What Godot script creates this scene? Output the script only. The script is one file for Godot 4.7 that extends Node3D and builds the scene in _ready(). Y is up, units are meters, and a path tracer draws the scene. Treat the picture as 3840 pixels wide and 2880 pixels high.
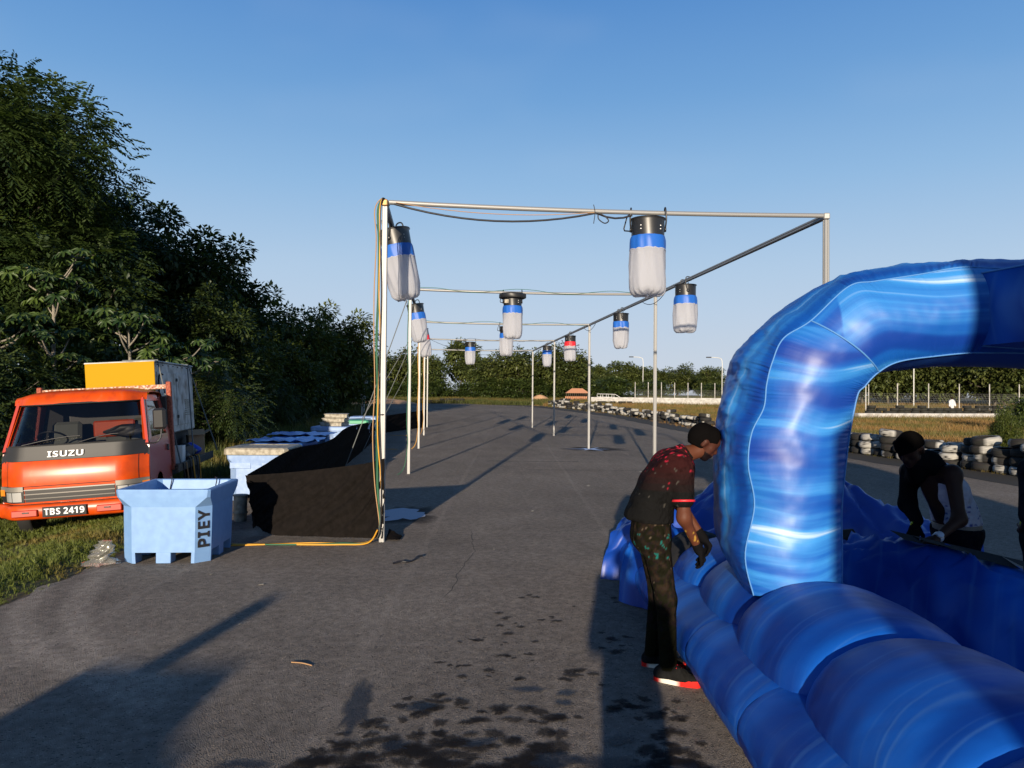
extends Node3D
# A racing-track apron at sunrise: pipe frame with hanging blowers, fish tubs, an orange truck and a blue inflatable.
# Metres, y up; "d" below is the distance in front of the camera (z = -d).

const SUN_SLOPE := 0.164      # tangent of the sun's height
const SUN_TURN := 7.0         # degrees the sunlight runs to the right of the view

var rng := RandomNumberGenerator.new()
var taken := {}
var M := {}
var wobble := FastNoiseLite.new()

# ------------------------------------------------------------------ mesh buffer
class MB:
	var v := PackedVector3Array()
	var n := PackedVector3Array()
	var c := PackedColorArray()
	var uv := PackedVector2Array()
	var i := PackedInt32Array()
	var col := Color(1, 1, 1)
	func p(a: Vector3, u := Vector2.ZERO) -> int:
		v.append(a)
		c.append(col)
		uv.append(u)
		return v.size() - 1
	func t(a: int, b: int, d: int) -> void:      # counter-clockwise seen from outside
		i.append(a)
		i.append(d)
		i.append(b)
	func q(a: int, b: int, d: int, e: int) -> void:
		t(a, b, d)
		t(a, d, e)
	func quad(a: Vector3, b: Vector3, d: Vector3, e: Vector3) -> void:
		var k := p(a, Vector2(0, 0))
		p(b, Vector2(1, 0))
		p(d, Vector2(1, 1))
		p(e, Vector2(0, 1))
		q(k, k + 1, k + 2, k + 3)
	func mesh() -> ArrayMesh:
		n = PackedVector3Array()
		n.resize(v.size())
		for k in range(0, i.size(), 3):
			var a := v[i[k]]
			var f := (v[i[k + 2]] - a).cross(v[i[k + 1]] - a)
			n[i[k]] += f
			n[i[k + 1]] += f
			n[i[k + 2]] += f
		for k in n.size():
			n[k] = n[k].normalized() if n[k].length_squared() > 1e-20 else Vector3.UP
		var a := []
		a.resize(Mesh.ARRAY_MAX)
		a[Mesh.ARRAY_VERTEX] = v
		a[Mesh.ARRAY_NORMAL] = n
		a[Mesh.ARRAY_COLOR] = c
		a[Mesh.ARRAY_TEX_UV] = uv
		a[Mesh.ARRAY_INDEX] = i
		var m := ArrayMesh.new()
		m.add_surface_from_arrays(Mesh.PRIMITIVE_TRIANGLES, a)
		return m

func numbered(called: String) -> String:
	if not taken.has(called):
		taken[called] = 0
		return called
	taken[called] += 1
	return "%s_%03d" % [called, taken[called]]

func put(mb, called: String, material: Material, parent: Node = null) -> MeshInstance3D:
	var o := MeshInstance3D.new()
	o.mesh = mb.mesh() if mb is MB else mb
	o.name = numbered(called) if parent == null else called
	o.material_override = material
	(self if parent == null else parent).add_child(o, true)
	return o

func tag(o: Node, label: String, category: String, group := "", kind := "") -> Node:
	if label: o.set_meta("label", label)
	if category: o.set_meta("category", category)
	if group: o.set_meta("group", group)
	if kind: o.set_meta("kind", kind)
	return o

func struct(o: Node) -> Node:
	o.set_meta("kind", "structure")
	return o

func base(called: String, at := Vector3.ZERO, turn := 0.0) -> Node3D:
	var o := Node3D.new()
	o.name = numbered(called)
	add_child(o)
	o.position = at
	o.rotation.y = turn
	return o

func copy(o: Node3D) -> Node3D:
	var c: Node3D = o.duplicate()
	c.name = numbered(String(o.name).rstrip("0123456789").trim_suffix("_"))
	add_child(c)
	return c

const ORD := ["first", "second", "third", "fourth", "fifth", "sixth", "seventh", "eighth", "ninth", "tenth", "eleventh", "twelfth", "thirteenth", "fourteenth", "fifteenth", "sixteenth", "seventeenth", "eighteenth", "nineteenth", "twentieth"]
func nth(k: int) -> String:
	if k < 20: return ORD[k]
	var tens: Array = ["", "", "twenty", "thirty", "forty", "fifty", "sixty", "seventy", "eighty", "ninety"]
	var m := k + 1
	if m % 10 == 0: return "%dth" % m
	return "%s-%s" % [tens[(m / 10) % 10], ORD[m % 10 - 1]]

# ------------------------------------------------------------------ shapes
func frame_of(dir: Vector3) -> Basis:
	var y := dir.normalized()
	var x := y.cross(Vector3.FORWARD if absf(y.z) < 0.9 else Vector3.RIGHT).normalized()
	return Basis(x, y, x.cross(y))

func box(mb: MB, at: Vector3, size: Vector3, bevel := 0.0, turn := Basis.IDENTITY) -> void:
	var h := size * 0.5
	var b: float = minf(bevel, minf(h.x, minf(h.y, h.z)) * 0.9)
	for axis in 3:
		var u := (axis + 1) % 3
		var w := (axis + 2) % 3
		for s: float in [-1.0, 1.0]:
			var pts: Array[Vector3] = []
			for k: Vector2 in [Vector2(-1, -1), Vector2(1, -1), Vector2(1, 1), Vector2(-1, 1)]:
				var q := Vector3.ZERO
				q[axis] = s * h[axis]
				q[u] = k.x * (h[u] - b)
				q[w] = k.y * (h[w] - b)
				pts.append(at + turn * q)
			if s > 0: mb.quad(pts[0], pts[1], pts[2], pts[3])
			else: mb.quad(pts[0], pts[3], pts[2], pts[1])
	if b <= 0.0: return
	for axis in 3:                       # edges that run along this axis
		var u := (axis + 1) % 3
		var w := (axis + 2) % 3
		for su: float in [-1.0, 1.0]:
			for sw: float in [-1.0, 1.0]:
				var r: Array[Vector3] = []
				for k in 4:
					var q := Vector3.ZERO
					q[axis] = (h[axis] - b) * (-1.0 if k == 0 or k == 3 else 1.0)
					q[u] = su * (h[u] if k < 2 else h[u] - b)
					q[w] = sw * (h[w] - b if k < 2 else h[w])
					r.append(at + turn * q)
				if su * sw > 0: mb.quad(r[0], r[3], r[2], r[1])
				else: mb.quad(r[0], r[1], r[2], r[3])
	for sx: float in [-1.0, 1.0]:
		for sy: float in [-1.0, 1.0]:
			for sz: float in [-1.0, 1.0]:
				var a := mb.p(at + turn * Vector3(sx * h.x, sy * (h.y - b), sz * (h.z - b)))
				var e := mb.p(at + turn * Vector3(sx * (h.x - b), sy * h.y, sz * (h.z - b)))
				var f := mb.p(at + turn * Vector3(sx * (h.x - b), sy * (h.y - b), sz * h.z))
				if sx * sy * sz > 0: mb.t(a, e, f)
				else: mb.t(a, f, e)

# rings: arrays of equal length, each counter-clockwise seen from the end of the path
func loft(mb: MB, rings: Array, closed := true, cap0 := true, cap1 := true, su := 1.0, sv := 1.0) -> void:
	var m: int = rings[0].size()
	var cols := m + 1 if closed else m
	var start := mb.v.size()
	var run := 0.0
	for r in rings.size():
		if r: run += (rings[r][0] as Vector3).distance_to(rings[r - 1][0])
		for k in cols:
			mb.p(rings[r][k % m], Vector2(su * k / float(cols - 1), sv * run))
	for r in rings.size() - 1:
		for k in cols - 1:
			var a := start + r * cols + k
			mb.q(a, a + 1, a + cols + 1, a + cols)
	for e in 2:
		if not (cap0 if e == 0 else cap1): continue
		var ring: Array = rings[0] if e == 0 else rings[-1]
		var mid := Vector3.ZERO
		for x: Vector3 in ring: mid += x / m
		var k0 := mb.p(mid)
		for x: Vector3 in ring: mb.p(x)
		for k in m:
			if e == 0: mb.t(k0, k0 + 1 + (k + 1) % m, k0 + 1 + k)
			else: mb.t(k0, k0 + 1 + k, k0 + 1 + (k + 1) % m)

func ring(at: Vector3, b: Basis, rx: float, rz: float, sides: int) -> Array:
	var r := []
	for k in sides:
		var a := -TAU * k / sides
		r.append(at + b.x * cos(a) * rx + b.z * sin(a) * rz)
	return r

func tube(mb: MB, path: Array, radius, sides := 8, cap := true) -> void:
	var rings := []
	var bas := frame_of(path[1] - path[0])
	for k in path.size():
		var dir: Vector3
		if k == 0: dir = path[1] - path[0]
		elif k == path.size() - 1: dir = path[k] - path[k - 1]
		else: dir = (path[k + 1] - path[k]).normalized() + (path[k] - path[k - 1]).normalized()
		if dir.length() < 1e-6: dir = bas.y
		var y := dir.normalized()
		var x := (bas.x - y * bas.x.dot(y)).normalized()
		bas = Basis(x, y, x.cross(y))
		var rad: float = radius if not radius is Array else radius[k]
		rings.append(ring(path[k], bas, rad, rad, sides))
	loft(mb, rings, true, cap, cap)

func lathe(mb: MB, profile: Array, sides := 20, at := Vector3.ZERO, b := Basis.IDENTITY, cap0 := false, cap1 := false) -> void:
	var rings := []
	for q: Vector2 in profile:
		rings.append(ring(at + b.y * q.y, b, q.x, q.x, sides))
	loft(mb, rings, true, cap0, cap1)

func smooth_path(pts: Array, per := 6) -> Array:
	var out := []
	for k in pts.size() - 1:
		var a: Vector3 = pts[maxi(k - 1, 0)]
		var b: Vector3 = pts[k]
		var c: Vector3 = pts[k + 1]
		var e: Vector3 = pts[mini(k + 2, pts.size() - 1)]
		for j in per:
			out.append(b.cubic_interpolate(c, a, e, j / float(per)))
	out.append(pts[-1])
	return out

func sag(a: Vector3, b: Vector3, drop: float, n := 12) -> Array:
	var out := []
	for k in n + 1:
		var t := k / float(n)
		out.append(a.lerp(b, t) - Vector3(0, drop * 4.0 * t * (1.0 - t), 0))
	return out

func W(x: float, y: float, d: float) -> Vector3:
	return Vector3(x, y, -d)

# ------------------------------------------------------------------ materials
func lin(r: float, g: float, b: float) -> Color:
	return Color(r, g, b).linear_to_srgb()

func mat(called: String, color: Color, rough := 0.7, metal := 0.0) -> StandardMaterial3D:
	var m := StandardMaterial3D.new()
	m.resource_name = called
	m.albedo_color = color
	m.roughness = rough
	m.metallic = metal
	M[called] = m
	return m

func noise(seed_: int, freq: float, oct := 4, kind := FastNoiseLite.TYPE_SIMPLEX_SMOOTH) -> FastNoiseLite:
	var f := FastNoiseLite.new()
	f.seed = seed_
	f.frequency = freq
	f.noise_type = kind
	f.fractal_octaves = oct
	return f

func ramp(stops: Array) -> Gradient:
	var g := Gradient.new()
	var o := PackedFloat32Array()
	var c := PackedColorArray()
	for s in stops:
		o.append(s[0])
		c.append(s[1])
	g.offsets = o
	g.colors = c
	return g

# colour mottling between two linear greys/tints, laid in world space (metres per repeat)
func mottle(m: StandardMaterial3D, size: int, f: FastNoiseLite, stops: Array, metres: float, world := true) -> void:
	var t := NoiseTexture2D.new()
	t.width = size
	t.height = size
	t.seamless = true
	t.noise = f
	t.color_ramp = ramp(stops)
	m.albedo_texture = t
	m.uv1_triplanar = true
	m.uv1_world_triplanar = world
	m.uv1_scale = Vector3.ONE / metres

func relief(m: StandardMaterial3D, size: int, f: FastNoiseLite, strength: float) -> void:
	var t := NoiseTexture2D.new()
	t.width = size
	t.height = size
	t.seamless = true
	t.noise = f
	t.as_normal_map = true
	t.bump_strength = strength
	m.normal_enabled = true
	m.normal_texture = t

func asphalt_speckle() -> ImageTexture:
	var s := 1024
	var im := noise(5, 0.02, 5).get_seamless_image(s, s)
	im.convert(Image.FORMAT_RGB8)
	var out := Image.create(s, s, false, Image.FORMAT_RGB8)
	var r := RandomNumberGenerator.new()
	r.seed = 71
	for y in s:
		for x in s:
			var g := 0.80 + 0.22 * im.get_pixel(x, y).r + r.randf_range(-0.10, 0.08)
			out.set_pixel(x, y, Color(g, g * 0.99, g * 0.97) * 0.84)
	for k in 6500:
		var x := r.randi_range(0, s - 5)
		var y := r.randi_range(0, s - 5)
		var l := r.randf_range(0.75, 1.0)
		var cc := Color(l, l * 0.97, l * 0.93)
		if r.randf() < 0.5: cc = Color(0.45, 0.45, 0.45)
		out.fill_rect(Rect2i(x, y, r.randi_range(2, 6), r.randi_range(2, 4)), cc)
	return ImageTexture.create_from_image(out)

# wave print of the inflatable: long streaks of white and light blue over deep blue; v runs across the streaks
func wave_print() -> ImageTexture:
	var w := 256
	var h := 1024
	var im := Image.create(w, h, false, Image.FORMAT_RGB8)
	var a := noise(31, 1.0, 3)
	var b := noise(32, 1.0, 4)
	var c := noise(33, 1.0, 2)
	var deep := Color(0.002, 0.040, 0.28)
	var mid := Color(0.004, 0.088, 0.40)
	var light := Color(0.035, 0.235, 0.60)
	var white := Color(0.46, 0.60, 0.74)
	for y in h:
		for x in w:
			var u := x / float(w)
			var t := y / float(h)
			var bend := t + 0.022 * c.get_noise_2d(u * 1.1, t * 3.0)
			var s := a.get_noise_2d(u * 0.35, bend * 10.0) * 0.5 + 0.5
			var f := b.get_noise_2d(u * 0.8 + 9.0, bend * 48.0) * 0.5 + 0.5
			var col := deep.lerp(mid, smoothstep(0.28, 0.5, s))
			col = col.lerp(light, smoothstep(0.46, 0.72, s * 0.8 + f * 0.22))
			col = col.lerp(white, 0.85 * smoothstep(0.66, 0.84, s * 0.62 + f * 0.42))
			im.set_pixel(x, y, col.linear_to_srgb())
	return ImageTexture.create_from_image(im)

# the darker, fine-lined print on the tubes
func line_print() -> ImageTexture:
	var w := 256
	var h := 512
	var im := Image.create(w, h, false, Image.FORMAT_RGB8)
	var a := noise(41, 1.0, 2)
	var b := noise(42, 1.0, 3)
	for y in h:
		for x in w:
			var u := x / float(w)
			var t := y / float(h)
			var s := a.get_noise_2d(u * 1.2, t * 4.0) * 0.5 + 0.5
			var f := b.get_noise_2d(u * 1.2 + 4.0, t * 30.0 + 4.0 * s) * 0.5 + 0.5
			var col := Color(0.002, 0.036, 0.25).lerp(Color(0.005, 0.092, 0.44), smoothstep(0.3, 0.7, s))
			col = col.lerp(Color(0.07, 0.20, 0.48), 0.45 * smoothstep(0.52, 0.86, f * 0.75 + s * 0.28))
			im.set_pixel(x, y, col.linear_to_srgb())
	return ImageTexture.create_from_image(im)

func materials() -> void:
	var m := mat("asphalt", Color.WHITE, 0.86)
	m.albedo_texture = asphalt_speckle()
	m.uv1_triplanar = true
	m.uv1_world_triplanar = true
	m.uv1_scale = Vector3.ONE * 0.42
	m.metallic_specular = 0.22
	m.vertex_color_use_as_albedo = true
	relief(m, 1024, noise(6, 0.22, 3), 9.0)
	m.normal_scale = 2.2
	m = mat("soil", Color.WHITE, 0.95)
	mottle(m, 512, noise(7, 0.012, 6), [[0.2, lin(0.05, 0.045, 0.016)], [0.5, lin(0.085, 0.07, 0.022)], [0.8, lin(0.14, 0.095, 0.035)]], 6.0)
	m = mat("dirt", lin(0.10, 0.085, 0.062), 0.95)
	mottle(m, 512, noise(8, 0.05, 5), [[0.25, lin(0.045, 0.04, 0.028)], [0.6, lin(0.10, 0.085, 0.06)], [0.8, lin(0.24, 0.21, 0.16)]], 1.6)
	for leafy in [["leaf", 0.5], ["grass_blade", 0.6]]:
		m = mat(leafy[0], Color.WHITE, leafy[1])
		m.vertex_color_use_as_albedo = true
		m.backlight_enabled = true
		m.backlight = lin(0.45, 0.5, 0.2)
	m = mat("bark", Color.WHITE, 0.9)
	mottle(m, 256, noise(9, 0.05, 4), [[0.3, lin(0.05, 0.042, 0.03)], [0.7, lin(0.13, 0.11, 0.085)]], 0.7)
	m = mat("pale_bark", Color.WHITE, 0.85)
	mottle(m, 256, noise(10, 0.06, 4), [[0.3, lin(0.14, 0.12, 0.09)], [0.7, lin(0.30, 0.27, 0.22)]], 0.6)
	m = mat("aluminium", lin(0.30, 0.30, 0.295), 0.5, 0.4)
	m = mat("black_metal", lin(0.012, 0.012, 0.013), 0.38)
	m.clearcoat_enabled = true
	m.clearcoat = 0.3
	mat("black_plastic", lin(0.014, 0.014, 0.015), 0.45)
	mat("rubber", lin(0.012, 0.012, 0.012), 0.8)
	m = mat("bag_cloth", lin(0.53, 0.54, 0.58), 0.85)
	m.backlight_enabled = true
	m.backlight = lin(0.92, 0.92, 0.95)
	m = mat("band_blue", lin(0.012, 0.11, 0.47), 0.5)
	m = mat("band_red", lin(0.62, 0.02, 0.03), 0.5)
	m = mat("brass_fitting", lin(0.42, 0.24, 0.10), 0.5, 0.6)
	mat("cable_black", lin(0.012, 0.012, 0.016), 0.5)
	mat("cable_green", lin(0.01, 0.10, 0.045), 0.5)
	mat("cable_yellow", lin(0.62, 0.30, 0.02), 0.5)
	mat("cable_tan", lin(0.38, 0.22, 0.10), 0.6)
	mat("rope_grey", lin(0.12, 0.13, 0.13), 0.8)
	m = mat("tub_blue", Color.WHITE, 0.5)
	mottle(m, 512, noise(12, 0.02, 5), [[0.2, lin(0.16, 0.30, 0.56)], [0.55, lin(0.175, 0.325, 0.585)], [0.85, lin(0.19, 0.345, 0.60)], [0.93, lin(0.20, 0.35, 0.60)], [1.0, lin(0.38, 0.46, 0.58)]], 1.4, false)
	m = mat("tub_pale", Color.WHITE, 0.5)
	mottle(m, 512, noise(13, 0.02, 5), [[0.2, lin(0.22, 0.33, 0.57)], [0.6, lin(0.25, 0.37, 0.61)], [0.9, lin(0.31, 0.42, 0.62)]], 1.1, false)
	m = mat("lid_cream", Color.WHITE, 0.6)
	mottle(m, 256, noise(14, 0.03, 5), [[0.2, lin(0.20, 0.175, 0.13)], [0.6, lin(0.33, 0.30, 0.235)], [0.9, lin(0.40, 0.37, 0.30)]], 0.8, false)
	mat("lid_blue", lin(0.03, 0.13, 0.45), 0.45)
	mat("lid_green", lin(0.06, 0.32, 0.18), 0.5)
	m = mat("black_cloth", Color.WHITE, 0.92)
	mottle(m, 256, noise(15, 0.03, 5), [[0.3, lin(0.0095, 0.0082, 0.0076)], [0.7, lin(0.0125, 0.0108, 0.010)]], 0.9)
	relief(m, 512, noise(26, 0.012, 4), 9.0)
	m.metallic_specular = 0.06
	mat("paint_black", lin(0.012, 0.012, 0.015), 0.7)
	mat("paint_white", lin(0.78, 0.78, 0.78), 0.5)
	# inflatable vinyl
	for k in [["vinyl_wave", wave_print()], ["vinyl_line", line_print()]]:
		m = mat(k[0], Color.WHITE, 0.5)
		m.albedo_texture = k[1]
		m.clearcoat_enabled = true
		m.clearcoat = 0.40 if k[0] == "vinyl_wave" else 0.22
		m.metallic_specular = 0.4 if k[0] == "vinyl_wave" else 0.3
		m.clearcoat_roughness = 0.40
		var t := NoiseTexture2D.new()
		t.width = 512
		t.height = 512
		t.seamless = true
		t.noise = noise(51, 0.014, 4, FastNoiseLite.TYPE_SIMPLEX)
		t.as_normal_map = true
		t.bump_strength = 3.0
		m.normal_enabled = true
		m.normal_texture = t
		m.normal_scale = 0.14
	m = mat("vinyl_plain", lin(0.004, 0.048, 0.32), 0.45)
	m.clearcoat_enabled = true
	m.clearcoat = 0.4
	m.clearcoat_roughness = 0.3
	mat("piping", lin(0.07, 0.22, 0.50), 0.6)
	mat("mesh_black", lin(0.006, 0.006, 0.007), 0.9)
	# truck
	m = mat("truck_orange", Color.WHITE, 0.45)
	m.clearcoat_enabled = true
	m.clearcoat = 0.3
	m.clearcoat_roughness = 0.25
	m.metallic_specular = 0.22
	mottle(m, 512, noise(27, 0.014, 6), [[0.15, lin(0.40, 0.046, 0.006)], [0.4, lin(0.52, 0.058, 0.004)], [0.75, lin(0.56, 0.066, 0.005)], [0.95, lin(0.46, 0.09, 0.03)]], 1.7, false)
	m = mat("truck_red", lin(0.42, 0.03, 0.010), 0.45)
	m.clearcoat_enabled = true
	m.clearcoat = 0.8
	m.clearcoat_roughness = 0.15
	m = mat("garnish", lin(0.022, 0.021, 0.02), 0.5)
	m = mat("rust_frame", Color.WHITE, 0.75)
	mottle(m, 256, noise(16, 0.04, 5), [[0.25, lin(0.30, 0.10, 0.05)], [0.5, lin(0.45, 0.24, 0.15)], [0.75, lin(0.62, 0.52, 0.44)]], 0.5, false)
	m = mat("rust_red", Color.WHITE, 0.75)
	mottle(m, 256, noise(17, 0.04, 5), [[0.3, lin(0.22, 0.04, 0.02)], [0.7, lin(0.40, 0.10, 0.05)]], 0.5, false)
	m = mat("generator_yellow", lin(0.46, 0.25, 0.004), 0.6)
	m.metallic_specular = 0.2
	m = mat("generator_grey", Color.WHITE, 0.5)
	mottle(m, 256, noise(18, 0.018, 5), [[0.2, lin(0.20, 0.19, 0.17)], [0.5, lin(0.40, 0.40, 0.38)], [0.8, lin(0.52, 0.52, 0.50)]], 1.6, false)
	m = mat("windscreen_glass", Color(0.02, 0.025, 0.03, 0.5), 0.03)
	m.transparency = BaseMaterial3D.TRANSPARENCY_ALPHA
	m = mat("lamp_glass", lin(0.55, 0.55, 0.53), 0.15)
	m.metallic = 0.4
	m.clearcoat_enabled = true
	mat("lamp_amber", lin(0.75, 0.22, 0.02), 0.25)
	mat("chrome", lin(0.22, 0.21, 0.20), 0.35, 0.9)
	mat("bezel", lin(0.22, 0.205, 0.18), 0.45, 0.3)
	mat("seat_cloth", lin(0.12, 0.13, 0.12), 0.9)
	mat("cardboard", lin(0.33, 0.22, 0.13), 0.9)
	m = mat("worn_wood", Color.WHITE, 0.9)
	mottle(m, 256, noise(19, 0.05, 4), [[0.3, lin(0.05, 0.04, 0.03)], [0.7, lin(0.13, 0.11, 0.085)]], 0.6, false)
	mat("bag_blue", lin(0.02, 0.05, 0.42), 0.5)
	mat("white_plastic", lin(0.72, 0.72, 0.70), 0.45)
	# people
	for s in ["skin", "cloth", "sole"]:
		m = mat(s, Color.WHITE, 0.55 if s == "skin" else 0.9 if s == "cloth" else 0.5)
		m.metallic_specular = 0.3 if s == "skin" else 0.15
		if s == "cloth":
			m.uv1_triplanar = true
			m.uv1_scale = Vector3(2.2, 1.3, 2.2)
			relief(m, 256, noise(24, 0.022, 3), 14.0)
		m.vertex_color_use_as_albedo = true
	mat("hair", lin(0.004, 0.0035, 0.0035), 1.0).metallic_specular = 0.1
	mat("glove", lin(0.006, 0.006, 0.007), 0.9).metallic_specular = 0.12
	mat("watch", lin(0.55, 0.56, 0.6), 0.35, 0.3)
	mat("wristband", lin(0.62, 0.66, 0.02), 0.5)
	mat("belt", lin(0.22, 0.19, 0.15), 0.7)
	# tyres and far things
	m = mat("tyre", Color.WHITE, 0.85)
	m.vertex_color_use_as_albedo = true
	m = mat("concrete", Color.WHITE, 0.9)
	mottle(m, 256, noise(20, 0.02, 5), [[0.2, lin(0.30, 0.29, 0.27)], [0.8, lin(0.52, 0.50, 0.47)]], 3.0)
	mat("galvanised", lin(0.55, 0.55, 0.52), 0.5, 0.3)
	mat("wire_mesh", lin(0.16, 0.16, 0.15), 0.7)
	mat("tile_roof", lin(0.52, 0.24, 0.13), 0.85)
	mat("bare_earth", lin(0.42, 0.25, 0.14), 0.95)
	# wet road
	m = mat("damp", lin(0.030, 0.026, 0.024), 0.7)
	m.metallic_specular = 0.12
	m.vertex_color_use_as_albedo = true
	m.transparency = BaseMaterial3D.TRANSPARENCY_ALPHA
	m = mat("puddle", lin(0.016, 0.018, 0.026), 0.28)
	m.metallic_specular = 0.2
	m.vertex_color_use_as_albedo = true
	m.transparency = BaseMaterial3D.TRANSPARENCY_ALPHA
	mat("spilt_paint", lin(0.42, 0.52, 0.72), 0.6)
	m = mat("clear_bag", Color(0.6, 0.59, 0.56, 0.28), 0.2)
	m.transparency = BaseMaterial3D.TRANSPARENCY_ALPHA

# ------------------------------------------------------------------ camera, sky and sun
func view() -> void:
	var cam := Camera3D.new()
	cam.name = "camera"
	cam.fov = 53.0
	cam.near = 0.05
	cam.far = 4000.0
	cam.position = Vector3(0, 1.9, 0)
	cam.rotation_degrees = Vector3(0.72, 0.0, 0.46)
	add_child(cam)
	cam.current = true
	var env := Environment.new()
	env.background_mode = Environment.BG_SKY
	env.tonemap_mode = Environment.TONE_MAPPER_LINEAR
	env.tonemap_exposure = 1.4
	env.sdfgi_enabled = true
	env.ssao_enabled = true
	env.ssil_enabled = true
	var im := Image.create(512, 256, false, Image.FORMAT_RGBF)
	var stops := [[-90.0, Color(0.10, 0.10, 0.10)], [-4.0, Color(0.30, 0.32, 0.34)], [0.0, Color(0.60, 0.65, 0.73)], [2.5, Color(0.57, 0.65, 0.755)], [6.0, Color(0.50, 0.63, 0.79)], [9.0, Color(0.44, 0.60, 0.79)], [15.0, Color(0.285, 0.49, 0.755)], [21.0, Color(0.165, 0.365, 0.68)], [28.0, Color(0.092, 0.262, 0.60)], [38.0, Color(0.048, 0.14, 0.36)], [55.0, Color(0.028, 0.076, 0.20)], [90.0, Color(0.022, 0.056, 0.15)]]
	var wisps := noise(61, 1.0, 5)
	for y in 256:
		var e := 90.0 - 180.0 * (y + 0.5) / 256.0
		var c: Color = stops[0][1]
		for k in stops.size() - 1:
			if e >= stops[k][0]:
				c = (stops[k][1] as Color).lerp(stops[k + 1][1], clampf((e - stops[k][0]) / (stops[k + 1][0] - stops[k][0]), 0, 1))
		for x in 512:
			var a := TAU * x / 512.0
			var w := wisps.get_noise_3d(cos(a) * 2.2, e * 0.16, sin(a) * 2.2)
			var share := 0.04 * smoothstep(0.05, 0.5, w) * smoothstep(1.0, 6.0, e)
			im.set_pixel(x, y, c.lerp(Color(0.62, 0.70, 0.80), share) / env.tonemap_exposure)
	var pano := PanoramaSkyMaterial.new()
	pano.panorama = ImageTexture.create_from_image(im)
	env.sky = Sky.new()
	env.sky.sky_material = pano
	var we := WorldEnvironment.new()
	we.name = "surroundings"
	we.environment = env
	add_child(we)
	var sun := DirectionalLight3D.new()
	sun.name = "sun"
	var t := deg_to_rad(SUN_TURN)
	sun.basis = Basis.looking_at(Vector3(sin(t), -SUN_SLOPE, -cos(t)).normalized())
	sun.light_energy = 1.6
	sun.light_color = Color(1.0, 0.93, 0.83)
	sun.light_angular_distance = 0.55
	sun.shadow_enabled = true
	add_child(sun)

# ------------------------------------------------------------------ terrain
const LEFT_EDGE := [[-80.0, -4.4], [0.0, -4.4], [9.0, -4.5], [14.0, -5.1], [24.0, -6.3], [40.0, -8.0], [60.0, -10.4], [85.0, -14.5], [98.0, -30.0]]
const RIGHT_EDGE := [[-80.0, 12.0], [0.0, 12.0], [17.0, 11.1], [25.0, 10.4], [40.0, 9.2], [60.0, 8.0], [78.0, 4.6], [90.0, 1.5], [98.0, -6.0]]

func along(table: Array, d: float) -> float:
	if d <= table[0][0]: return table[0][1]
	for k in table.size() - 1:
		if d <= table[k + 1][0]:
			return lerpf(table[k][1], table[k + 1][1], (d - table[k][0]) / (table[k + 1][0] - table[k][0]))
	return table[-1][1]

const RISE := [[-200.0, 0.0], [45.0, 0.0], [98.0, 0.55], [112.0, 1.15], [240.0, 1.5], [2000.0, 1.5]]

func ground_y(x: float, d: float) -> float:
	var y := along(RISE, d)
	var l: float = along(LEFT_EDGE, minf(d, 80.0)) - x
	if l > 0.0:
		var near := 1.0 - smoothstep(13.0, 26.0, d)
		y += -0.27 * near * smoothstep(0.5, 2.2, l) + 0.9 * smoothstep(3.0, 12.0, l) * (0.45 + 0.55 * (1.0 - near))
	return y

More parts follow.
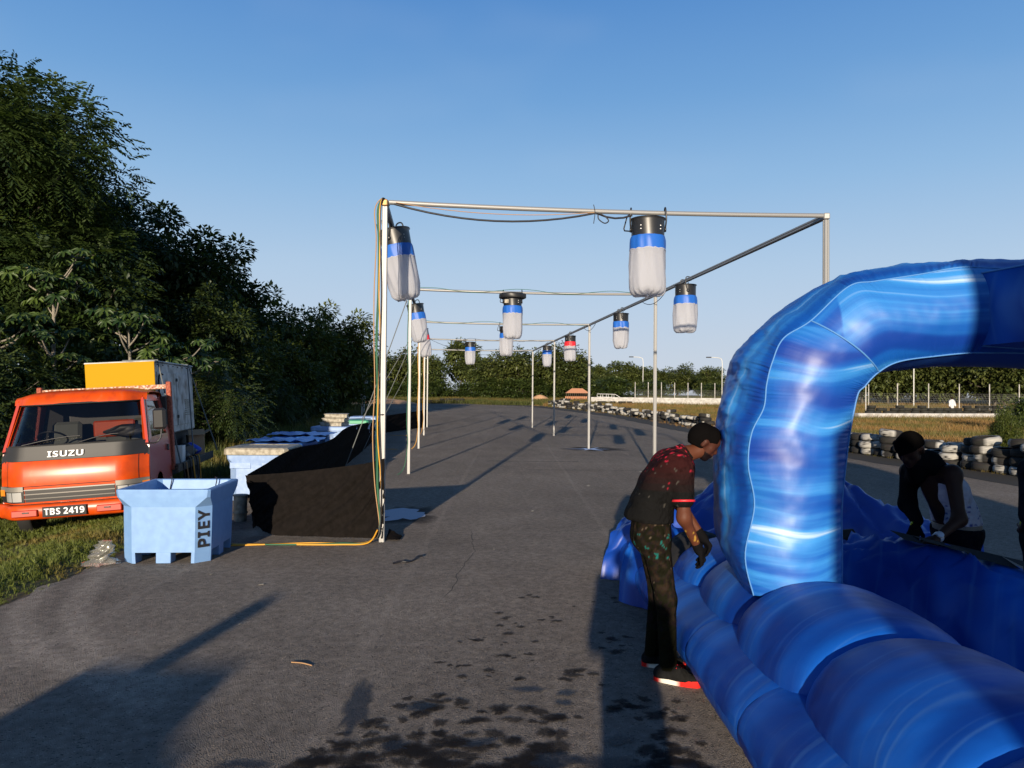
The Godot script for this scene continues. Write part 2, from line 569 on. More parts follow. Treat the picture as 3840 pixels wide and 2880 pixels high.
func setting() -> void:
	# ground to the horizon
	var xs := []
	var ds := []
	for k in [-1500, -600, -300, -150, -90, -60, -40, -30, -24, -20]: xs.append(float(k))
	for k in range(-18, 14): xs.append(float(k))
	for k in [16, 20, 26, 34, 44, 60, 90, 140, 220, 400, 800, 1500]: xs.append(float(k))
	for k in [-200, -80, -40, -20, -10]: ds.append(float(k))
	for k in range(-4, 30): ds.append(float(k))
	for k in [32, 35, 38, 41, 45, 50, 55, 60, 66, 72, 78, 85, 90, 98, 104, 112, 130, 160, 200, 240, 320, 450, 700, 1100, 2000]: ds.append(float(k))
	var mb := MB.new()
	for d: float in ds:
		for x: float in xs:
			var inside: bool = x > along(LEFT_EDGE, d) - 0.2 and x < along(RIGHT_EDGE, d) + 0.2 and d < 98.0
			mb.p(W(x, ground_y(x, d) - (0.03 if inside else 0.012), d))
	var cols := xs.size()
	for r in ds.size() - 1:
		for k in cols - 1:
			var a := r * cols + k
			mb.q(a, a + 1, a + cols + 1, a + cols)
	struct(put(mb, "ground", M.soil))
	# the asphalt: fine cells near the camera so that dust and wheel tracks have soft edges of their own
	mb = MB.new()
	var grain := noise(72, 0.55, 4)
	var fine := noise(73, 2.6, 3)
	var tracks := [[W(-4.29, 0, 8.1), W(-3.94, 0, 7.09), W(-3.59, 0, 6.38), W(-2.89, 0, 5.5), W(-2.2, 0, 5.0)], [W(-4.55, 0, 7.53), W(-4.12, 0, 6.49), W(-3.5, 0, 5.68), W(-2.87, 0, 5.2), W(-2.2, 0, 4.7)]]
	var rails := []
	for tr in tracks: rails.append(smooth_path(tr, 8))
	var rows := []
	var d := -60.0
	while d < 98.0:
		rows.append(d)
		d += 10.0 if d < -10.0 else 1.0 if d < 3.0 else 0.1 if d < 12.0 else 0.5 if d < 30.0 else 3.0 if d < 84.0 else 2.0
	rows.append(98.0)
	for k in rows.size():
		if rows[k] > 43.5 and rows[k] < 46.5: rows[k] = 45.0
	var n := 200
	for r in rows.size():
		var dd: float = rows[r]
		var l := along(LEFT_EDGE, dd)
		var e := along(RIGHT_EDGE, dd)
		for k in n + 1:
			var t := k / float(n)
			var x := lerpf(l, e, pow(t, 1.7))
			if k == 0: x += 0.12 * grain.get_noise_2d(3.0, dd * 3.0)
			var g := 0.51 + 0.10 * grain.get_noise_2d(x * 0.35, dd * 0.25) + 0.07 * grain.get_noise_2d(x * 1.3, dd * 1.3) + 0.060 * fine.get_noise_2d(x, dd)
			if dd > 3.0 and dd < 12.0 and x < 0.0:
				for pth: Array in rails:
					var best := 9.0
					for q: Vector3 in pth: best = minf(best, Vector2(q.x - x, q.z + dd).length())
					g += 0.26 * (1.0 - smoothstep(0.06, 0.15, best)) * (0.75 + 0.4 * fine.get_noise_2d(x * 2.0, dd * 2.0))
			mb.col = Color(g * 1.12, g * 0.99, g * 0.88)
			mb.p(W(x, along(RISE, dd), dd))
	for r in rows.size() - 1:
		for k in n:
			var a := r * (n + 1) + k
			mb.q(a, a + 1, a + n + 2, a + n + 1)
	struct(put(mb, "road", M.asphalt))
	# stony dirt strip along the far side of the road
	mb = MB.new()
	var prev := -1
	for k in range(0, 100):
		var dd := 4.0 + k * 0.9
		var x := along(RIGHT_EDGE, dd)
		var wd := 0.35 * grain.get_noise_2d(40.0, dd * 2.0)
		var a := mb.p(W(x - 0.25 + wd * 0.6, along(RISE, dd) + 0.006, dd))
		mb.p(W(x + 0.8, along(RISE, dd) + 0.02, dd))
		mb.p(W(x + 2.1 + wd, ground_y(x + 2.1, dd) + 0.004, dd))
		if prev >= 0:
			mb.q(prev, prev + 1, a + 1, a)
			mb.q(prev + 1, prev + 2, a + 2, a + 1)
		prev = a
	struct(put(mb, "verge", M.dirt))
	wet_road()
	grass_all()

func blob(mb: MB, x: float, d: float, rx: float, rd: float, y: float, rough: FastNoiseLite, turn := 0.0) -> void:
	# solid within, soaking away over its outer third
	var m := 26
	mb.col = Color(1, 1, 1, 0.6)
	var c := mb.p(W(x, y, d))
	for e in 3:
		mb.col = Color(1, 1, 1, [0.6, 0.4, 0.0][e])
		for k in m:
			var a := TAU * k / m
			var r: float = (1.0 + 0.75 * rough.get_noise_3d(cos(a) * 1.9 + x * 7.0, sin(a) * 1.9 + d * 7.0, 3.0)) * [0.66, 0.86, 1.12][e]
			var q := Vector2(cos(a) * rx * r, sin(a) * rd * r).rotated(turn)
			mb.p(W(x + q.x, y, d + q.y))
	for k in m:
		var j := (k + 1) % m
		mb.t(c, c + 1 + k, c + 1 + j)
		for e in 2:
			var o := c + 1 + e * m
			mb.q(o + k, o + m + k, o + m + j, o + j)

func wet_road() -> void:
	var r := RandomNumberGenerator.new()
	r.seed = 88
	var rough := noise(74, 1.0, 3)
	var mb := MB.new()
	var h := 0.0015
	var made := 0
	while made < 360:
		var d := 3.75 + 3.6 * pow(r.randf(), 1.9)
		var x := r.randf_range(-1.75, 1.75)
		var mask := rough.get_noise_2d(x * 1.5 + 20.0, d * 1.5)
		var near := clampf((5.6 - d) / 1.8, 0.0, 1.0)
		if x < -1.1 + (d - 3.9) * 0.35 or x > 1.05: continue
		if mask < 0.12 - 0.35 * near: continue
		var s := r.randf_range(0.010, 0.042) + near * near * r.randf_range(0.0, 0.05)
		blob(mb, x, d, s * r.randf_range(0.8, 1.7), s * r.randf_range(0.6, 1.3), h, rough, r.randf_range(-0.8, 0.8))
		h += 0.000012
		made += 1
	struct(put(mb, "damp_patches", M.damp))
	mb = MB.new()
	h = 0.0075
	for b in [[-0.92, 4.66, 0.075, 0.34, 0.06], [0.12, 4.95, 0.10, 0.05, 0.0], [0.36, 4.90, 0.07, 0.04, 0.2], [0.33, 4.74, 0.07, 0.04, 0.0], [-0.55, 4.66, 0.10, 0.05, 0.3], [-0.62, 4.15, 0.08, 0.06, 0.0], [-1.35, 3.92, 0.14, 0.05, 0.0], [0.25, 4.0, 0.12, 0.10, 0.4], [0.55, 3.95, 0.22, 0.12, 0.0], [0.9, 3.9, 0.16, 0.09, 0.0], [0.60, 4.25, 0.10, 0.06, 0.5], [-0.15, 4.2, 0.10, 0.04, 0.5]]:
		blob(mb, b[0], b[1], b[2], b[3], h, rough, b[4])
		h += 0.00004
	struct(put(mb, "puddles", M.puddle))
	# spilt paint round two of the posts, and a faint crack
	mb = MB.new()
	for s in [[2.72, 26.7, 1.0, 1.0], [-1.72, 12.0, 0.52, 0.85]]:
		var dark := MB.new()
		blob(dark, s[0] + 0.1, s[1], s[2], s[3], 0.003, rough, 0.1)
		struct(put(dark, "damp_patches", M.damp))
	var c := mb.p(W(2.72, 0.0062, 26.7))
	var star := [0.55, 0.14, 0.62, 0.12, 0.35, 0.16, 0.70, 0.15, 0.42, 0.13, 0.60, 0.16]
	for k in 12:
		var a := TAU * k / 12.0
		mb.p(W(2.72 + cos(a) * star[k] * 1.3, 0.0062, 26.7 + sin(a) * star[k] * 1.6))
	for k in 12: mb.t(c, c + 1 + k, c + 1 + (k + 1) % 12)
	struct(put(mb, "spilt_paint", M.spilt_paint))
	mb = MB.new()
	mb.col = Color(1, 1, 1)
	blob(mb, -1.72, 12.0, 0.33, 0.5, 0.0062, rough)
	struct(put(mb, "spilt_paint", mat("spilt_paint_faded", lin(0.30, 0.33, 0.40), 0.7)))
	mb = MB.new()
	var x := -0.62
	for k in 26:
		var d := 7.2 + k * 0.13
		var x2 := x + r.randf_range(-0.03, 0.03)
		mb.quad(W(x - 0.0025, 0.003, d), W(x + 0.0025, 0.003, d), W(x2 + 0.0025, 0.003, d + 0.13), W(x2 - 0.0025, 0.003, d + 0.13))
		x = x2
	for s in [[-0.7, 1.7, 21.7, 0.05], [-1.1, 0.2, 23.4, 0.03], [0.4, 3.2, 19.3, 0.03]]:
		var px: float = s[0]
		while px < s[1]:
			var step := r.randf_range(0.1, 0.3)
			var wv: float = s[3] * r.randf_range(0.4, 1.0)
			var dz := 0.03 * rough.get_noise_2d(px * 2.0, 5.0)
			mb.quad(W(px, 0.003, s[2] - wv + dz), W(px + step * 0.9, 0.003, s[2] - wv + dz), W(px + step * 0.9, 0.003, s[2] + wv + dz), W(px, 0.003, s[2] + wv + dz))
			px += step
	struct(put(mb, "road_crack", mat("crack_filler", lin(0.05, 0.047, 0.043), 0.9)))

# ------------------------------------------------------------------ grass
func scatter(called: String, mesh: Mesh, places: Array, tints: Array, material: Material, label: String, category: String) -> void:
	var mm := MultiMesh.new()
	mm.transform_format = MultiMesh.TRANSFORM_3D
	mm.use_colors = true
	mm.mesh = mesh
	mm.instance_count = places.size()
	for k in places.size():
		mm.set_instance_transform(k, places[k])
		mm.set_instance_color(k, tints[k])
	var o := MultiMeshInstance3D.new()
	o.name = numbered(called)
	o.multimesh = mm
	o.material_override = material
	add_child(o)
	tag(o, label, category, "", "stuff")

func tuft(seed_: int, blades: int, h: float, spread: float, width: float) -> ArrayMesh:
	var r := RandomNumberGenerator.new()
	r.seed = seed_
	var mb := MB.new()
	for k in blades:
		var a := r.randf() * TAU
		var b := Vector3(cos(a), 0, sin(a))
		var root := b * spread * r.randf()
		var lean := b.rotated(Vector3.UP, r.randf_range(-0.8, 0.8)) * h * r.randf_range(0.15, 0.6)
		var hh := h * r.randf_range(0.55, 1.1)
		var side := Vector3(-b.z, 0, b.x).rotated(Vector3.UP, r.randf_range(-1.0, 1.0)) * width
		var g := r.randf_range(0.75, 1.2)
		mb.col = Color(g, g, g)
		var m := root + lean * 0.35 + Vector3(0, hh * 0.6, 0)
		var p0 := mb.p(root - side)
		mb.p(root + side)
		mb.p(m + side * 0.7)
		mb.p(m - side * 0.7)
		mb.p(root + lean + Vector3(0, hh, 0))
		mb.q(p0, p0 + 1, p0 + 2, p0 + 3)
		mb.t(p0 + 3, p0 + 2, p0 + 4)
	return mb.mesh()

func sprig(seed_: int, leaves: int, size: float) -> ArrayMesh:      # low broad-leaved weed
	var r := RandomNumberGenerator.new()
	r.seed = seed_
	var mb := MB.new()
	for k in leaves:
		var a := r.randf() * TAU
		var out := Vector3(cos(a), r.randf_range(0.1, 0.9), sin(a)).normalized()
		leaf(mb, Vector3(0, r.randf_range(0.0, size), 0) + out * size * 0.3, out, size * r.randf_range(0.7, 1.3), size * 0.45, r.randf_range(0.7, 1.25), r)
	return mb.mesh()

func leaf(mb: MB, at: Vector3, dir: Vector3, length: float, width: float, bright: float, r: RandomNumberGenerator) -> void:
	var side := dir.cross(Vector3(r.randf_range(-0.6, 0.6), 1.0, r.randf_range(-0.6, 0.6))).normalized() * width * 0.5
	mb.col = Color(bright, bright, bright)
	var up := side.cross(dir).normalized() * width * 0.12
	var k := mb.p(at)
	mb.p(at + dir * length * 0.5 + side + up)
	mb.p(at + dir * length - Vector3(0, length * 0.12, 0))
	mb.p(at + dir * length * 0.5 - side + up)
	mb.t(k, k + 1, k + 2)
	mb.t(k, k + 2, k + 3)

func grass_all() -> void:
	var r := RandomNumberGenerator.new()
	r.seed = 404
	var patch := noise(75, 0.28, 3)
	# short turf beside the truck
	var places := []
	var tints := []
	var weeds := []
	var weed_tints := []
	for k in 30000:
		var d := 3.5 + 12.5 * pow(r.randf(), 1.3)
		var e := along(LEFT_EDGE, d)
		var x := e + 0.15 - 7.0 * pow(r.randf(), 1.4)
		if x > e + 0.08 * patch.get_noise_2d(d * 9.0, 1.0): continue
		var near_edge := smoothstep(0.0, 0.6, e - x)
		if r.randf() > 0.35 + 0.65 * near_edge: continue
		var s := r.randf_range(0.6, 1.25) * lerpf(0.5, 1.0, near_edge)
		var t := Transform3D(Basis(Vector3.UP, r.randf() * TAU).scaled(Vector3.ONE * s), W(x, ground_y(x, d) - 0.015, d))
		var p := patch.get_noise_2d(x * 2.0, d * 2.0)
		var g := Color(0.135, 0.165, 0.026).lerp(Color(0.20, 0.15, 0.032), smoothstep(-0.1, 0.5, p))
		if r.randf() < 0.3:
			weeds.append(t)
			weed_tints.append(g * r.randf_range(0.8, 1.2))
		else:
			places.append(t)
			tints.append(g * r.randf_range(0.7, 1.2))
	scatter("grass", tuft(1, 7, 0.09, 0.05, 0.004), places, tints, M.grass_blade, "short green turf in front of the orange truck", "grass")
	scatter("weeds", sprig(2, 7, 0.05), weeds, weed_tints, M.leaf, "low broad-leaved weeds growing in the turf by the truck", "weeds")
	# rough grass along the foot of the wood
	places = []
	tints = []
	for k in 26000:
		var d := 12.0 + 70.0 * pow(r.randf(), 1.5)
		var e := along(LEFT_EDGE, d)
		var x := e - 12.0 * pow(r.randf(), 1.5) - 0.05
		if d < 18.5 and x < -4.9 and x > -8.6 and d < 17.5: continue
		var s := r.randf_range(0.6, 1.5) * (0.6 + 0.5 * smoothstep(0.3, 4.0, e - x))
		places.append(Transform3D(Basis(Vector3.UP, r.randf() * TAU).scaled(Vector3(s, s * r.randf_range(0.8, 1.3), s)), W(x, ground_y(x, d) - 0.02, d)))
		var p := patch.get_noise_2d(x, d)
		tints.append(Color(0.085, 0.105, 0.02).lerp(Color(0.20, 0.15, 0.03), smoothstep(-0.1, 0.4, p)) * r.randf_range(0.7, 1.2))
	scatter("grass", tuft(3, 9, 0.34, 0.14, 0.008), places, tints, M.grass_blade, "rough tall grass along the foot of the dark wood", "grass")
	# the dry field beyond the tyre wall
	places = []
	tints = []
	for k in 90000:
		var d := 14.0 + 90.0 * pow(r.randf(), 1.25)
		var e := along(RIGHT_EDGE, minf(d, 90.0)) + 1.0
		var x := e + (d * 0.8 + 4.0 - e + 4.0) * r.randf()
		if x < e: continue
		if x < e + 1.4 and r.randf() < 0.75: continue
		var s := r.randf_range(0.6, 1.3) * (0.8 + 0.006 * d) * (0.4 if x < e + 1.4 else 1.0)
		places.append(Transform3D(Basis(Vector3.UP, r.randf() * TAU).scaled(Vector3(s, s * r.randf_range(0.8, 1.2), s)), W(x, ground_y(x, d) - 0.02, d)))
		var p := patch.get_noise_2d(x * 0.5, d * 0.5)
		tints.append(Color(0.13, 0.115, 0.022).lerp(Color(0.26, 0.145, 0.042), smoothstep(-0.25, 0.3, p)) * r.randf_range(0.7, 1.25))
	scatter("grass", tuft(4, 10, 0.36, 0.2, 0.009), places, tints, M.grass_blade, "dry brown and green grass of the field beyond the tyre wall", "grass")
	# the bank at the end of the track
	places = []
	tints = []
	for k in 22000:
		var x := r.randf_range(-45.0, 40.0)
		var d := 94.0 + 26.0 * r.randf()
		if d < 99.0 and x < along(RIGHT_EDGE, d) + 1.0: continue
		var s := r.randf_range(0.8, 1.6)
		places.append(Transform3D(Basis(Vector3.UP, r.randf() * TAU).scaled(Vector3(s * 1.6, s, s * 1.6)), W(x, ground_y(x, d) - 0.02, d)))
		var p := patch.get_noise_2d(x * 0.4, d * 0.4)
		tints.append(Color(0.085, 0.10, 0.022).lerp(Color(0.17, 0.13, 0.035), smoothstep(-0.2, 0.3, p)) * r.randf_range(0.7, 1.2))
	scatter("grass", tuft(5, 10, 0.42, 0.3, 0.014), places, tints, M.grass_blade, "green grass bank at the far end of the track", "grass")

# ------------------------------------------------------------------ trees
# one tree shape: trunk, limbs and a crown of single leaves gathered in clumps; spec: h height, r crown radius, low start of crown (0..1)
func tree_shape(seed_: int, h: float, r: float, low: float, clumps: int, leaves: int, length: float, width: float, dark: Color, bright: Color, frond := false) -> Dictionary:
	var g := RandomNumberGenerator.new()
	g.seed = seed_
	var wood := MB.new()
	var fol := MB.new()
	var cy := h * (0.5 + low * 0.5)
	var ry := h - cy
	var lean := Vector3(g.randf_range(-0.1, 0.1) * h, 0, g.randf_range(-0.1, 0.1) * h)
	var fork := Vector3(0, h * maxf(low, 0.18), 0) + lean * 0.3
	tube(wood, smooth_path([Vector3(0, -0.15, 0), fork * 0.5 + Vector3(g.randf_range(-0.1, 0.1), 0, 0), fork, lean * 0.8 + Vector3(0, cy + ry * 0.4, 0)], 3), _taper(10, h * 0.022, h * 0.006), 7)
	var spots := []
	for k in clumps:
		var v := Vector3(g.randfn(), g.randfn(), g.randfn()).normalized()
		var far := pow(g.randf(), 0.42)
		var c := lean + Vector3(0, cy, 0) + Vector3(v.x * r, v.y * ry * (1.0 if v.y > 0 else 0.9), v.z * r) * far * 0.86
		c += Vector3(g.randfn(), g.randfn() * 0.7, g.randfn()) * r * 0.07
		spots.append([c, r * g.randf_range(0.16, 0.30)])
		if k % 3 == 0:
			var root := fork.lerp(lean * 0.8 + Vector3(0, cy, 0), g.randf_range(0.0, 0.9))
			tube(wood, smooth_path([root, root.lerp(c, 0.5) + Vector3(0, -0.06 * h * g.randf(), 0), c], 3), _taper(7, h * 0.0075, h * 0.002), 5, false)
	for s in spots:
		var tone := g.randf()
		for k in leaves:
			var v := Vector3(g.randfn(), g.randfn() * 0.75, g.randfn()).normalized()
			var p: Vector3 = s[0] + v * s[1] * pow(g.randf(), 0.35)
			var dir := (v + Vector3(g.randfn() * 0.5, g.randf_range(-0.55, 0.25), g.randfn() * 0.5)).normalized()
			var tint := dark.lerp(bright, clampf(tone * 0.65 + g.randf() * 0.45, 0, 1))
			if frond:
				_frond(fol, p, dir, length * g.randf_range(0.7, 1.2), width, tint, g)
			else:
				leaf(fol, p, dir, length * g.randf_range(0.7, 1.3), width, 1.0, g)
				for j in 4: fol.c[fol.c.size() - 1 - j] = tint
	return {"wood": wood.mesh(), "crown": fol.mesh()}

func _taper(n: int, a: float, b: float) -> Array:
	var out := []
	for k in n: out.append(lerpf(a, b, k / float(n - 1)))
	return out

func _frond(mb: MB, at: Vector3, dir: Vector3, length: float, width: float, tint: Color, g: RandomNumberGenerator) -> void:
	mb.col = tint
	var side := dir.cross(Vector3.UP)
	if side.length() < 0.1: side = Vector3.RIGHT
	side = side.normalized()
	var pairs := 6
	for k in pairs:
		var t := (k + 1.0) / pairs
		var p := at + dir * length * t - Vector3(0, length * 0.28 * t * t, 0)
		for s: float in [-1.0, 1.0]:
			var tip := p + side * s * width * (1.15 - 0.5 * t) + dir * width * 0.35 - Vector3(0, width * g.randf_range(0.1, 0.6), 0)
			var w := dir * length * 0.055
			var a := mb.p(p - w)
			mb.p(p.lerp(tip, 0.6) - w)
			mb.p(tip)
			mb.p(p.lerp(tip, 0.5) + w)
			mb.t(a, a + 1, a + 2)
			mb.t(a, a + 2, a + 3)

func tree_from(shape: Dictionary, called: String, at: Vector3, turn: float, size: Vector3, label: String, category: String, group: String, bark := "bark") -> Node3D:
	var o := base(called, at, turn)
	o.scale = size
	put(shape.wood, "trunk", M[bark], o)
	put(shape.crown, "crown", M.leaf, o)
	tag(o, label, category, group)
	return o

func cecropia_shape(seed_: int, h: float, heads: int) -> Dictionary:
	var g := RandomNumberGenerator.new()
	g.seed = seed_
	var wood := MB.new()
	var fol := MB.new()
	var top := Vector3(g.randf_range(-0.25, 0.25), h * 0.86, g.randf_range(-0.2, 0.2))
	tube(wood, smooth_path([Vector3(0, -0.1, 0), top * 0.5 + Vector3(g.randf_range(-0.12, 0.12), 0, 0), top], 4), _taper(9, 0.062, 0.035), 7)
	for k in heads:
		var a := TAU * k / heads + g.randf_range(-0.4, 0.4)
		var root := top * g.randf_range(0.80, 0.98)
		var reach := g.randf_range(0.35, 0.95)
		var tip := root + Vector3(cos(a) * reach, g.randf_range(0.25, 0.75), sin(a) * reach)
		tube(wood, smooth_path([root, root.lerp(tip, 0.5) - Vector3(0, 0.08, 0), tip], 3), _taper(7, 0.028, 0.016), 5, false)
		for j in 8:
			var b := TAU * j / 8.0 + g.randf_range(-0.3, 0.3)
			var out := Vector3(cos(b), g.randf_range(-0.15, 0.55), sin(b)).normalized()
			var stalk := g.randf_range(0.28, 0.5)
			var hub := tip + out * stalk
			tube(wood, [tip, tip + out * stalk * 0.5 + Vector3(0, 0.03, 0), hub], [0.008, 0.007, 0.006], 4, false)
			var size := g.randf_range(0.19, 0.31)
			var tone := g.randf_range(0.0, 1.0)
			var tint := Color(0.022, 0.05, 0.012).lerp(Color(0.085, 0.13, 0.024), tone * tone)
			# nine drooping lobes round the hub
			var n := (Vector3.UP + out * 0.7).normalized()
			var u := n.cross(Vector3(out.z, 0.1, -out.x)).normalized()
			var w := n.cross(u)
			for l in 9:
				var c := TAU * (l + 0.2 * g.randf()) / 9.0
				var dir := u * cos(c) + w * sin(c)
				var sd := n.cross(dir)
				fol.col = tint * g.randf_range(0.85, 1.15)
				var e := fol.p(hub)
				fol.p(hub + dir * size * 0.55 + sd * size * 0.17 + n * 0.02)
				fol.p(hub + dir * size * 0.9 + sd * size * 0.12 - n * size * 0.18)
				fol.p(hub + dir * size - n * size * 0.28)
				fol.p(hub + dir * size * 0.9 - sd * size * 0.12 - n * size * 0.18)
				fol.p(hub + dir * size * 0.55 - sd * size * 0.17 + n * 0.02)
				fol.t(e, e + 1, e + 2)
				fol.t(e, e + 2, e + 3)
				fol.t(e, e + 3, e + 4)
				fol.t(e, e + 4, e + 5)
	return {"wood": wood.mesh(), "crown": fol.mesh()}

func trees() -> void:
	var S := {}
	var dk := Color(0.018, 0.034, 0.010)
	var br := Color(0.060, 0.088, 0.020)
	S.frond = tree_shape(101, 10.0, 3.9, 0.12, 120, 72, 0.60, 0.19, Color(0.02, 0.042, 0.012), Color(0.062, 0.095, 0.02), true)
	S.frond2 = tree_shape(102, 9.0, 3.2, 0.10, 90, 64, 0.58, 0.18, Color(0.016, 0.036, 0.012), Color(0.045, 0.078, 0.02), true)
	S.dense = tree_shape(103, 8.0, 2.7, 0.08, 95, 170, 0.24, 0.12, dk, br)
	S.dense2 = tree_shape(104, 8.0, 3.0, 0.05, 110, 160, 0.26, 0.13, dk, Color(0.05, 0.08, 0.018))
	S.light = tree_shape(105, 7.0, 3.1, 0.03, 105, 150, 0.27, 0.12, Color(0.03, 0.055, 0.014), Color(0.115, 0.135, 0.022))
	S.far = tree_shape(106, 8.0, 4.2, 0.06, 90, 110, 0.40, 0.24, Color(0.034, 0.055, 0.016), Color(0.115, 0.13, 0.032))
	S.far2 = tree_shape(107, 8.0, 3.4, 0.10, 75, 110, 0.40, 0.24, Color(0.04, 0.065, 0.02), Color(0.125, 0.145, 0.036))
	S.far3 = tree_shape(108, 8.0, 2.6, 0.22, 55, 90, 0.42, 0.22, Color(0.045, 0.072, 0.022), Color(0.13, 0.15, 0.038))
	S.bush = tree_shape(109, 2.4, 1.5, 0.0, 60, 95, 0.17, 0.085, Color(0.022, 0.042, 0.012), Color(0.08, 0.11, 0.022))
	S.bush2 = tree_shape(110, 2.6, 1.7, 0.0, 55, 40, 0.36, 0.08, Color(0.02, 0.04, 0.013), Color(0.065, 0.09, 0.02), true)
	var g := RandomNumberGenerator.new()
	g.seed = 77
	# x, d, height, shape, natural height, label
	var wood := [
		[-16.8, 25.5, 12.0, "frond", 10.0, "tall feathery-leaved tree rising highest above the orange truck"],
		[-19.0, 27.0, 12.5, "frond2", 9.0, "feathery dark tree behind the tallest tree of the wood"],
		[-16.4, 35.5, 10.4, "dense", 8.0, "dark dense tree standing next along from the tallest feathery tree"],
		[-14.8, 39.5, 9.3, "dense2", 8.0, "dark tree with knobbly tufts along its top in mid-wood"],
		[-14.0, 47.0, 8.3, "light", 7.0, "sunlit yellow-green tree at the shoulder of the wood"],
		[-13.4, 53.5, 8.2, "light", 7.0, "green tree with bright sprays just past the shoulder of the wood"],
		[-13.7, 62.0, 7.3, "dense", 8.0, "low dark tree near the far tip of the wood"],
		[-13.7, 71.0, 5.6, "dense2", 8.0, "last small dark tree at the far tip of the wood"],
		[-20.5, 36.0, 10.8, "dense2", 8.0, "dark tree set back behind the middle of the wood"],
		[-19.0, 44.0, 8.6, "dense", 8.0, "dark tree set back behind the sunlit shoulder of the wood"],
		[-19.5, 55.0, 7.4, "dense2", 8.0, "dark tree set back behind the bright green sprays"],
		[-13.6, 25.0, 7.6, "dense2", 8.0, "dark leafy tree directly above the truck's yellow generator"],
		[-17.8, 24.5, 10.4, "frond2", 9.0, "feathery dark tree above the cab of the orange truck"],
		[-11.9, 29.5, 6.3, "dense", 8.0, "dark leafy tree between the generator and the middle of the wood"],
		[-11.8, 33.0, 5.4, "light", 7.0, "shaded leafy tree low in front of the dark middle wood"],
		[-12.2, 40.0, 5.2, "light", 7.0, "leafy tree low in front of the sunlit shoulder"],
		[-22.0, 22.0, 12.5, "dense", 8.0, "dark tree filling the wood behind the cecropias"],
	]
	for k in wood.size():
		var w: Array = wood[k]
		var s: float = w[2] / w[4]
		var wide := s * g.randf_range(0.95, 1.1)
		tree_from(S[w[3]], "forest_tree", W(w[0], ground_y(w[0], w[1]) - 0.1, w[1]), g.randf() * TAU, Vector3(wide, s, wide), w[5], "tree", "trees of the wood along the track")
	# the same wood runs on past the left edge of the picture and shades what is seen of it
	for k in 6:
		var d := -7.0 - k * 6.0
		var x := -19.5 + g.randf_range(-1.0, 1.0) - k * 0.35
		var s := g.randf_range(1.15, 1.4)
		tree_from(S[["dense2", "frond2", "dense"][k % 3]], "forest_tree", W(x, ground_y(x, d) - 0.1, d), g.randf() * TAU, Vector3(s, s, s), "%s tree of the wood counted back from the truck, outside the picture" % nth(k), "tree", "trees of the wood beyond the left edge of the picture")
	# understory
	for k in 30:
		var d := 15.5 + 2.05 * k + g.randf_range(-0.6, 0.6)
		var x: float = along(LEFT_EDGE, d) - g.randf_range(3.4, 5.6) - (1.6 if d < 22 else 0.0)
		var s := g.randf_range(0.7, 1.35) * (1.15 if d < 30 else 1.0)
		tree_from(S["bush" if k % 2 else "bush2"], "shrub", W(x, ground_y(x, d) - 0.05, d), g.randf() * TAU, Vector3(s, s * g.randf_range(0.8, 1.2), s), "%s shrub along the foot of the wood, counted from the truck" % nth(k), "shrub", "shrubs along the foot of the wood")
	# cecropias above the cab
	var cec := [[-11.7, 20.0, 5.5, 9, "cecropia with a broad flat umbrella crown above the truck cab"], [-12.3, 18.4, 3.8, 7, "low cecropia at the picture's left edge above the cab"], [-11.0, 18.6, 3.4, 5, "low cecropia with pale leaning stem beside the cab roof"], [-10.2, 20.5, 4.2, 6, "small shaded cecropia behind the yellow generator"], [-9.3, 21.5, 3.4, 5, "smallest cecropia right of the yellow generator's roof"]]
	for k in cec.size():
		var c: Array = cec[k]
		tree_from(cecropia_shape(200 + k, c[2], c[3]), "cecropia_tree", W(c[0], ground_y(c[0], c[1]) - 0.05, c[1]), k * 1.3, Vector3.ONE, c[4], "tree", "cecropias behind the truck", "pale_bark")
	# trees across the end of the track
	var far_row := [[-22.0, 112, 7.0, "far2"], [-17.0, 116, 8.2, "far"], [-12.5, 111, 6.8, "far2"], [-8.0, 118, 9.4, "far3"], [-4.0, 113, 6.6, "far2"], [0.5, 110, 8.3, "far"], [6.0, 111, 8.8, "far"], [10.0, 113, 5.6, "far2"], [-28.0, 114, 8.5, "far"], [-34.0, 112, 9.0, "far2"], [-40.0, 116, 9.5, "far"]]
	for k in far_row.size():
		var w: Array = far_row[k]
		var s: float = w[2] / 8.0 * 0.98
		tree_from(S[w[3]], "far_tree", W(w[0], ground_y(w[0], w[1]) - 0.1, w[1]), g.randf() * TAU, Vector3(s * 1.15, s, s * 1.15), "%s of the round trees across the end of the track" % nth(k), "tree", "trees across the end of the track")
	for k in 17:
		var x := -40.0 + k * 3.4 + g.randf_range(-0.8, 0.8)
		var d := 108.0 + g.randf_range(-1.5, 2.5)
		var s := g.randf_range(0.9, 1.5)
		tree_from(S.bush, "shrub", W(x, ground_y(x, d) - 0.05, d), g.randf() * TAU, Vector3(s * 1.6, s, s * 1.6), "%s shrub under the round trees across the track end" % nth(k), "shrub", "shrubs under the trees across the track end")
	for k in 46:
		var x := 14.0 + k * 3.6 + g.randf_range(-1.0, 1.0)
		var d := 178.0 - 0.42 * x + g.randf_range(-7.0, 7.0)
		var s := g.randf_range(0.6, 1.05)
		tree_from(S[["far2", "far3", "far", "far2"][k % 4]], "far_tree", W(x, ground_y(x, d) - 0.1, d), g.randf() * TAU, Vector3(s * 1.2, s, s * 1.2), "%s tree in the belt beyond the chain-link fence, counted from the track end" % nth(k), "tree", "tree belt beyond the chain-link fence")
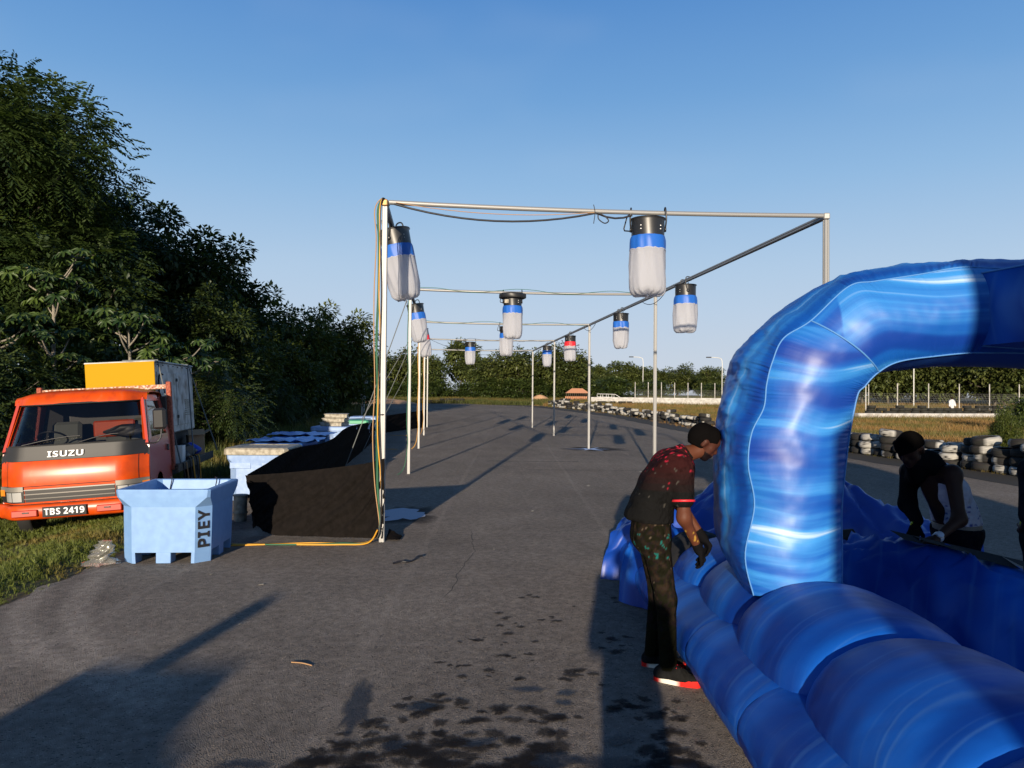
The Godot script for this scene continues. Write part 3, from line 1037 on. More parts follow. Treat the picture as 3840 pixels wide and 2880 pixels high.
	for k in 16:
		var x := 18.0 + k * 8.5 + g.randf_range(-1.5, 1.5)
		var d := 150.0 - 0.36 * x + g.randf_range(-4.0, 4.0)
		var s := g.randf_range(1.1, 1.7)
		tree_from(S.bush, "shrub", W(x, ground_y(x, d) - 0.05, d), g.randf() * TAU, Vector3(s * 1.7, s, s * 1.7), "%s shrub in front of the tree belt, counted from the track end" % nth(k), "shrub", "shrubs in front of the tree belt")
	for k in 13:
		var x := 46.0 + k * 3.4
		var d := 100.0 + g.randf_range(-5.0, 5.0)
		var s := g.randf_range(0.85, 1.2)
		tree_from(S[["far", "far2"][k % 2]], "far_tree", W(x, ground_y(x, d) - 0.1, d), g.randf() * TAU, Vector3(s * 1.15, s, s * 1.15), "%s broad tree seen through the inflatable arch" % nth(k), "tree", "trees seen through the arch")
	for b in [[15.0, 23.3, 0.62, "yellow-green sapling growing behind the tyre stacks"], [27.0, 41.0, 0.9, "round green bush by the concrete kerb under the arch"]]:
		tree_from(S.light if b[2] < 0.7 else S.bush, "shrub", W(b[0], ground_y(b[0], b[1]), b[1]), 0.6, Vector3(0.16, 0.24, 0.16) if b[2] < 0.7 else Vector3.ONE * 0.8, b[3], "shrub", "")

# ------------------------------------------------------------------ pipe frame, blowers and cables
const FRAME_O := Vector3(-1.645, 0, -9.84)
const FRAME_R := Vector3(0.9957, 0, -0.0924)
const FRAME_A := Vector3(-0.0924, 0, -0.9957)
const FRAME_W := 5.9
const FRAME_H := 4.33
const BAY := 8.3

func F(s: float, w: float, y: float) -> Vector3:      # a point of the frame: s metres along, w across, y up
	return FRAME_O + FRAME_A * s + FRAME_R * w + Vector3(0, y, 0)

func grooved(mb: MB, a: Vector3, b: Vector3, r: float) -> void:     # extruded upright with a groove in each face
	var prof := []
	for k in 4:
		var t := PI / 2 * k
		for q: Vector2 in [Vector2(1.0, -0.72), Vector2(1.0, -0.22), Vector2(0.72, -0.16), Vector2(0.72, 0.16), Vector2(1.0, 0.22), Vector2(1.0, 0.72), Vector2(0.86, 0.86)]:
			prof.append(q.rotated(t) * r)
	var bas := frame_of(b - a)
	var up := b - a
	var flat := FRAME_R if absf(up.normalized().dot(FRAME_R)) < 0.5 else FRAME_A
	bas = Basis(flat, up.normalized(), flat.cross(up.normalized()))
	for k in prof.size():
		var p: Vector2 = prof[k]
		var q: Vector2 = prof[(k + 1) % prof.size()]
		var pa := bas.x * p.x - bas.z * p.y
		var qa := bas.x * q.x - bas.z * q.y
		mb.quad(a + pa, a + qa, b + qa, b + pa)
	var c := mb.p(b)
	for p: Vector2 in prof: mb.p(b + bas.x * p.x - bas.z * p.y)
	for k in prof.size(): mb.t(c, c + 1 + k, c + 1 + (k + 1) % prof.size())

func pipe_frame() -> void:
	var root := base("pipe_frame", FRAME_O)
	tag(root, "silver pipe frame of five goalposts joined by rails over the track", "frame")
	for k in 5:
		for side in 2:
			var mb := MB.new()
			var w := side * FRAME_W
			grooved(mb, F(k * BAY, w, 0.0) - FRAME_O, F(k * BAY, w, FRAME_H - 0.05) - FRAME_O, 0.036)
			var post := put(mb, "post", M.aluminium, root)
			mb = MB.new()
			box(mb, F(k * BAY, w, FRAME_H) - FRAME_O, Vector3(0.085, 0.085, 0.085), 0.012, Basis(Vector3.UP, deg_to_rad(-5.3)))
			put(mb, "corner_fitting", M.brass_fitting if k == 0 and side == 0 else M.aluminium, post)
		var mb2 := MB.new()
		tube(mb2, sag(F(k * BAY, 0.05, FRAME_H + 0.01) - FRAME_O, F(k * BAY, FRAME_W - 0.05, FRAME_H + 0.01) - FRAME_O, 0.035, 10), 0.031, 14)
		put(mb2, "crossbar", M.aluminium, root)
	for side in 2:
		for k in 4:
			var mb := MB.new()
			grooved(mb, F(k * BAY + 0.05, side * FRAME_W, FRAME_H) - FRAME_O, F((k + 1) * BAY - 0.05, side * FRAME_W, FRAME_H) - FRAME_O, 0.034)
			put(mb, "rail", M.aluminium, root)

func cloth_profile(mb: MB, rows: Array, sides: int, seed_: int, fold: float) -> void:
	# rows: [radius, y, share of folding]
	var f := noise(seed_, 1.0, 2)
	var rings := []
	for q in rows:
		var r := []
		for k in sides:
			var a := -TAU * k / sides
			var w: float = 1.0 + fold * q[2] * (f.get_noise_3d(cos(a) * 1.9, sin(a) * 1.9, q[1] * 1.1) * 1.6 + 0.35 * f.get_noise_3d(cos(a) * 5.0, sin(a) * 5.0, q[1] * 0.8 + 7.0))
			r.append(Vector3(cos(a) * q[0] * w, q[1] + 0.03 * q[2] * f.get_noise_2d(cos(a) * 2.0, sin(a) * 2.0), sin(a) * q[0] * w))
		rings.append(r)
	loft(mb, rings, true, false, false)

# hangs from the origin (the pipe it is hooked on), along -y
func blower(seed_: int, band: String, slim := 0.0) -> Node3D:
	var root := base("hanging_blower")
	var mb := MB.new()
	lathe(mb, [Vector2(0.17, -0.10), Vector2(0.232, -0.088), Vector2(0.236, -0.10), Vector2(0.218, -0.118), Vector2(0.216, -0.34), Vector2(0.21, -0.345), Vector2(0.19, -0.30)], 28)
	put(mb, "drum", M.black_metal, root)
	mb = MB.new()
	lathe(mb, [Vector2(0.001, -0.112), Vector2(0.17, -0.10)], 20)
	for k in 4: box(mb, Vector3(0, -0.11, 0), Vector3(0.33, 0.012, 0.03), 0, Basis(Vector3.UP, k * PI / 4))
	put(mb, "fan_grille", M.black_plastic, root)
	for s: float in [-1.0, 1.0]:
		mb = MB.new()
		tube(mb, smooth_path([Vector3(s * 0.225, -0.22, 0.015), Vector3(s * 0.235, -0.10, 0.05), Vector3(s * 0.225, 0.03, 0.05), Vector3(s * 0.222, 0.058, 0.0), Vector3(s * 0.222, 0.03, -0.05), Vector3(s * 0.22, -0.03, -0.055)], 4), 0.011, 7)
		lathe(mb, [Vector2(0.001, 0.0), Vector2(0.036, 0.0), Vector2(0.03, 0.022), Vector2(0.001, 0.024)], 12, Vector3(s * 0.216, -0.23, 0.0), frame_of(Vector3(s, 0, 0)))
		put(mb, "hook", M.black_metal, root)
	mb = MB.new()
	tube(mb, [Vector3(-0.225, -0.24, -0.03), Vector3(-0.30, -0.22, -0.09), Vector3(-0.31, -0.19, -0.10), Vector3(-0.265, -0.02, -0.12), Vector3(-0.235, -0.0, -0.12)], 0.010, 6)
	put(mb, "handle", M.black_metal, root)
	mb = MB.new()
	for x: float in [-0.105, 0.15]:
		for y: float in [-0.205, -0.25]:
			var b := Basis(Vector3.UP, 0)
			box(mb, Vector3(x, y, sqrt(0.2175 * 0.2175 - x * x)), Vector3(0.016, 0.012, 0.008), 0.002, b)
	put(mb, "rivets", M.white_plastic, root)
	mb = MB.new()
	var k0 := 1.0 - slim * 0.08
	cloth_profile(mb, [[0.222, -0.325, 0.15], [0.232, -0.36, 0.6], [0.236 * k0, -0.42, 0.8], [0.236 * k0, -0.505, 0.7]], 56, seed_, 0.06)
	put(mb, "bag_band", M[band], root)
	mb = MB.new()
	var k1 := 1.0 - slim
	cloth_profile(mb, [[0.2355 * k0, -0.5055, 0.7], [0.234 * k0, -0.56, 1.0], [0.238 * (1.0 - slim * 0.3), -0.72, 1.2], [0.244 * (1.0 - slim * 0.55), -0.88, 1.2], [0.240 * k1, -1.00, 1.2], [0.228 * k1, -1.05, 1.3], [0.19 * k1, -1.082, 1.6], [0.10 * k1, -1.092, 1.2], [0.02, -1.09, 1.0]], 56, seed_, 0.085)
	put(mb, "bag", M.bag_cloth, root)
	mb = MB.new()
	cloth_profile(mb, [[0.2385 * k0, -0.500, 0.7], [0.2405 * k0, -0.508, 0.7], [0.2385 * k0, -0.516, 0.7]], 56, seed_, 0.06)
	put(mb, "seam", M.bag_cloth, root)
	return root

func blowers() -> void:
	var yaw := deg_to_rad(-5.3)
	var list := [
		# s, w, band, turn, tilt, slim, label
		[0.0, 3.44, "band_blue", 0.0, 0.0, 0.0, "blower with blue-banded white bag on the front crossbar"],
		[BAY, 2.42, "band_blue", 0.0, 0.0, 0.05, "blower with wide fan ring and white bag on the second crossbar"],
		[2 * BAY, 2.98, "band_blue", 0.1, 0.0, 0.12, "blower on the third crossbar, its white bag hanging below the nearer one"],
		[3 * BAY, 2.06, "band_blue", 0.3, 0.0, 0.1, "blower with blue-banded bag on the fourth crossbar"],
		[1.25, 0.02, "band_blue", 1.35, 0.19, 0.12, "large tilted blower with blue-banded bag beside the front post with cables"],
		[10.6, 0.02, "band_blue", 1.45, 0.16, 0.2, "tilted blower with blue-banded bag just behind the second post"],
		[18.6, 0.02, "band_red", 1.4, 0.18, 0.22, "tilted blower with red-banded bag by the cabled row of posts"],
		[6.0, FRAME_W, "band_blue", -1.45, 0.0, -0.02, "nearest blower on the rail ending above the inflatable"],
		[11.9, FRAME_W, "band_blue", -1.4, 0.0, 0.2, "blower with tapering bag between second and third posts opposite the cables"],
		[20.6, FRAME_W, "band_red", -1.5, 0.0, 0.02, "upright blower with red-banded bag on the rail opposite the cables"],
		[27.3, FRAME_W, "band_blue", -1.4, 0.0, 0.2, "farthest blower with blue-banded bag on the far rail"],
	]
	for k in list.size():
		var b: Array = list[k]
		var o := blower(300 + k, b[2], b[5])
		o.position = F(b[0], b[1], FRAME_H + (0.0 if k > 3 else -0.02))
		o.rotation = Vector3(0, yaw + b[3], 0)
		if b[4] != 0.0: o.transform.basis = Basis(Vector3(0, 0, 1), b[4]) * o.transform.basis
		tag(o, b[6], "blower", "blowers hanging from the pipe frame")
		if k == 1:
			var mb := MB.new()
			lathe(mb, [Vector2(0.16, -0.02), Vector2(0.31, -0.025), Vector2(0.325, -0.05), Vector2(0.325, -0.13), Vector2(0.30, -0.15), Vector2(0.18, -0.13)], 8)
			for j in 4: box(mb, Vector3(0, -0.03, 0), Vector3(0.6, 0.014, 0.05), 0, Basis(Vector3.UP, j * PI / 4))
			put(mb, "fan_ring", M.black_plastic, o)
			mb = MB.new()
			box(mb, Vector3(-0.12, -0.23, 0.205), Vector3(0.10, 0.09, 0.03), 0.006)
			put(mb, "switch_box", M.lid_cream, o)

func cord(called: String, pts: Array, r: float, material: String, label: String, group := "", per := 6) -> void:
	var mb := MB.new()
	tube(mb, smooth_path(pts, per) if per > 1 else pts, r, 6)
	tag(put(mb, called, M[material]), label, "cable", group)

func cables() -> void:
	var t := FRAME_H
	var g := "cables on the front post"
	# sagging bundle under the front crossbar
	cord("cable", sag(F(-0.04, 0.12, t - 0.02), F(-0.04, 2.72, t - 0.06), 0.16) + sag(F(-0.04, 2.76, t - 0.065), F(-0.03, 3.22, t - 0.07), 0.05, 4), 0.013, "cable_black", "thick black cable sagging under the front crossbar", "", 1)
	cord("cable", sag(F(-0.045, 0.14, t + 0.0), F(-0.045, 2.72, t - 0.05), 0.085), 0.005, "cable_tan", "thin tan cable sagging under the front crossbar", "", 1)
	cord("cable_tie", [F(-0.05, 2.70, t + 0.05), F(-0.05, 2.72, t - 0.05), F(-0.06, 2.70, t - 0.2)], 0.005, "cable_black", "black cable tie hanging off the front crossbar", "", 3)
	cord("cable", [F(-0.05, 2.74, t - 0.06), F(-0.05, 2.82, t - 0.08), F(-0.05, 2.90, t - 0.15), F(-0.05, 2.85, t - 0.19), F(-0.05, 2.77, t - 0.14), F(-0.05, 2.76, t - 0.08)], 0.008, "cable_black", "small black cable loop beside the tie on the front crossbar")
	# the bundle down the front post
	var bundle := [["cable_green", -0.070, 0.052, 0.009], ["cable_tan", -0.115, 0.05, 0.007], ["cable_yellow", -0.052, 0.056, 0.008], ["cable_black", -0.04, 0.058, 0.008], ["cable_green", -0.085, 0.02, 0.007]]
	var words := ["thick green cable", "loose tan cable", "yellow cable", "black cable", "thin green cable"]
	for k in bundle.size():
		var b: Array = bundle[k]
		var pts := [F(0.06, 0.05, t - 0.02), F(-b[2] - 0.02, -0.02, t + 0.045), F(-b[2], b[1] - 0.01, t - 0.10)]
		for j in 6:
			var y := t - 0.5 - j * 0.62
			pts.append(F(-b[2], b[1] + 0.012 * sin(j * 2.1 + k * 1.7) + (0.03 if j == 5 else 0.0), y))
		pts.append(F(-b[2] - 0.03, -0.02, 0.16))
		pts.append(F(-b[2] - 0.06, -0.10, 0.03))
		cord("cable", pts, b[3], b[0], "%s running down the front post" % words[k], g)
	var floor_cables := [["cable_yellow", 0.0, "yellow cable lying along the foot of the black cloth"], ["cable_green", 0.035, "green cable lying along the foot of the black cloth"], ["cable_yellow", 0.065, "second yellow cable snaking along the foot of the black cloth"]]
	for k in 3:
		var b: Array = floor_cables[k]
		var pts := [F(-0.06, -0.05, 0.16), F(-0.11 - b[1], -0.16, 0.02)]
		for j in 5:
			var x := -0.5 - j * 0.40
			pts.append(F(-0.13 - b[1] + 0.035 * sin(j * 1.9 + k * 2.0), x, 0.013))
		if k == 1:
			pts.append(F(-0.05, -2.1, 0.06))
		cord("cable", pts, 0.009, b[0], b[2])
	for y: float in [0.17, 1.62]:
		var mb := MB.new()
		lathe(mb, [Vector2(0.05, -0.008), Vector2(0.056, 0.0), Vector2(0.05, 0.008)], 14, F(0, -0.02, y))
		tag(put(mb, "cable_tie", M.cable_black), "black tie round the front post %s" % ("near the ground" if y < 1.0 else "above the cloth"), "cable tie")
	# thin wires along the other crossbars and rails
	for k in [1, 2, 3, 4]:
		var pts := []
		for j in 13:
			var w := FRAME_W * (0.03 + 0.94 * j / 12.0)
			pts.append(F(k * BAY - 0.03, w, t + 0.05 * sin(j * 1.3 + k) + 0.01 - (0.12 if k == 3 and j % 6 == 3 else 0.0)))
		cord("wire", pts, 0.006, "cable_green" if k < 3 else "cable_black", "thin dark wire wound along the %s crossbar" % nth(k), "", 4)
	cord("cable", sag(F(3 * BAY - 0.05, 0.2, t), F(4 * BAY - 0.05, 4.6, t - 0.15), 0.35), 0.008, "cable_black", "black cable slung between the two farthest crossbars", "", 1)
	for s: float in [7.2, 15.2, 23.6]:
		cord("cable", sag(F(s, FRAME_W - 0.05, t - 0.04), F(s + 2.2, FRAME_W - 0.05, t - 0.04), 0.18, 8), 0.008, "cable_black", "black cable looped under the rail past the %s post opposite the cables" % nth(int(s / BAY) + 1), "", 1)
	for k in [1, 2, 3]:
		var pts := [F(k * BAY - 0.05, -0.03, t - 0.05)]
		for j in 6: pts.append(F(k * BAY - 0.05, -0.04 - 0.015 * sin(j * 2.0), t - 0.6 - j * 0.62))
		pts.append(F(k * BAY - 0.12, -0.2, 0.02))
		pts.append(F(k * BAY - 0.5, -0.9, 0.015))
		pts.append(F(k * BAY - 0.2, -1.5, 0.015))
		cord("cable", pts, 0.008, "cable_green" if k == 1 else "cable_yellow", "cable dropping down the %s post of the cabled row" % nth(k), "")
	# guy ropes to the ground on the tub side
	var ropes := [[BAY, -1.55, 0.4, "first"], [2 * BAY, -1.7, -2.0, "second"], [2 * BAY, -2.6, 1.0, "third"], [3 * BAY, -2.0, -4.0, "fourth"]]
	for r in ropes:
		var mb := MB.new()
		tube(mb, sag(F(r[0], 0, t - 0.02), F(r[0] + r[2], r[1], 0.02), 0.05, 8), 0.011, 6)
		tag(put(mb, "guy_rope", M.rope_grey), "%s slanting grey guy rope from the cabled row of posts" % r[3], "rope", "guy ropes of the frame")

# ------------------------------------------------------------------ fish tubs
func oct(x: float, z: float, c: float, y: float) -> Array:
	return [Vector3(x, y, z - c), Vector3(x, y, -z + c), Vector3(x - c, y, -z), Vector3(-x + c, y, -z), Vector3(-x, y, -z + c), Vector3(-x, y, z - c), Vector3(-x + c, y, z), Vector3(x - c, y, z)]

func flat_loft(mb: MB, rings: Array, inward := false) -> void:
	for r in rings.size() - 1:
		var m: int = rings[r].size()
		for k in m:
			var a: Vector3 = rings[r][k]
			var b: Vector3 = rings[r][(k + 1) % m]
			var c: Vector3 = rings[r + 1][(k + 1) % m]
			var d: Vector3 = rings[r + 1][k]
			if inward: mb.quad(a, d, c, b)
			else: mb.quad(a, b, c, d)

func tub(label: String, material: String, lid := "") -> Node3D:
	var o := base("fish_tub")
	tag(o, label, "tub", "insulated fish tubs")
	var x := 0.50
	var z := 0.55
	var mb := MB.new()
	flat_loft(mb, [oct(x - 0.028, z - 0.028, 0.135, 0.12), oct(x - 0.018, z - 0.018, 0.14, 0.62), oct(x - 0.002, z - 0.002, 0.03, 0.73), oct(x + 0.006, z + 0.006, 0.025, 0.80), oct(x + 0.0, z + 0.0, 0.025, 0.815), oct(x - 0.052, z - 0.052, 0.05, 0.815), oct(x - 0.06, z - 0.06, 0.05, 0.805)])
	flat_loft(mb, [oct(x - 0.11, z - 0.11, 0.08, 0.17), oct(x - 0.085, z - 0.085, 0.06, 0.66), oct(x - 0.07, z - 0.07, 0.05, 0.70), oct(x - 0.06, z - 0.06, 0.05, 0.805)], true)
	var c := mb.p(Vector3(0, 0.17, 0))
	for q: Vector3 in oct(x - 0.11, z - 0.11, 0.08, 0.17): mb.p(q)
	for k in 8: mb.t(c, c + 1 + k, c + 1 + (k + 1) % 8)
	var u := mb.p(Vector3(0, 0.12, 0))
	for q: Vector3 in oct(x - 0.028, z - 0.028, 0.135, 0.12): mb.p(q)
	for k in 8: mb.t(u, u + 1 + (k + 1) % 8, u + 1 + k)
	put(mb, "shell", M[material], o)
	for sz: float in [-1.0, 0.0, 1.0]:
		for sx: float in [-1.0, 0.0, 1.0]:
			if sx == 0.0 and sz == 0.0: continue
			mb = MB.new()
			if sx != 0.0 and sz != 0.0:
				var x0 := x - 0.028
				var z0 := z - 0.028
				var foot := []
				for q: Vector2 in [Vector2(x0, z0 - 0.17), Vector2(x0 - 0.17, z0 - 0.17), Vector2(x0 - 0.17, z0), Vector2(x0 - 0.135, z0), Vector2(x0, z0 - 0.135)]: foot.append(q)
				if sx * sz < 0.0: foot.reverse()
				var low := []
				var high := []
				for q: Vector2 in foot:
					low.append(Vector3(sx * (q.x - 0.006), 0.0, sz * (q.y - 0.006)))
					high.append(Vector3(sx * q.x, 0.121, sz * q.y))
				low.reverse()
				high.reverse()
				flat_loft(mb, [low, high], true)
			else:
				box(mb, Vector3(sx * (x - 0.029 - 0.08), 0.062, sz * (z - 0.029 - 0.08)), Vector3(0.16, 0.124, 0.16), 0.006)
			put(mb, "foot", M[material], o)
	if lid:
		mb = MB.new()
		flat_loft(mb, [oct(x + 0.03, z + 0.03, 0.05, 0.80), oct(x + 0.05, z + 0.05, 0.06, 0.81), oct(x + 0.05, z + 0.05, 0.06, 0.90), oct(x + 0.02, z + 0.02, 0.06, 0.925), oct(x - 0.12, z - 0.12, 0.06, 0.925), oct(x - 0.14, z - 0.14, 0.06, 0.912), oct(x - 0.48, z - 0.53, 0.01, 0.912)])
		var cc := mb.p(Vector3(0, 0.912, 0))
		put(mb, "lid", M[lid], o)
		mb = MB.new()
		for sx: float in [-1.0, 1.0]:
			box(mb, Vector3(sx * 0.27, 0.62, z - 0.022), Vector3(0.36, 0.11, 0.03), 0.008)
		put(mb, "label_plate", M[material], o)
	return o

func tubs() -> void:
	var t := tub("light blue fish tub nearest the camera with black stencilled letters", "tub_blue")
	t.position = W(-3.86, 0, 9.02)
	t.rotation.y = deg_to_rad(4.0)
	# stencilled letters up the chamfered corner
	var tm := TextMesh.new()
	var f := SystemFont.new()
	f.font_names = PackedStringArray(["Droid Sans"])
	f.font_weight = 700
	tm.font = f
	tm.text = "PIEY"
	tm.font_size = 40
	tm.pixel_size = 0.0034
	tm.depth = 0.003
	var o := MeshInstance3D.new()
	o.name = "lettering"
	o.mesh = tm
	o.material_override = M.paint_black
	t.add_child(o, true)
	var n := Vector3(1, -0.02, 1).normalized()
	var up := Vector3(0, 1, 0)
	var across := up.cross(n).normalized()
	o.transform = Transform3D(Basis(up, -across, n).scaled_local(Vector3(1.5, 1.35, 1.0)), Vector3(0.411, 0.365, 0.461) + n * 0.006)
	for p in [[[-0.35, -0.55, 0.30], 0], [[0.20, -0.5, 0.30], 1]]:
		cord("rope", [t.position + Vector3(p[0][0], 0.84, -0.52), t.position + Vector3(p[0][0] + 0.05, 0.82, -0.44), t.position + Vector3(p[0][0] + 0.03, 0.66, -0.44), t.position + Vector3(p[0][0] + 0.12, 0.56, -0.40)], 0.007, "cable_black", "thin black cord over the %s of the stencilled tub" % ["back corner", "far rim"][p[1]])
	var list := [
		[-4.45, 13.9, 3.0, "tub_pale", "lid_cream", "pale fish tub with a dirty cream lid beside the truck bed"],
		[-4.75, 16.1, -2.0, "tub_pale", "lid_blue", "fish tub with a blue lid behind the cream-lidded tub"],
		[-5.05, 18.4, 4.0, "tub_pale", "lid_blue", "farther of the two blue-lidded fish tubs"],
		[-5.15, 22.4, 0.0, "tub_pale", "tub_pale", "lavender fish tub with stacked cream trays on its lid"],
		[-5.6, 27.5, 3.0, "tub_pale", "lid_green", "fish tub with a green lid far along the black cloth"],
		[-6.0, 31.5, 3.0, "tub_pale", "tub_pale", "farthest pale fish tub along the black cloth"],
	]
	for b in list:
		var k := tub(b[5], b[3], b[4])
		k.position = W(b[0], 0, b[1])
		k.rotation.y = deg_to_rad(b[2])
		if b[4] == "lid_blue": k.scale.y = 0.93
	# things lying on the lids
	for k in 3:
		var mb := MB.new()
		box(mb, Vector3(0, 0.055, 0), Vector3(0.62, 0.10, 0.72), 0.012)
		box(mb, Vector3(0, 0.108, 0), Vector3(0.66, 0.02, 0.76), 0.006)
		var o2 := put(mb, "tray", M.lid_cream)
		o2.position = W(-5.12 + 0.03 * k, 0.925 + k * 0.12, 22.3)
		o2.rotation.y = 0.12 * k - 0.1
		tag(o2, "cream tray, %s from the bottom of the stack on the lavender tub" % nth(k), "tray", "stack of cream trays")
	for k in 2:
		var mb := MB.new()
		var f2 := noise(81 + k, 1.0, 3)
		var rings := []
		for r in 9:
			var row := []
			for c in 13:
				row.append(Vector3((c - 6) * 0.115, 0.03 + 0.10 * absf(f2.get_noise_2d(c * 0.4, r * 0.5)) + 0.012, (4 - r) * 0.16))
			rings.append(row)
		loft(mb, rings, false, false, false)
		var o3 := put(mb, "tarpaulin", M.lid_blue)
		o3.position = W(-4.7 - k * 0.3, 0.845, 16.2 + k * 2.3)
		tag(o3, "crumpled blue tarpaulin over the %s blue-lidded tub" % ["nearer", "farther"][k], "tarpaulin")
	var strips := MB.new()
	for k in 3: box(strips, Vector3(0.2 * k - 0.2, 0.02 + 0.03 * k, 0.12 * k), Vector3(1.2, 0.03, 0.08), 0.006, Basis(Vector3.UP, 0.25 - 0.16 * k))
	var so := put(strips, "plastic_strip", M.tub_pale)
	so.position = W(-5.6, 0.93, 27.4)
	tag(so, "pale plastic strips lying on the green-lidded tub", "strips")
	# bucket in the gap beside the near tub
	var mb2 := MB.new()
	lathe(mb2, [Vector2(0.001, 0.01), Vector2(0.085, 0.01), Vector2(0.09, 0.0), Vector2(0.092, 0.10), Vector2(0.105, 0.11), Vector2(0.105, 0.135), Vector2(0.094, 0.14), Vector2(0.098, 0.36), Vector2(0.106, 0.365), Vector2(0.106, 0.385), Vector2(0.001, 0.385)], 18)
	var bk := put(mb2, "bucket", M.lid_cream)
	bk.position = W(-3.98, 0, 11.35)
	tag(bk, "cream plastic bucket in the gap behind the stencilled tub", "bucket")
	# tubs stacked behind the camera: their shadow lies across the near road
	var stack := [[-3.62, -5.0, 0.0], [-3.58, -5.05, 0.82], [-3.45, -6.3, 0.0], [-3.42, -6.25, 0.82]]
	for k in 4:
		var s := tub(["lower fish tub of the stack behind the camera", "upper fish tub of the stack behind the camera", "lower fish tub of the second stack behind the camera", "upper fish tub of the second stack behind the camera"][k], "tub_blue")
		s.position = W(stack[k][0], stack[k][2], stack[k][1])
	var roll := MB.new()
	lathe(roll, [Vector2(0.001, 0.0), Vector2(0.09, 0.0), Vector2(0.095, 1.0), Vector2(0.09, 1.02), Vector2(0.001, 1.02)], 14)
	var ro := put(roll, "cloth_roll", M.black_cloth)
	ro.position = W(-3.80, 0.99, -5.0)
	ro.rotation.z = -0.12
	tag(ro, "rolled black cloth standing in the upper tub behind the camera", "cloth roll")
	var sheet := MB.new()
	var f3 := noise(84, 1.0, 3)
	var rr := []
	for r in 13:
		var row := []
		for c in 21:
			var u := c / 20.0
			var v := r / 12.0
			row.append(Vector3(-0.55 + 1.1 * u, 0.82 + 0.3 * absf(f3.get_noise_2d(u * 3.0, v * 3.0)) * sin(PI * u) * sin(PI * v) + 0.10 * sin(PI * u) * sin(PI * v), 0.55 - 1.1 * v))
		rr.append(row)
	loft(sheet, rr, false, false, false)
	var sh := put(sheet, "cloth_heap", M.black_cloth)
	sh.position = W(-3.42, 0.80, -6.25)
	tag(sh, "heap of black cloth on the second stack behind the camera", "cloth")

# ------------------------------------------------------------------ black cloth along the tubs
func cloth_sheet(called: String, foot: Array, top: Array, label: String, seed_: int, crease := 0.03) -> void:
	# foot and top: matching polylines; the cloth hangs between them with slanting creases
	var f := noise(seed_, 1.0, 3)
	var mb := MB.new()
	var cols := 110
	var rows := 24
	var fp := smooth_path(foot, 8)
	var tp := smooth_path(top, 8)
	var rings := []
	for back in 1:
		for r in rows + 1:
			var v := r / float(rows)
			var row := []
			for c in cols + 1:
				var u := c / float(cols)
				var k := u * (fp.size() - 1)
				var a: Vector3 = fp[int(k)].lerp(fp[mini(int(k) + 1, fp.size() - 1)], k - int(k))
				var b: Vector3 = tp[int(k)].lerp(tp[mini(int(k) + 1, tp.size() - 1)], k - int(k))
				var p := a.lerp(b, v)
				var side: Vector3 = (fp[-1] - fp[0]).cross(Vector3.UP).normalized()
				var slant := u * 2.6 - v * 1.4
				var ridge := 1.0 - absf(f.get_noise_2d(slant * 2.4, (u + v) * 0.5)) * 2.0
				var w := f.get_noise_2d(slant * 2.2, (u + v) * 0.6) + 0.7 * pow(maxf(ridge, 0.0), 5.0) + 0.4 * f.get_noise_2d(slant * 8.0, (u + v) * 0.8 + 5.0)
				p += side * crease * w * (0.35 + 0.65 * sin(PI * clampf(v, 0.02, 0.98)))
				p.y = maxf(p.y, 0.008)
				row.append(p)
			rings.append(row)
	loft(mb, rings, false, false, false)
	tag(put(mb, called, M.black_cloth), label, "cloth", "black cloth hung along the tubs")

func cloths() -> void:
	cloth_sheet("hanging_cloth", [W(-3.42, 0.12, 10.35), W(-3.15, 0.015, 10.2), W(-2.5, 0.01, 10.1), W(-1.9, 0.02, 9.98), W(-1.62, 0.05, 9.80)], [W(-3.62, 0.76, 10.5), W(-3.15, 0.80, 10.4), W(-2.5, 0.88, 10.25), W(-1.9, 0.98, 10.0), W(-1.60, 1.07, 9.76)], "black cloth stretched from the front post to the near tub", 91, 0.06)
	cloth_sheet("hanging_cloth", [W(-3.55, 0.01, 10.6), W(-3.75, 0.01, 13.4), W(-4.0, 0.01, 17.0), W(-4.35, 0.01, 20.5), W(-5.1, 0.01, 27.5), W(-6.1, 0.01, 35.6)], [W(-3.62, 0.76, 10.6), W(-3.8, 0.91, 13.4), W(-4.05, 0.82, 17.0), W(-4.35, 0.98, 20.5), W(-5.1, 0.85, 27.5), W(-6.1, 0.80, 35.6)], "long black cloth running back in front of the row of tubs", 92, 0.05)
	cloth_sheet("hanging_cloth", [W(-6.1, 0.01, 35.7), W(-5.6, 0.01, 38.5), W(-5.1, 0.01, 41.0), W(-4.75, 0.01, 42.9)], [W(-6.1, 0.80, 35.7), W(-5.6, 0.86, 38.5), W(-5.1, 0.92, 41.0), W(-4.75, 0.98, 42.9)], "far black cloth panel ending at the farthest post", 93, 0.05)
	var mb := MB.new()
	var f := noise(94, 1.0, 3)
	var rings := []
	for r in 7:
		var row := []
		for c in 9: row.append(W(-1.60 + c * 0.022, 0.012 + 0.10 * (1.0 - c / 8.0) * (r / 6.0) + 0.02 * absf(f.get_noise_2d(c, r)), 9.9 + r * 0.04 + 0.03 * f.get_noise_2d(c * 0.7, 3.0)))
		rings.append(row)
	loft(mb, rings, false, false, false)
	tag(put(mb, "cloth_scrap", M.black_cloth), "loose end of black cloth trailing at the front post's foot", "cloth")

# ------------------------------------------------------------------ orange truck; own axes: +z forward, origin on the ground under the front
func cab_z(y: float) -> float:
	return along([[0.3, 0.03], [0.55, 0.045], [0.70, 0.058], [0.85, 0.062], [0.96, 0.056], [1.06, 0.040], [1.13, 0.021], [1.18, 0.0], [1.38, -0.05], [2.0, -0.36], [2.1, -0.45], [2.2, -0.9]], y)

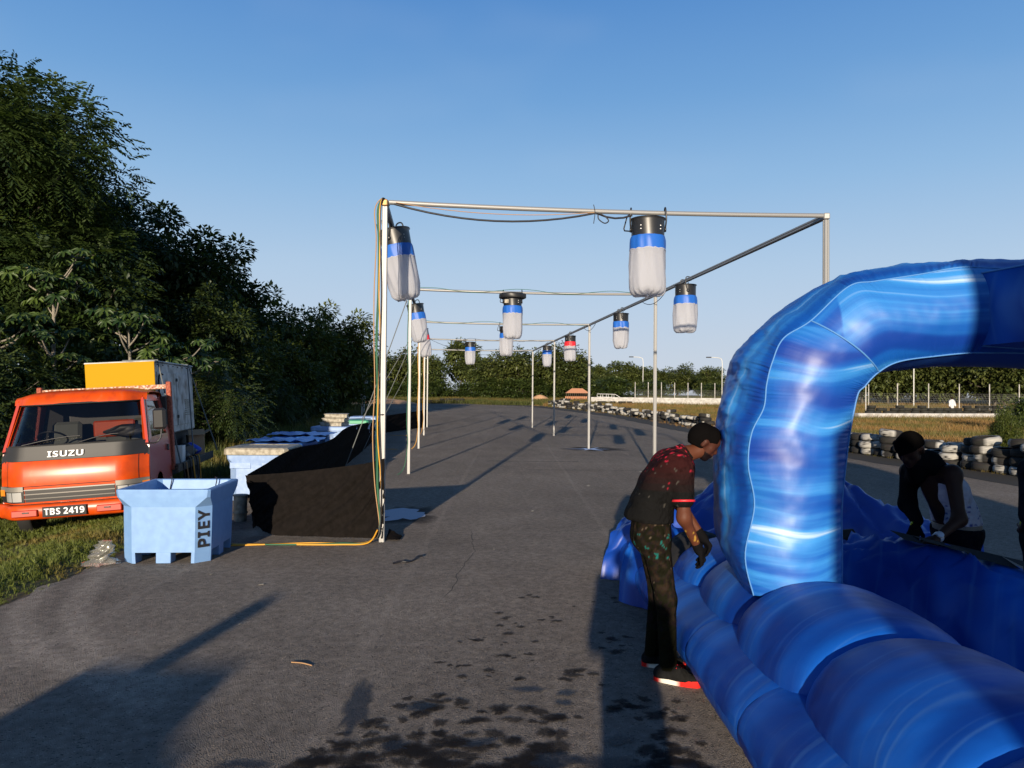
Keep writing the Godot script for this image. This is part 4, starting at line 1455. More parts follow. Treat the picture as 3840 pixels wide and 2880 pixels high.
func cab_half(y: float) -> float:
	return along([[0.3, 1.04], [1.2, 1.04], [1.4, 1.03], [2.0, 0.93], [2.12, 0.86], [2.2, 0.75]], y)

func cab(u: float, y: float, out := 0.0) -> Vector3:      # u -1..1 across the front, rounded towards the corners
	var a := absf(u)
	var turn := pow(smoothstep(0.62, 1.0, a), 1.6)
	return Vector3(signf(u) * (a - 0.03 * turn) * (cab_half(y) + out), y, cab_z(y) - 0.26 * turn - 0.035 * a * a + out)

func cab_skin(mb: MB, u0: float, u1: float, y0: float, y1: float, nu := 24, ny := 8, out := 0.0) -> void:
	var rings := []
	for r in ny + 1:
		var row := []
		for k in nu + 1:
			row.append(cab(lerpf(u0, u1, k / float(nu)), lerpf(y0, y1, r / float(ny)), out))
		rings.append(row)
	loft(mb, rings, false, false, false)

func plate(mb: MB, pts: Array, thick: Vector3) -> void:     # flat polygon (counter-clockwise seen from outside) with a back
	var m := pts.size()
	var c := Vector3.ZERO
	for p: Vector3 in pts: c += p / m
	var k := mb.p(c)
	for p: Vector3 in pts: mb.p(p)
	for j in m: mb.t(k, k + 1 + j, k + 1 + (j + 1) % m)
	k = mb.p(c - thick)
	for p: Vector3 in pts: mb.p(p - thick)
	for j in m: mb.t(k, k + 1 + (j + 1) % m, k + 1 + j)
	for j in m: mb.quad(pts[j] - thick, pts[(j + 1) % m] - thick, pts[(j + 1) % m], pts[j])

func lettering(text: String, height: float, material: String, parent: Node, xf: Transform3D, bold := 700) -> void:
	var tm := TextMesh.new()
	var f := SystemFont.new()
	f.font_names = PackedStringArray(["Droid Sans"])
	f.font_weight = bold
	tm.font = f
	tm.text = text
	tm.font_size = 48
	tm.pixel_size = height / 35.0
	tm.depth = 0.006
	var o := MeshInstance3D.new()
	o.name = "lettering"
	o.mesh = tm
	o.material_override = M[material]
	o.transform = xf
	parent.add_child(o, true)

func wheel(parent: Node, at: Vector3) -> void:
	var mb := MB.new()
	var b := frame_of(Vector3.RIGHT)
	lathe(mb, [Vector2(0.20, -0.10), Vector2(0.34, -0.10), Vector2(0.375, -0.07), Vector2(0.38, 0.0), Vector2(0.375, 0.07), Vector2(0.34, 0.10), Vector2(0.20, 0.10)], 28, at, b)
	var w := put(mb, "wheel", M.rubber, parent)
	mb = MB.new()
	lathe(mb, [Vector2(0.001, 0.06), Vector2(0.09, 0.06), Vector2(0.10, 0.02), Vector2(0.18, 0.02), Vector2(0.205, 0.09)], 20, at, b)
	lathe(mb, [Vector2(0.205, -0.09), Vector2(0.001, -0.06)], 20, at, b)
	put(mb, "rim", M.bezel, w)

func truck() -> void:
	var o := base("flatbed_truck", W(-6.36, -0.27, 11.25))
	o.transform.basis = Basis(Vector3.UP, deg_to_rad(11.0)) * Basis(Vector3.BACK, deg_to_rad(3.6))
	tag(o, "orange flatbed truck parked on the grass with number plate", "truck")
	var mb := MB.new()
	# front panels
	cab_skin(mb, -1, 1, 0.56, 1.17, 24, 16)
	var front := put(mb, "front_panel", M.truck_orange, o)
	mb = MB.new()
	cab_skin(mb, -0.97, 0.97, 1.175, 1.375, 24, 4, 0.008)
	var garnish := put(mb, "black_panel", M.garnish, o)
	lettering("ISUZU", 0.085, "paint_white", garnish, Transform3D(Basis(Vector3.RIGHT, -0.22).scaled_local(Vector3(1.5, 1, 1)), Vector3(-0.05, 1.255, 0.012)))
	mb = MB.new()
	cab_skin(mb, -0.92, 0.92, 1.385, 1.985, 28, 8, -0.012)
	put(mb, "windscreen", M.windscreen_glass, o)
	for s: float in [-1.0, 1.0]:
		mb = MB.new()
		if s < 0: cab_skin(mb, -1.0, -0.92, 1.17, 1.99, 4, 8)
		else: cab_skin(mb, 0.92, 1.0, 1.17, 1.99, 4, 8)
		put(mb, "pillar", M.truck_orange, o)
	mb = MB.new()
	for e in [[-0.92, 0.92, 1.37, 1.395], [-0.92, 0.92, 1.97, 1.995]]: cab_skin(mb, e[0], e[1], e[2], e[3], 24, 1, 0.004)
	put(mb, "windscreen_seal", M.rubber, o)
	# roof: from the windscreen top backwards
	mb = MB.new()
	var rings := []
	for q in [[1.985, 0.0, 1.0], [2.06, -0.02, 1.0], [2.12, -0.07, 0.99], [2.16, -0.16, 0.98], [2.185, -0.40, 0.97], [2.19, -0.8, 0.97], [2.17, -1.22, 0.97], [2.10, -1.30, 0.97]]:
		var row := []
		for k in 25:
			var u := -1.0 + k / 12.0
			var a := absf(u)
			var p := Vector3(u * cab_half(1.99) * q[2] * (1.0), q[0] - 0.085 * pow(a, 5.0) * smoothstep(0.0, -0.2, q[1]), cab_z(1.985) + q[1] - (0.26 * pow(smoothstep(0.62, 1.0, a), 1.6)) * (1.0 - smoothstep(0.0, -1.0, q[1])))
			row.append(p)
		rings.append(row)
	loft(mb, rings, false, false, false)
	put(mb, "roof", M.truck_orange, o)
	# sides: the one towards the track has its door, window and mirror in view
	for s: float in [-1.0, 1.0]:
		var lower := MB.new()
		var xw := func(y: float) -> float: return s * (cab_half(y) - 0.03)
		var poly := []
		for q: Vector2 in [Vector2(-0.22, 0.40), Vector2(-0.40, 0.40), Vector2(-0.46, 0.62), Vector2(-0.62, 0.80), Vector2(-0.85, 0.86), Vector2(-1.08, 0.80), Vector2(-1.22, 0.62), Vector2(-1.28, 0.48), Vector2(-1.62, 0.48), Vector2(-1.64, 1.42), Vector2(-0.5, 1.40), Vector2(-0.31, 1.30)]:
			poly.append(Vector3(xw.call(q.y), q.y, q.x))
		if s < 0: poly.reverse()
		plate(lower, poly, Vector3(s * 0.04, 0, 0))
		var door := put(lower, "door", M.truck_red, o)
		var dh := MB.new()
		box(dh, Vector3(s * 1.022, 1.18, -1.40), Vector3(0.02, 0.10, 0.07), 0.006)
		put(dh, "handle", M.black_plastic, door)
		var upper := MB.new()
		for q in [[[-0.28, 1.30], [-0.5, 1.40], [-0.68, 1.99], [-0.58, 2.02]], [[-1.42, 1.42], [-1.64, 1.42], [-1.62, 2.05], [-1.40, 2.0]], [[-0.62, 1.96], [-1.42, 1.96], [-1.42, 2.07], [-0.58, 2.05]]]:
			var pp := []
			for e in q: pp.append(Vector3(xw.call(e[1]), e[1], e[0]))
			if s < 0: pp.reverse()
			plate(upper, pp, Vector3(s * 0.04, 0, 0))
		put(upper, "door_frame", M.truck_red, o)
		var glass := MB.new()
		var gp := []
		for e in [[-0.48, 1.39], [-1.42, 1.42], [-1.41, 1.97], [-0.66, 1.97]]: gp.append(Vector3(xw.call(e[1]) - s * 0.014, e[1], e[0]))
		if s < 0: gp.reverse()
		plate(glass, gp, Vector3(s * 0.005, 0, 0))
		put(glass, "side_window", M.windscreen_glass, o)
		var mir := MB.new()
		tube(mir, smooth_path([Vector3(s * 0.99, 1.32, -0.2), Vector3(s * 1.16, 1.33, -0.08), Vector3(s * 1.23, 1.40, -0.08), Vector3(s * 1.24, 1.52, -0.1)], 4), 0.012, 6)
		var arm := put(mir, "mirror_arm", M.black_metal, o)
		mir = MB.new()
		box(mir, Vector3(s * 1.22, 1.68, -0.12), Vector3(0.20, 0.32, 0.09), 0.035, Basis(Vector3.UP, -s * 0.25))
		put(mir, "mirror", M.black_plastic, arm)
		for z: float in [-0.85, -3.9]: wheel(o, Vector3(s * 0.86, 0.38, z))
	# corner vents beside the black panel
	for s: float in [-1.0, 1.0]:
		var cv := MB.new()
		if s < 0: cab_skin(cv, -1.0, -0.93, 1.15, 1.37, 4, 3, 0.006)
		else: cab_skin(cv, 0.93, 1.0, 1.15, 1.37, 4, 3, 0.006)
		put(cv, "corner_vent", M.black_plastic, o)
	# lamps and grille
	for s: float in [-1.0, 1.0]:
		var lamp := MB.new()
		var a := minf(s * 0.58, s * 0.985)
		var b := maxf(s * 0.58, s * 0.985)
		cab_skin(lamp, a, b, 0.58, 0.80, 8, 2, 0.012)
		var h := put(lamp, "headlight", M.black_plastic, o)
		lamp = MB.new()
		cab_skin(lamp, a, b, 0.745, 0.815, 8, 2, 0.022)
		put(lamp, "bezel", M.bezel, h)
		for k in 2:
			var l2 := MB.new()
			var u0: float = lerpf(0.60, 0.87, k * 0.5) + 0.005
			var u1: float = lerpf(0.60, 0.87, (k + 1) * 0.5) - 0.005
			cab_skin(l2, minf(s * u0, s * u1), maxf(s * u0, s * u1), 0.60, 0.735, 5, 3, 0.02)
			put(l2, "lens", M.lamp_glass, h)
		var am := MB.new()
		cab_skin(am, minf(s * 0.895, s * 0.985), maxf(s * 0.895, s * 0.985), 0.68, 0.77, 3, 2, 0.026)
		put(am, "indicator", M.lamp_amber, h)
	mb = MB.new()
	cab_skin(mb, -0.57, 0.57, 0.585, 0.775, 16, 2, 0.010)
	var gr := put(mb, "grille", M.black_plastic, o)
	for y: float in [0.635, 0.70, 0.765]:
		var sl := MB.new()
		cab_skin(sl, -0.57, 0.57, y - 0.007, y + 0.007, 16, 1, 0.024)
		put(sl, "grille_bar", M.chrome, gr)
	# bumper with recessed openings
	mb = MB.new()
	rings = []
	for q in [[0.54, 0.02], [0.555, 0.11], [0.52, 0.15], [0.42, 0.155], [0.36, 0.14], [0.335, 0.09], [0.33, 0.0]]:
		var row := []
		for k in 33:
			var u := -1.0 + k / 16.0
			var p := cab(u, 0.5)
			row.append(Vector3(p.x * 1.02, q[0] + 0.02 * pow(absf(u), 6.0), p.z - 0.06 + q[1]))
		rings.append(row)
	rings.reverse()
	loft(mb, rings, false, false, false)
	var bump := put(mb, "bumper", M.truck_orange, o)
	for s: float in [-1.0, 1.0]:
		var rec := MB.new()
		box(rec, Vector3(s * 0.56 - 0.02, 0.44, 0.155), Vector3(0.34, 0.10, 0.03), 0.012)
		put(rec, "fog_recess", M.truck_red, bump)
		rec = MB.new()
		box(rec, Vector3(s * 0.54 - 0.02, 0.45, 0.172), Vector3(0.09, 0.02, 0.01), 0.003)
		put(rec, "tow_slot", M.black_plastic, bump)
	mb = MB.new()
	box(mb, Vector3(-0.05, 0.445, 0.168), Vector3(0.58, 0.145, 0.012), 0.003)
	var np := put(mb, "number_plate", M.paint_black, o)
	lettering("TBS 2419", 0.092, "paint_white", np, Transform3D(Basis.IDENTITY.scaled_local(Vector3(1.02, 1, 1)), Vector3(-0.05, 0.445, 0.176)))
	mb = MB.new()
	cab_skin(mb, -0.95, 0.95, 0.53, 0.585, 16, 1, -0.03)
	put(mb, "bumper_gap", M.rubber, o)
	# panel gaps
	for gp in [[-0.60, 0.80, 1.17], [0.60, 0.80, 1.17]]:
		mb = MB.new()
		cab_skin(mb, gp[0] * 1.45 - 0.0035, gp[0] * 1.45 + 0.0035, gp[1], gp[2], 1, 8, 0.003)
		put(mb, "panel_gap", M.rubber, o)
	mb = MB.new()
	cab_skin(mb, -0.99, 0.99, 0.806, 0.816, 24, 1, 0.0035)
	put(mb, "panel_gap", M.rubber, o)
	# wipers
	for w in [[-0.62, 0.12], [0.10, 0.62]]:
		var wp := MB.new()
		var ps := []
		for k in 7: ps.append(cab(lerpf(w[0], w[1], k / 6.0), lerpf(1.40, 1.50, sin(k / 6.0 * 1.6)), 0.02))
		tube(wp, ps, 0.008, 5)
		put(wp, "wiper", M.black_plastic, o)
	# inside the cab
	mb = MB.new()
	box(mb, Vector3(0, 1.28, -0.35), Vector3(1.78, 0.20, 0.36), 0.05)
	put(mb, "dashboard", M.garnish, o)
	mb = MB.new()
	var wheel_b := frame_of(Vector3(0, 0.75, -0.5))
	var circle := []
	for k in 25: circle.append(Vector3(-0.42, 1.46, -0.58) + wheel_b.x * cos(TAU * k / 24) * 0.2 + wheel_b.z * sin(TAU * k / 24) * 0.2)
	tube(mb, circle, 0.014, 6)
	tube(mb, [Vector3(-0.42, 1.46, -0.58), Vector3(-0.42, 1.3, -0.45)], 0.03, 8)
	put(mb, "steering_wheel", M.black_plastic, o)
	for x: float in [-0.46, 0.30, 0.68]:
		mb = MB.new()
		box(mb, Vector3(x, 1.38, -1.28), Vector3(0.44 if x < 0 else 0.36, 0.62, 0.14), 0.05, Basis(Vector3.RIGHT, -0.15))
		box(mb, Vector3(x, 1.02, -1.02), Vector3(0.44 if x < 0 else 0.36, 0.14, 0.5), 0.05)
		put(mb, "seat", M.seat_cloth, o)
	mb = MB.new()
	box(mb, Vector3(0, 1.25, -1.62), Vector3(1.96, 1.55, 0.05), 0.01)
	put(mb, "rear_wall", M.garnish, o)
	mb = MB.new()
	box(mb, Vector3(0, 0.60, -0.95), Vector3(1.9, 0.1, 1.3), 0.01)
	put(mb, "cab_floor", M.garnish, o)
	# chassis and bed
	mb = MB.new()
	for s: float in [-1.0, 1.0]: box(mb, Vector3(s * 0.38, 0.55, -2.9), Vector3(0.09, 0.18, 4.6), 0.01)
	put(mb, "chassis", M.rubber, o)
	for k in 8:
		mb = MB.new()
		box(mb, Vector3(-0.93 + k * 0.266, 0.80, -3.25), Vector3(0.26, 0.06, 3.1), 0.006)
		put(mb, "bed_plank", M.worn_wood, o)
	mb = MB.new()
	for s: float in [-1.0, 1.0]: box(mb, Vector3(s * 1.08, 0.79, -3.25), Vector3(0.04, 0.14, 3.14), 0.008)
	put(mb, "bed_rail", M.worn_wood, o)
	# head frame behind the cab
	for s: float in [-1.0, 1.0]:
		mb = MB.new()
		box(mb, Vector3(s * 1.0, 1.52, -1.74), Vector3(0.075, 1.50, 0.10), 0.012)
		put(mb, "head_post", M.rust_red, o)
	mb = MB.new()
	box(mb, Vector3(0, 2.19, -1.74), Vector3(1.92, 0.075, 0.06), 0.008)
	put(mb, "head_bar", M.rust_frame, o)
	mb = MB.new()
	for y: float in [1.2, 1.7]: box(mb, Vector3(0, y, -1.74), Vector3(1.92, 0.06, 0.05), 0.008)
	put(mb, "head_bar", M.rust_red, o)
	bed_cargo(o)

func on_truck(o: Node3D, p: Vector3) -> Vector3:
	return o.transform * p

func bed_cargo(o: Node3D) -> void:
	# generator: yellow end, grey sides with a door, hinges and a louvre
	var g := base("generator")
	g.transform = o.transform * Transform3D(Basis.IDENTITY, Vector3(0.16, 1.04, -3.55))
	tag(g, "yellow and grey generator cabinet standing on the truck bed", "generator")
	var mb := MB.new()
	box(mb, Vector3(0, 0.95, 0), Vector3(1.10, 1.30, 3.0), 0.02)
	put(mb, "cabinet", M.generator_grey, g)
	mb = MB.new()
	box(mb, Vector3(0, 0.95, 1.512), Vector3(1.11, 1.31, 0.02), 0.006)
	put(mb, "end_panel", M.generator_yellow, g)
	mb = MB.new()
	box(mb, Vector3(0, 1.61, 0), Vector3(1.14, 0.03, 3.04), 0.01)
	put(mb, "roof_edge", M.generator_grey, g)
	mb = MB.new()
	box(mb, Vector3(0, 0.05, 0), Vector3(0.95, 0.50, 2.9), 0.01)
	put(mb, "skid", M.rubber, g)
	for k in 2:
		mb = MB.new()
		box(mb, Vector3(0.556, 0.93, 0.72 - k * 1.42), Vector3(0.016, 1.0, 1.34), 0.006)
		var door := put(mb, "door", M.generator_grey, g)
		for y: float in [0.6, 1.3]:
			var hi := MB.new()
			box(hi, Vector3(0.57, y, 0.02 - k * 0.05), Vector3(0.012, 0.06, 0.07), 0.003)
			put(hi, "hinge", M.rubber, door)
	mb = MB.new()
	for k in 8: box(mb, Vector3(0.572, 0.62 + k * 0.042, -0.85), Vector3(0.014, 0.016, 0.44), 0.003, Basis(Vector3.BACK, 0.4))
	put(mb, "louvre", M.lid_cream, g)
	mb = MB.new()
	var w := []
	for q: Vector2 in [Vector2(1.32, 0.62), Vector2(1.36, 1.2), Vector2(1.25, 1.38), Vector2(1.05, 1.38)]: w.append(Vector3(0.575, q.y, q.x))
	tube(mb, smooth_path(w, 4), 0.014, 6)
	put(mb, "door_seal", M.rubber, g)
	mb = MB.new()
	for k in 8: box(mb, Vector3(0.556, 1.555, -1.35 + k * 0.38), Vector3(0.02, 0.018, 0.018), 0.004)
	put(mb, "bolt_row", M.rubber, g)
	# ratchet straps over the load
	var straps := [[[0.73, 2.67, -2.2], [1.08, 0.86, -1.95]], [[0.73, 2.67, -4.55], [1.08, 0.86, -3.0]], [[0.73, 2.67, -4.6], [1.16, 0.86, -4.9]]]
	for k in 3:
		mb = MB.new()
		var a := on_truck(o, Vector3(straps[k][0][0], straps[k][0][1], straps[k][0][2]))
		var b := on_truck(o, Vector3(straps[k][1][0], straps[k][1][1], straps[k][1][2]))
		tube(mb, [on_truck(o, Vector3(0.16, 2.68, straps[k][0][2])), a, b], 0.014, 5)
		tag(put(mb, "strap", M.rope_grey), "grey strap tying the generator down, %s from the cab" % nth(k), "strap", "straps on the truck load")
	# loose things on the bed edge
	var items := [
		["cardboard_box", "cardboard", Vector3(0.90, 0.83, -4.1), Vector3(0.30, 0.42, 0.5), 0.3, "open brown cardboard box on the truck bed", "box"],
		["plastic_crate", "white_plastic", Vector3(0.90, 0.83, -2.45), Vector3(0.28, 0.30, 0.4), 0.1, "white plastic crate on the truck bed behind the cab", "crate"],
		["tool_case", "garnish", Vector3(0.90, 0.83, -2.95), Vector3(0.28, 0.26, 0.34), -0.2, "black tool case on the truck bed", "case"],
	]
	for it in items:
		mb = MB.new()
		var s: Vector3 = it[3]
		flat_loft(mb, [oct(s.x * 0.46, s.z * 0.46, 0.01, 0.0), oct(s.x * 0.5, s.z * 0.5, 0.01, s.y), oct(s.x * 0.5 - 0.02, s.z * 0.5 - 0.02, 0.01, s.y), oct(s.x * 0.5 - 0.02, s.z * 0.5 - 0.02, 0.01, s.y * 0.55), oct(0.01, 0.01, 0.002, s.y * 0.55)])
		if it[0] == "cardboard_box":
			box(mb, Vector3(0, s.y + 0.05, s.z * 0.5 + 0.04), Vector3(s.x, 0.012, 0.16), 0, Basis(Vector3.RIGHT, 0.7))
			box(mb, Vector3(s.x * 0.5 + 0.05, s.y + 0.04, 0), Vector3(0.15, 0.012, s.z), 0, Basis(Vector3.BACK, 0.5))
		elif it[0] == "plastic_crate":
			box(mb, Vector3(-0.1, s.y + 0.1, 0), Vector3(0.03, 0.25, 0.03), 0.008, Basis(Vector3.BACK, 0.3))
		var bx := put(mb, it[0], M[it[1]])
		bx.transform = o.transform * Transform3D(Basis(Vector3.UP, it[4]), it[2])
		tag(bx, it[5], it[6])
	for bag in [["bag", "bag_blue", Vector3(0.93, 0.98, -3.5), 0.17, "shiny blue bag lying against the cardboard box"], ["cable_coil", "cable_black", Vector3(0.92, 0.94, -2.75), 0.15, "heap of black cable on the truck bed edge"], ["bag", "garnish", Vector3(0.90, 0.98, -3.25), 0.18, "dark cloth bundle behind the blue bag"]]:
		mb = MB.new()
		var f := noise(int(bag[3] * 1000), 1.0, 3)
		var rings := []
		for r in 9:
			var t := r / 8.0
			var row := []
			for k in 14:
				var a := -TAU * k / 14.0
				var rad: float = bag[3] * (sin(PI * clampf(t, 0.04, 0.96)) * 0.9 + 0.1) * (1.0 + 0.5 * f.get_noise_3d(cos(a) * 1.5, sin(a) * 1.5, t * 3.0))
				row.append(Vector3(cos(a) * rad, (t - 0.5) * bag[3] * 1.7, sin(a) * rad))
			rings.append(row)
		loft(mb, rings)
		var bo := put(mb, bag[0], M[bag[1]])
		bo.transform = o.transform * Transform3D(Basis.IDENTITY, bag[2])
		tag(bo, bag[4], "bag" if bag[0] == "bag" else "cable")
	var hang := [["cable_black", 0.02], ["cable_tan", 0.10], ["cable_black", 0.2], ["cable_yellow", 0.27]]
	for k in 4:
		var pts := []
		for q in [[1.04, 0.90, -2.5], [1.12, 0.87, -2.45], [1.14, 0.45, -2.4], [1.13, 0.2 + hang[k][1], -2.2], [1.13, 0.5, -2.0], [1.11, 0.85, -1.95]]:
			pts.append(on_truck(o, Vector3(q[0] + 0.01 * k, q[1], q[2] - hang[k][1] * 2.5)))
		cord("cable", pts, 0.011, hang[k][0], "%s cable looping down the truck bed side, counted from the cab" % nth(k), "cables hanging off the truck bed")
	# a jacket and an orange panel lie on the middle seat
	mb = MB.new()
	box(mb, Vector3(0.28, 1.55, -1.16), Vector3(0.62, 0.26, 0.05), 0.03)
	var panel := put(mb, "orange_panel", M.truck_orange)
	panel.transform = o.transform
	tag(panel, "orange panel leaning on the cab's seats behind the windscreen", "panel")
	mb = MB.new()
	var fj := noise(97, 1.0, 3)
	var rj := []
	for r in 9:
		var t := r / 8.0
		var row := []
		for k in 14:
			var a := -TAU * k / 14.0
			var rad := 0.12 * (sin(PI * clampf(t, 0.05, 0.95))) * (1.0 + 1.1 * fj.get_noise_3d(cos(a) * 1.4, sin(a) * 1.4, t * 2.0))
			row.append(Vector3((t - 0.5) * 0.75 + 0.55, 1.50 + cos(a) * rad * 0.8, -0.95 + sin(a) * rad))
		rj.append(row)
	loft(mb, rj)
	var jacket := put(mb, "jacket", M.garnish)
	jacket.transform = o.transform
	tag(jacket, "dark jacket bundled behind the truck's windscreen", "jacket")

# ------------------------------------------------------------------ blue inflatable
# the arch: outer seam (x, y) and inner edge (x, y) of its front face, bottom to tip, in metres at its front plane
const ARCH_D := 4.75
const ARCH := [[1.495, 0.673, 2.038, 0.734], [1.442, 0.917, 2.038, 0.969], [1.498, 1.224, 2.036, 1.228], [1.459, 1.469, 2.061, 1.489], [1.479, 1.669, 2.084, 1.674], [1.553, 1.826, 2.11, 1.817], [1.57, 1.97, 2.136, 1.923], [1.604, 2.106, 2.175, 1.963], [1.673, 2.255, 2.214, 2.009], [1.841, 2.365, 2.262, 2.052], [2.07, 2.576, 2.34, 2.1], [2.238, 2.612, 2.44, 2.129], [2.526, 2.659, 2.606, 2.151], [2.743, 2.7, 2.775, 2.17], [2.906, 2.702, 2.906, 2.174], [3.306, 2.683, 3.306, 2.17], [3.828, 2.631, 3.828, 2.135]]

const OUTER := [[1.557, 0.63], [1.412, 0.9], [1.397, 1.176], [1.391, 1.438], [1.406, 1.684], [1.443, 1.86], [1.48, 2.032], [1.529, 2.177], [1.643, 2.317], [1.812, 2.481], [2.074, 2.653], [2.289, 2.719], [2.612, 2.78], [2.905, 2.813], [3.089, 2.815], [3.643, 2.819], [4.289, 2.793]]     # (x, y) of the rounded outer side, at mid depth

func outer_at(t: float) -> Vector3:
	var k := clampi(int(t), 0, OUTER.size() - 2)
	var q := []
	for j in 4:
		var a: Array = OUTER[clampi(k - 1 + j, 0, OUTER.size() - 1)]
		q.append(Vector3(a[0], a[1], -5.12))
	return q[1].cubic_interpolate(q[2], q[0], q[3], t - k)

func arch_station(t: float) -> Array:       # smooth along the arch; returns [S, I]
	var k := clampi(int(t), 0, ARCH.size() - 2)
	var f := t - k
	var q := []
	for j in 4:
		var a: Array = ARCH[clampi(k - 1 + j, 0, ARCH.size() - 1)]
		q.append([Vector3(a[0], a[1], 0), Vector3(a[2], a[3], 0)])
	return [q[1][0].cubic_interpolate(q[2][0], q[0][0], q[3][0], f), q[1][1].cubic_interpolate(q[2][1], q[0][1], q[3][1], f)]

func grid(mb: MB, pts: Array, uvs: Array) -> void:
	var cols: int = pts[0].size()
	var s := mb.v.size()
	for r in pts.size():
		for k in cols: mb.p(pts[r][k], uvs[r][k])
	for r in pts.size() - 1:
		for k in cols - 1:
			var a := s + r * cols + k
			mb.q(a, a + 1, a + cols + 1, a + cols)

func arch_face(t0: float, t1: float, n: int, kind: String) -> MB:
	var mb := MB.new()
	var pts := []
	var uvs := []
	var wr := noise(120, 1.0, 3)
	var cols := 26
	var depth := 0.80
	for r in n + 1:
		var t := lerpf(t0, t1, r / float(n))
		var si := arch_station(t)
		var S: Vector3 = si[0] + Vector3(0, 0, -ARCH_D)
		var I: Vector3 = si[1] + Vector3(0, 0, -ARCH_D)
		var out := (S - I).normalized()
		var back := Vector3(0.03, 0.0, -depth)
		var row := []
		var ur := []
		var rim := outer_at(t)
		rim += (I - rim).normalized() * 0.07
		rim.z = -ARCH_D - depth
		for k in cols + 1:
			var u := k / float(cols)
			var p: Vector3
			var w := Vector2.ZERO
			if kind == "front":
				p = S.lerp(I, u) + Vector3(0, 0, 0.12 * pow(sin(PI * clampf(u, 0.0, 1.0)), 0.8))
				p.z += 0.010 * wr.get_noise_2d(p.x * 3.0, p.y * 3.0) * sin(PI * u)
				# the seam gathers the sheet into short puckers
				var edge := exp(-u * 16.0) + exp(-(1.0 - u) * 16.0)
				p.z += 0.007 * edge * (1.0 - edge * 0.9) * (wr.get_noise_2d(t * 9.0, 1.0) + 0.5 * wr.get_noise_2d(t * 21.0, 7.0)) * 4.0
				if t1 <= 9.01: w = Vector2(0.15 + 0.55 * u, 0.30 + 0.30 * (p.y + 0.05 * sin(u * 3.0)))
				else: w = Vector2(0.30 * (p.x - 2.0), 0.62 + 0.20 * u + 0.02 * sin(p.x * 4.0))
			elif kind == "outer":
				var mid := outer_at(t)
				var b := mid + (I - mid).normalized() * 0.07
				b.z = -ARCH_D - depth
				p = b * (2.0 * u - 1.0) * (u - 1.0) + mid * 4.0 * u * (1.0 - u) + S * u * (2.0 * u - 1.0)
				p += out * 0.035 * wr.get_noise_2d(t * 0.55, u * 1.2) * sin(PI * u) + out * 0.010 * wr.get_noise_2d(t * 2.2, u * 4.0) * sin(PI * u)
				var gather := exp(-(1.0 - u) * 7.0) * (1.0 - exp(-(1.0 - u) * 40.0))
				p += out * 0.020 * gather * (wr.get_noise_2d(t * 8.0, 3.0 + u) + 0.6 * wr.get_noise_2d(t * 19.0, 11.0 + u))
				w = Vector2(t * 0.10, 0.05 + 0.17 * u)
			elif kind == "inner":
				p = I.lerp(I + back, u) - out * 0.07 * sin(PI * u)
				w = Vector2(t * 0.1, 0.85 + 0.1 * u)
			else:
				p = (I + back).lerp(rim, u) + Vector3(0, 0, -0.12 * sin(PI * u))
				w = Vector2(u * 0.5, t * 0.05)
			row.append(p)
			ur.append(w)
		pts.append(row)
		uvs.append(ur)
	grid(mb, pts, uvs)
	return mb

# a fat tube part between two places along the view, elliptical, rounded at the ends where it is sewn to the next
func bulge(mb: MB, a: Vector3, b: Vector3, rx: float, ry: float, pinch: float, seed_: int, crumple := 0.0, uvs := Vector2(1, 1), end_a := 0.0, end_b := 0.0) -> void:
	var f := noise(seed_, 1.0, 3)
	var n := 40
	var sides := 90
	var dir := (b - a).normalized()
	var side := dir.cross(Vector3.UP).normalized()
	var start := mb.v.size()
	for r in n + 1:
		var t := r / float(n)
		var e := absf(2.0 * t - 1.0)
		var swell := pinch + (1.0 - pinch) * pow(1.0 - pow(e, 2.6), 0.55)
		if end_a > 0.0 and t < 0.5: swell = lerpf(end_a, 1.0, pow(1.0 - pow(e, 2.2), 0.5))
		if end_b > 0.0 and t > 0.5: swell = lerpf(end_b, 1.0, pow(1.0 - pow(e, 2.2), 0.5))
		var c := a.lerp(b, t)
		for k in sides + 1:
			var q := -TAU * (k % sides) / sides
			var w := 1.0 + crumple * (f.get_noise_3d(cos(q) * 1.6, sin(q) * 1.6, t * 4.0) + 0.5 * f.get_noise_3d(cos(q) * 4.0, sin(q) * 4.0, t * 9.0 + 3.0))
			# fine pleats run off the sewn ends
			w += 0.016 * f.get_noise_2d(q * 7.0, 2.0) * pow(e, 4.0) * (1.0 - pow(e, 18.0)) + 0.010 * f.get_noise_2d(q * 16.0, 9.0) * pow(e, 7.0) * (1.0 - pow(e, 22.0))
			var p := c + side * cos(q) * rx * swell * w - Vector3.UP * sin(q) * ry * swell * w
			p.y = maxf(p.y, 0.012)
			mb.p(p, Vector2(uvs.y * 0.8 * k / float(sides), uvs.x * t + 0.30 * k / float(sides) + 0.13 * (seed_ % 7)))
	for r in n:
		for k in sides:
			var i := start + r * (sides + 1) + k
			mb.q(i, i + sides + 1, i + sides + 2, i + 1)

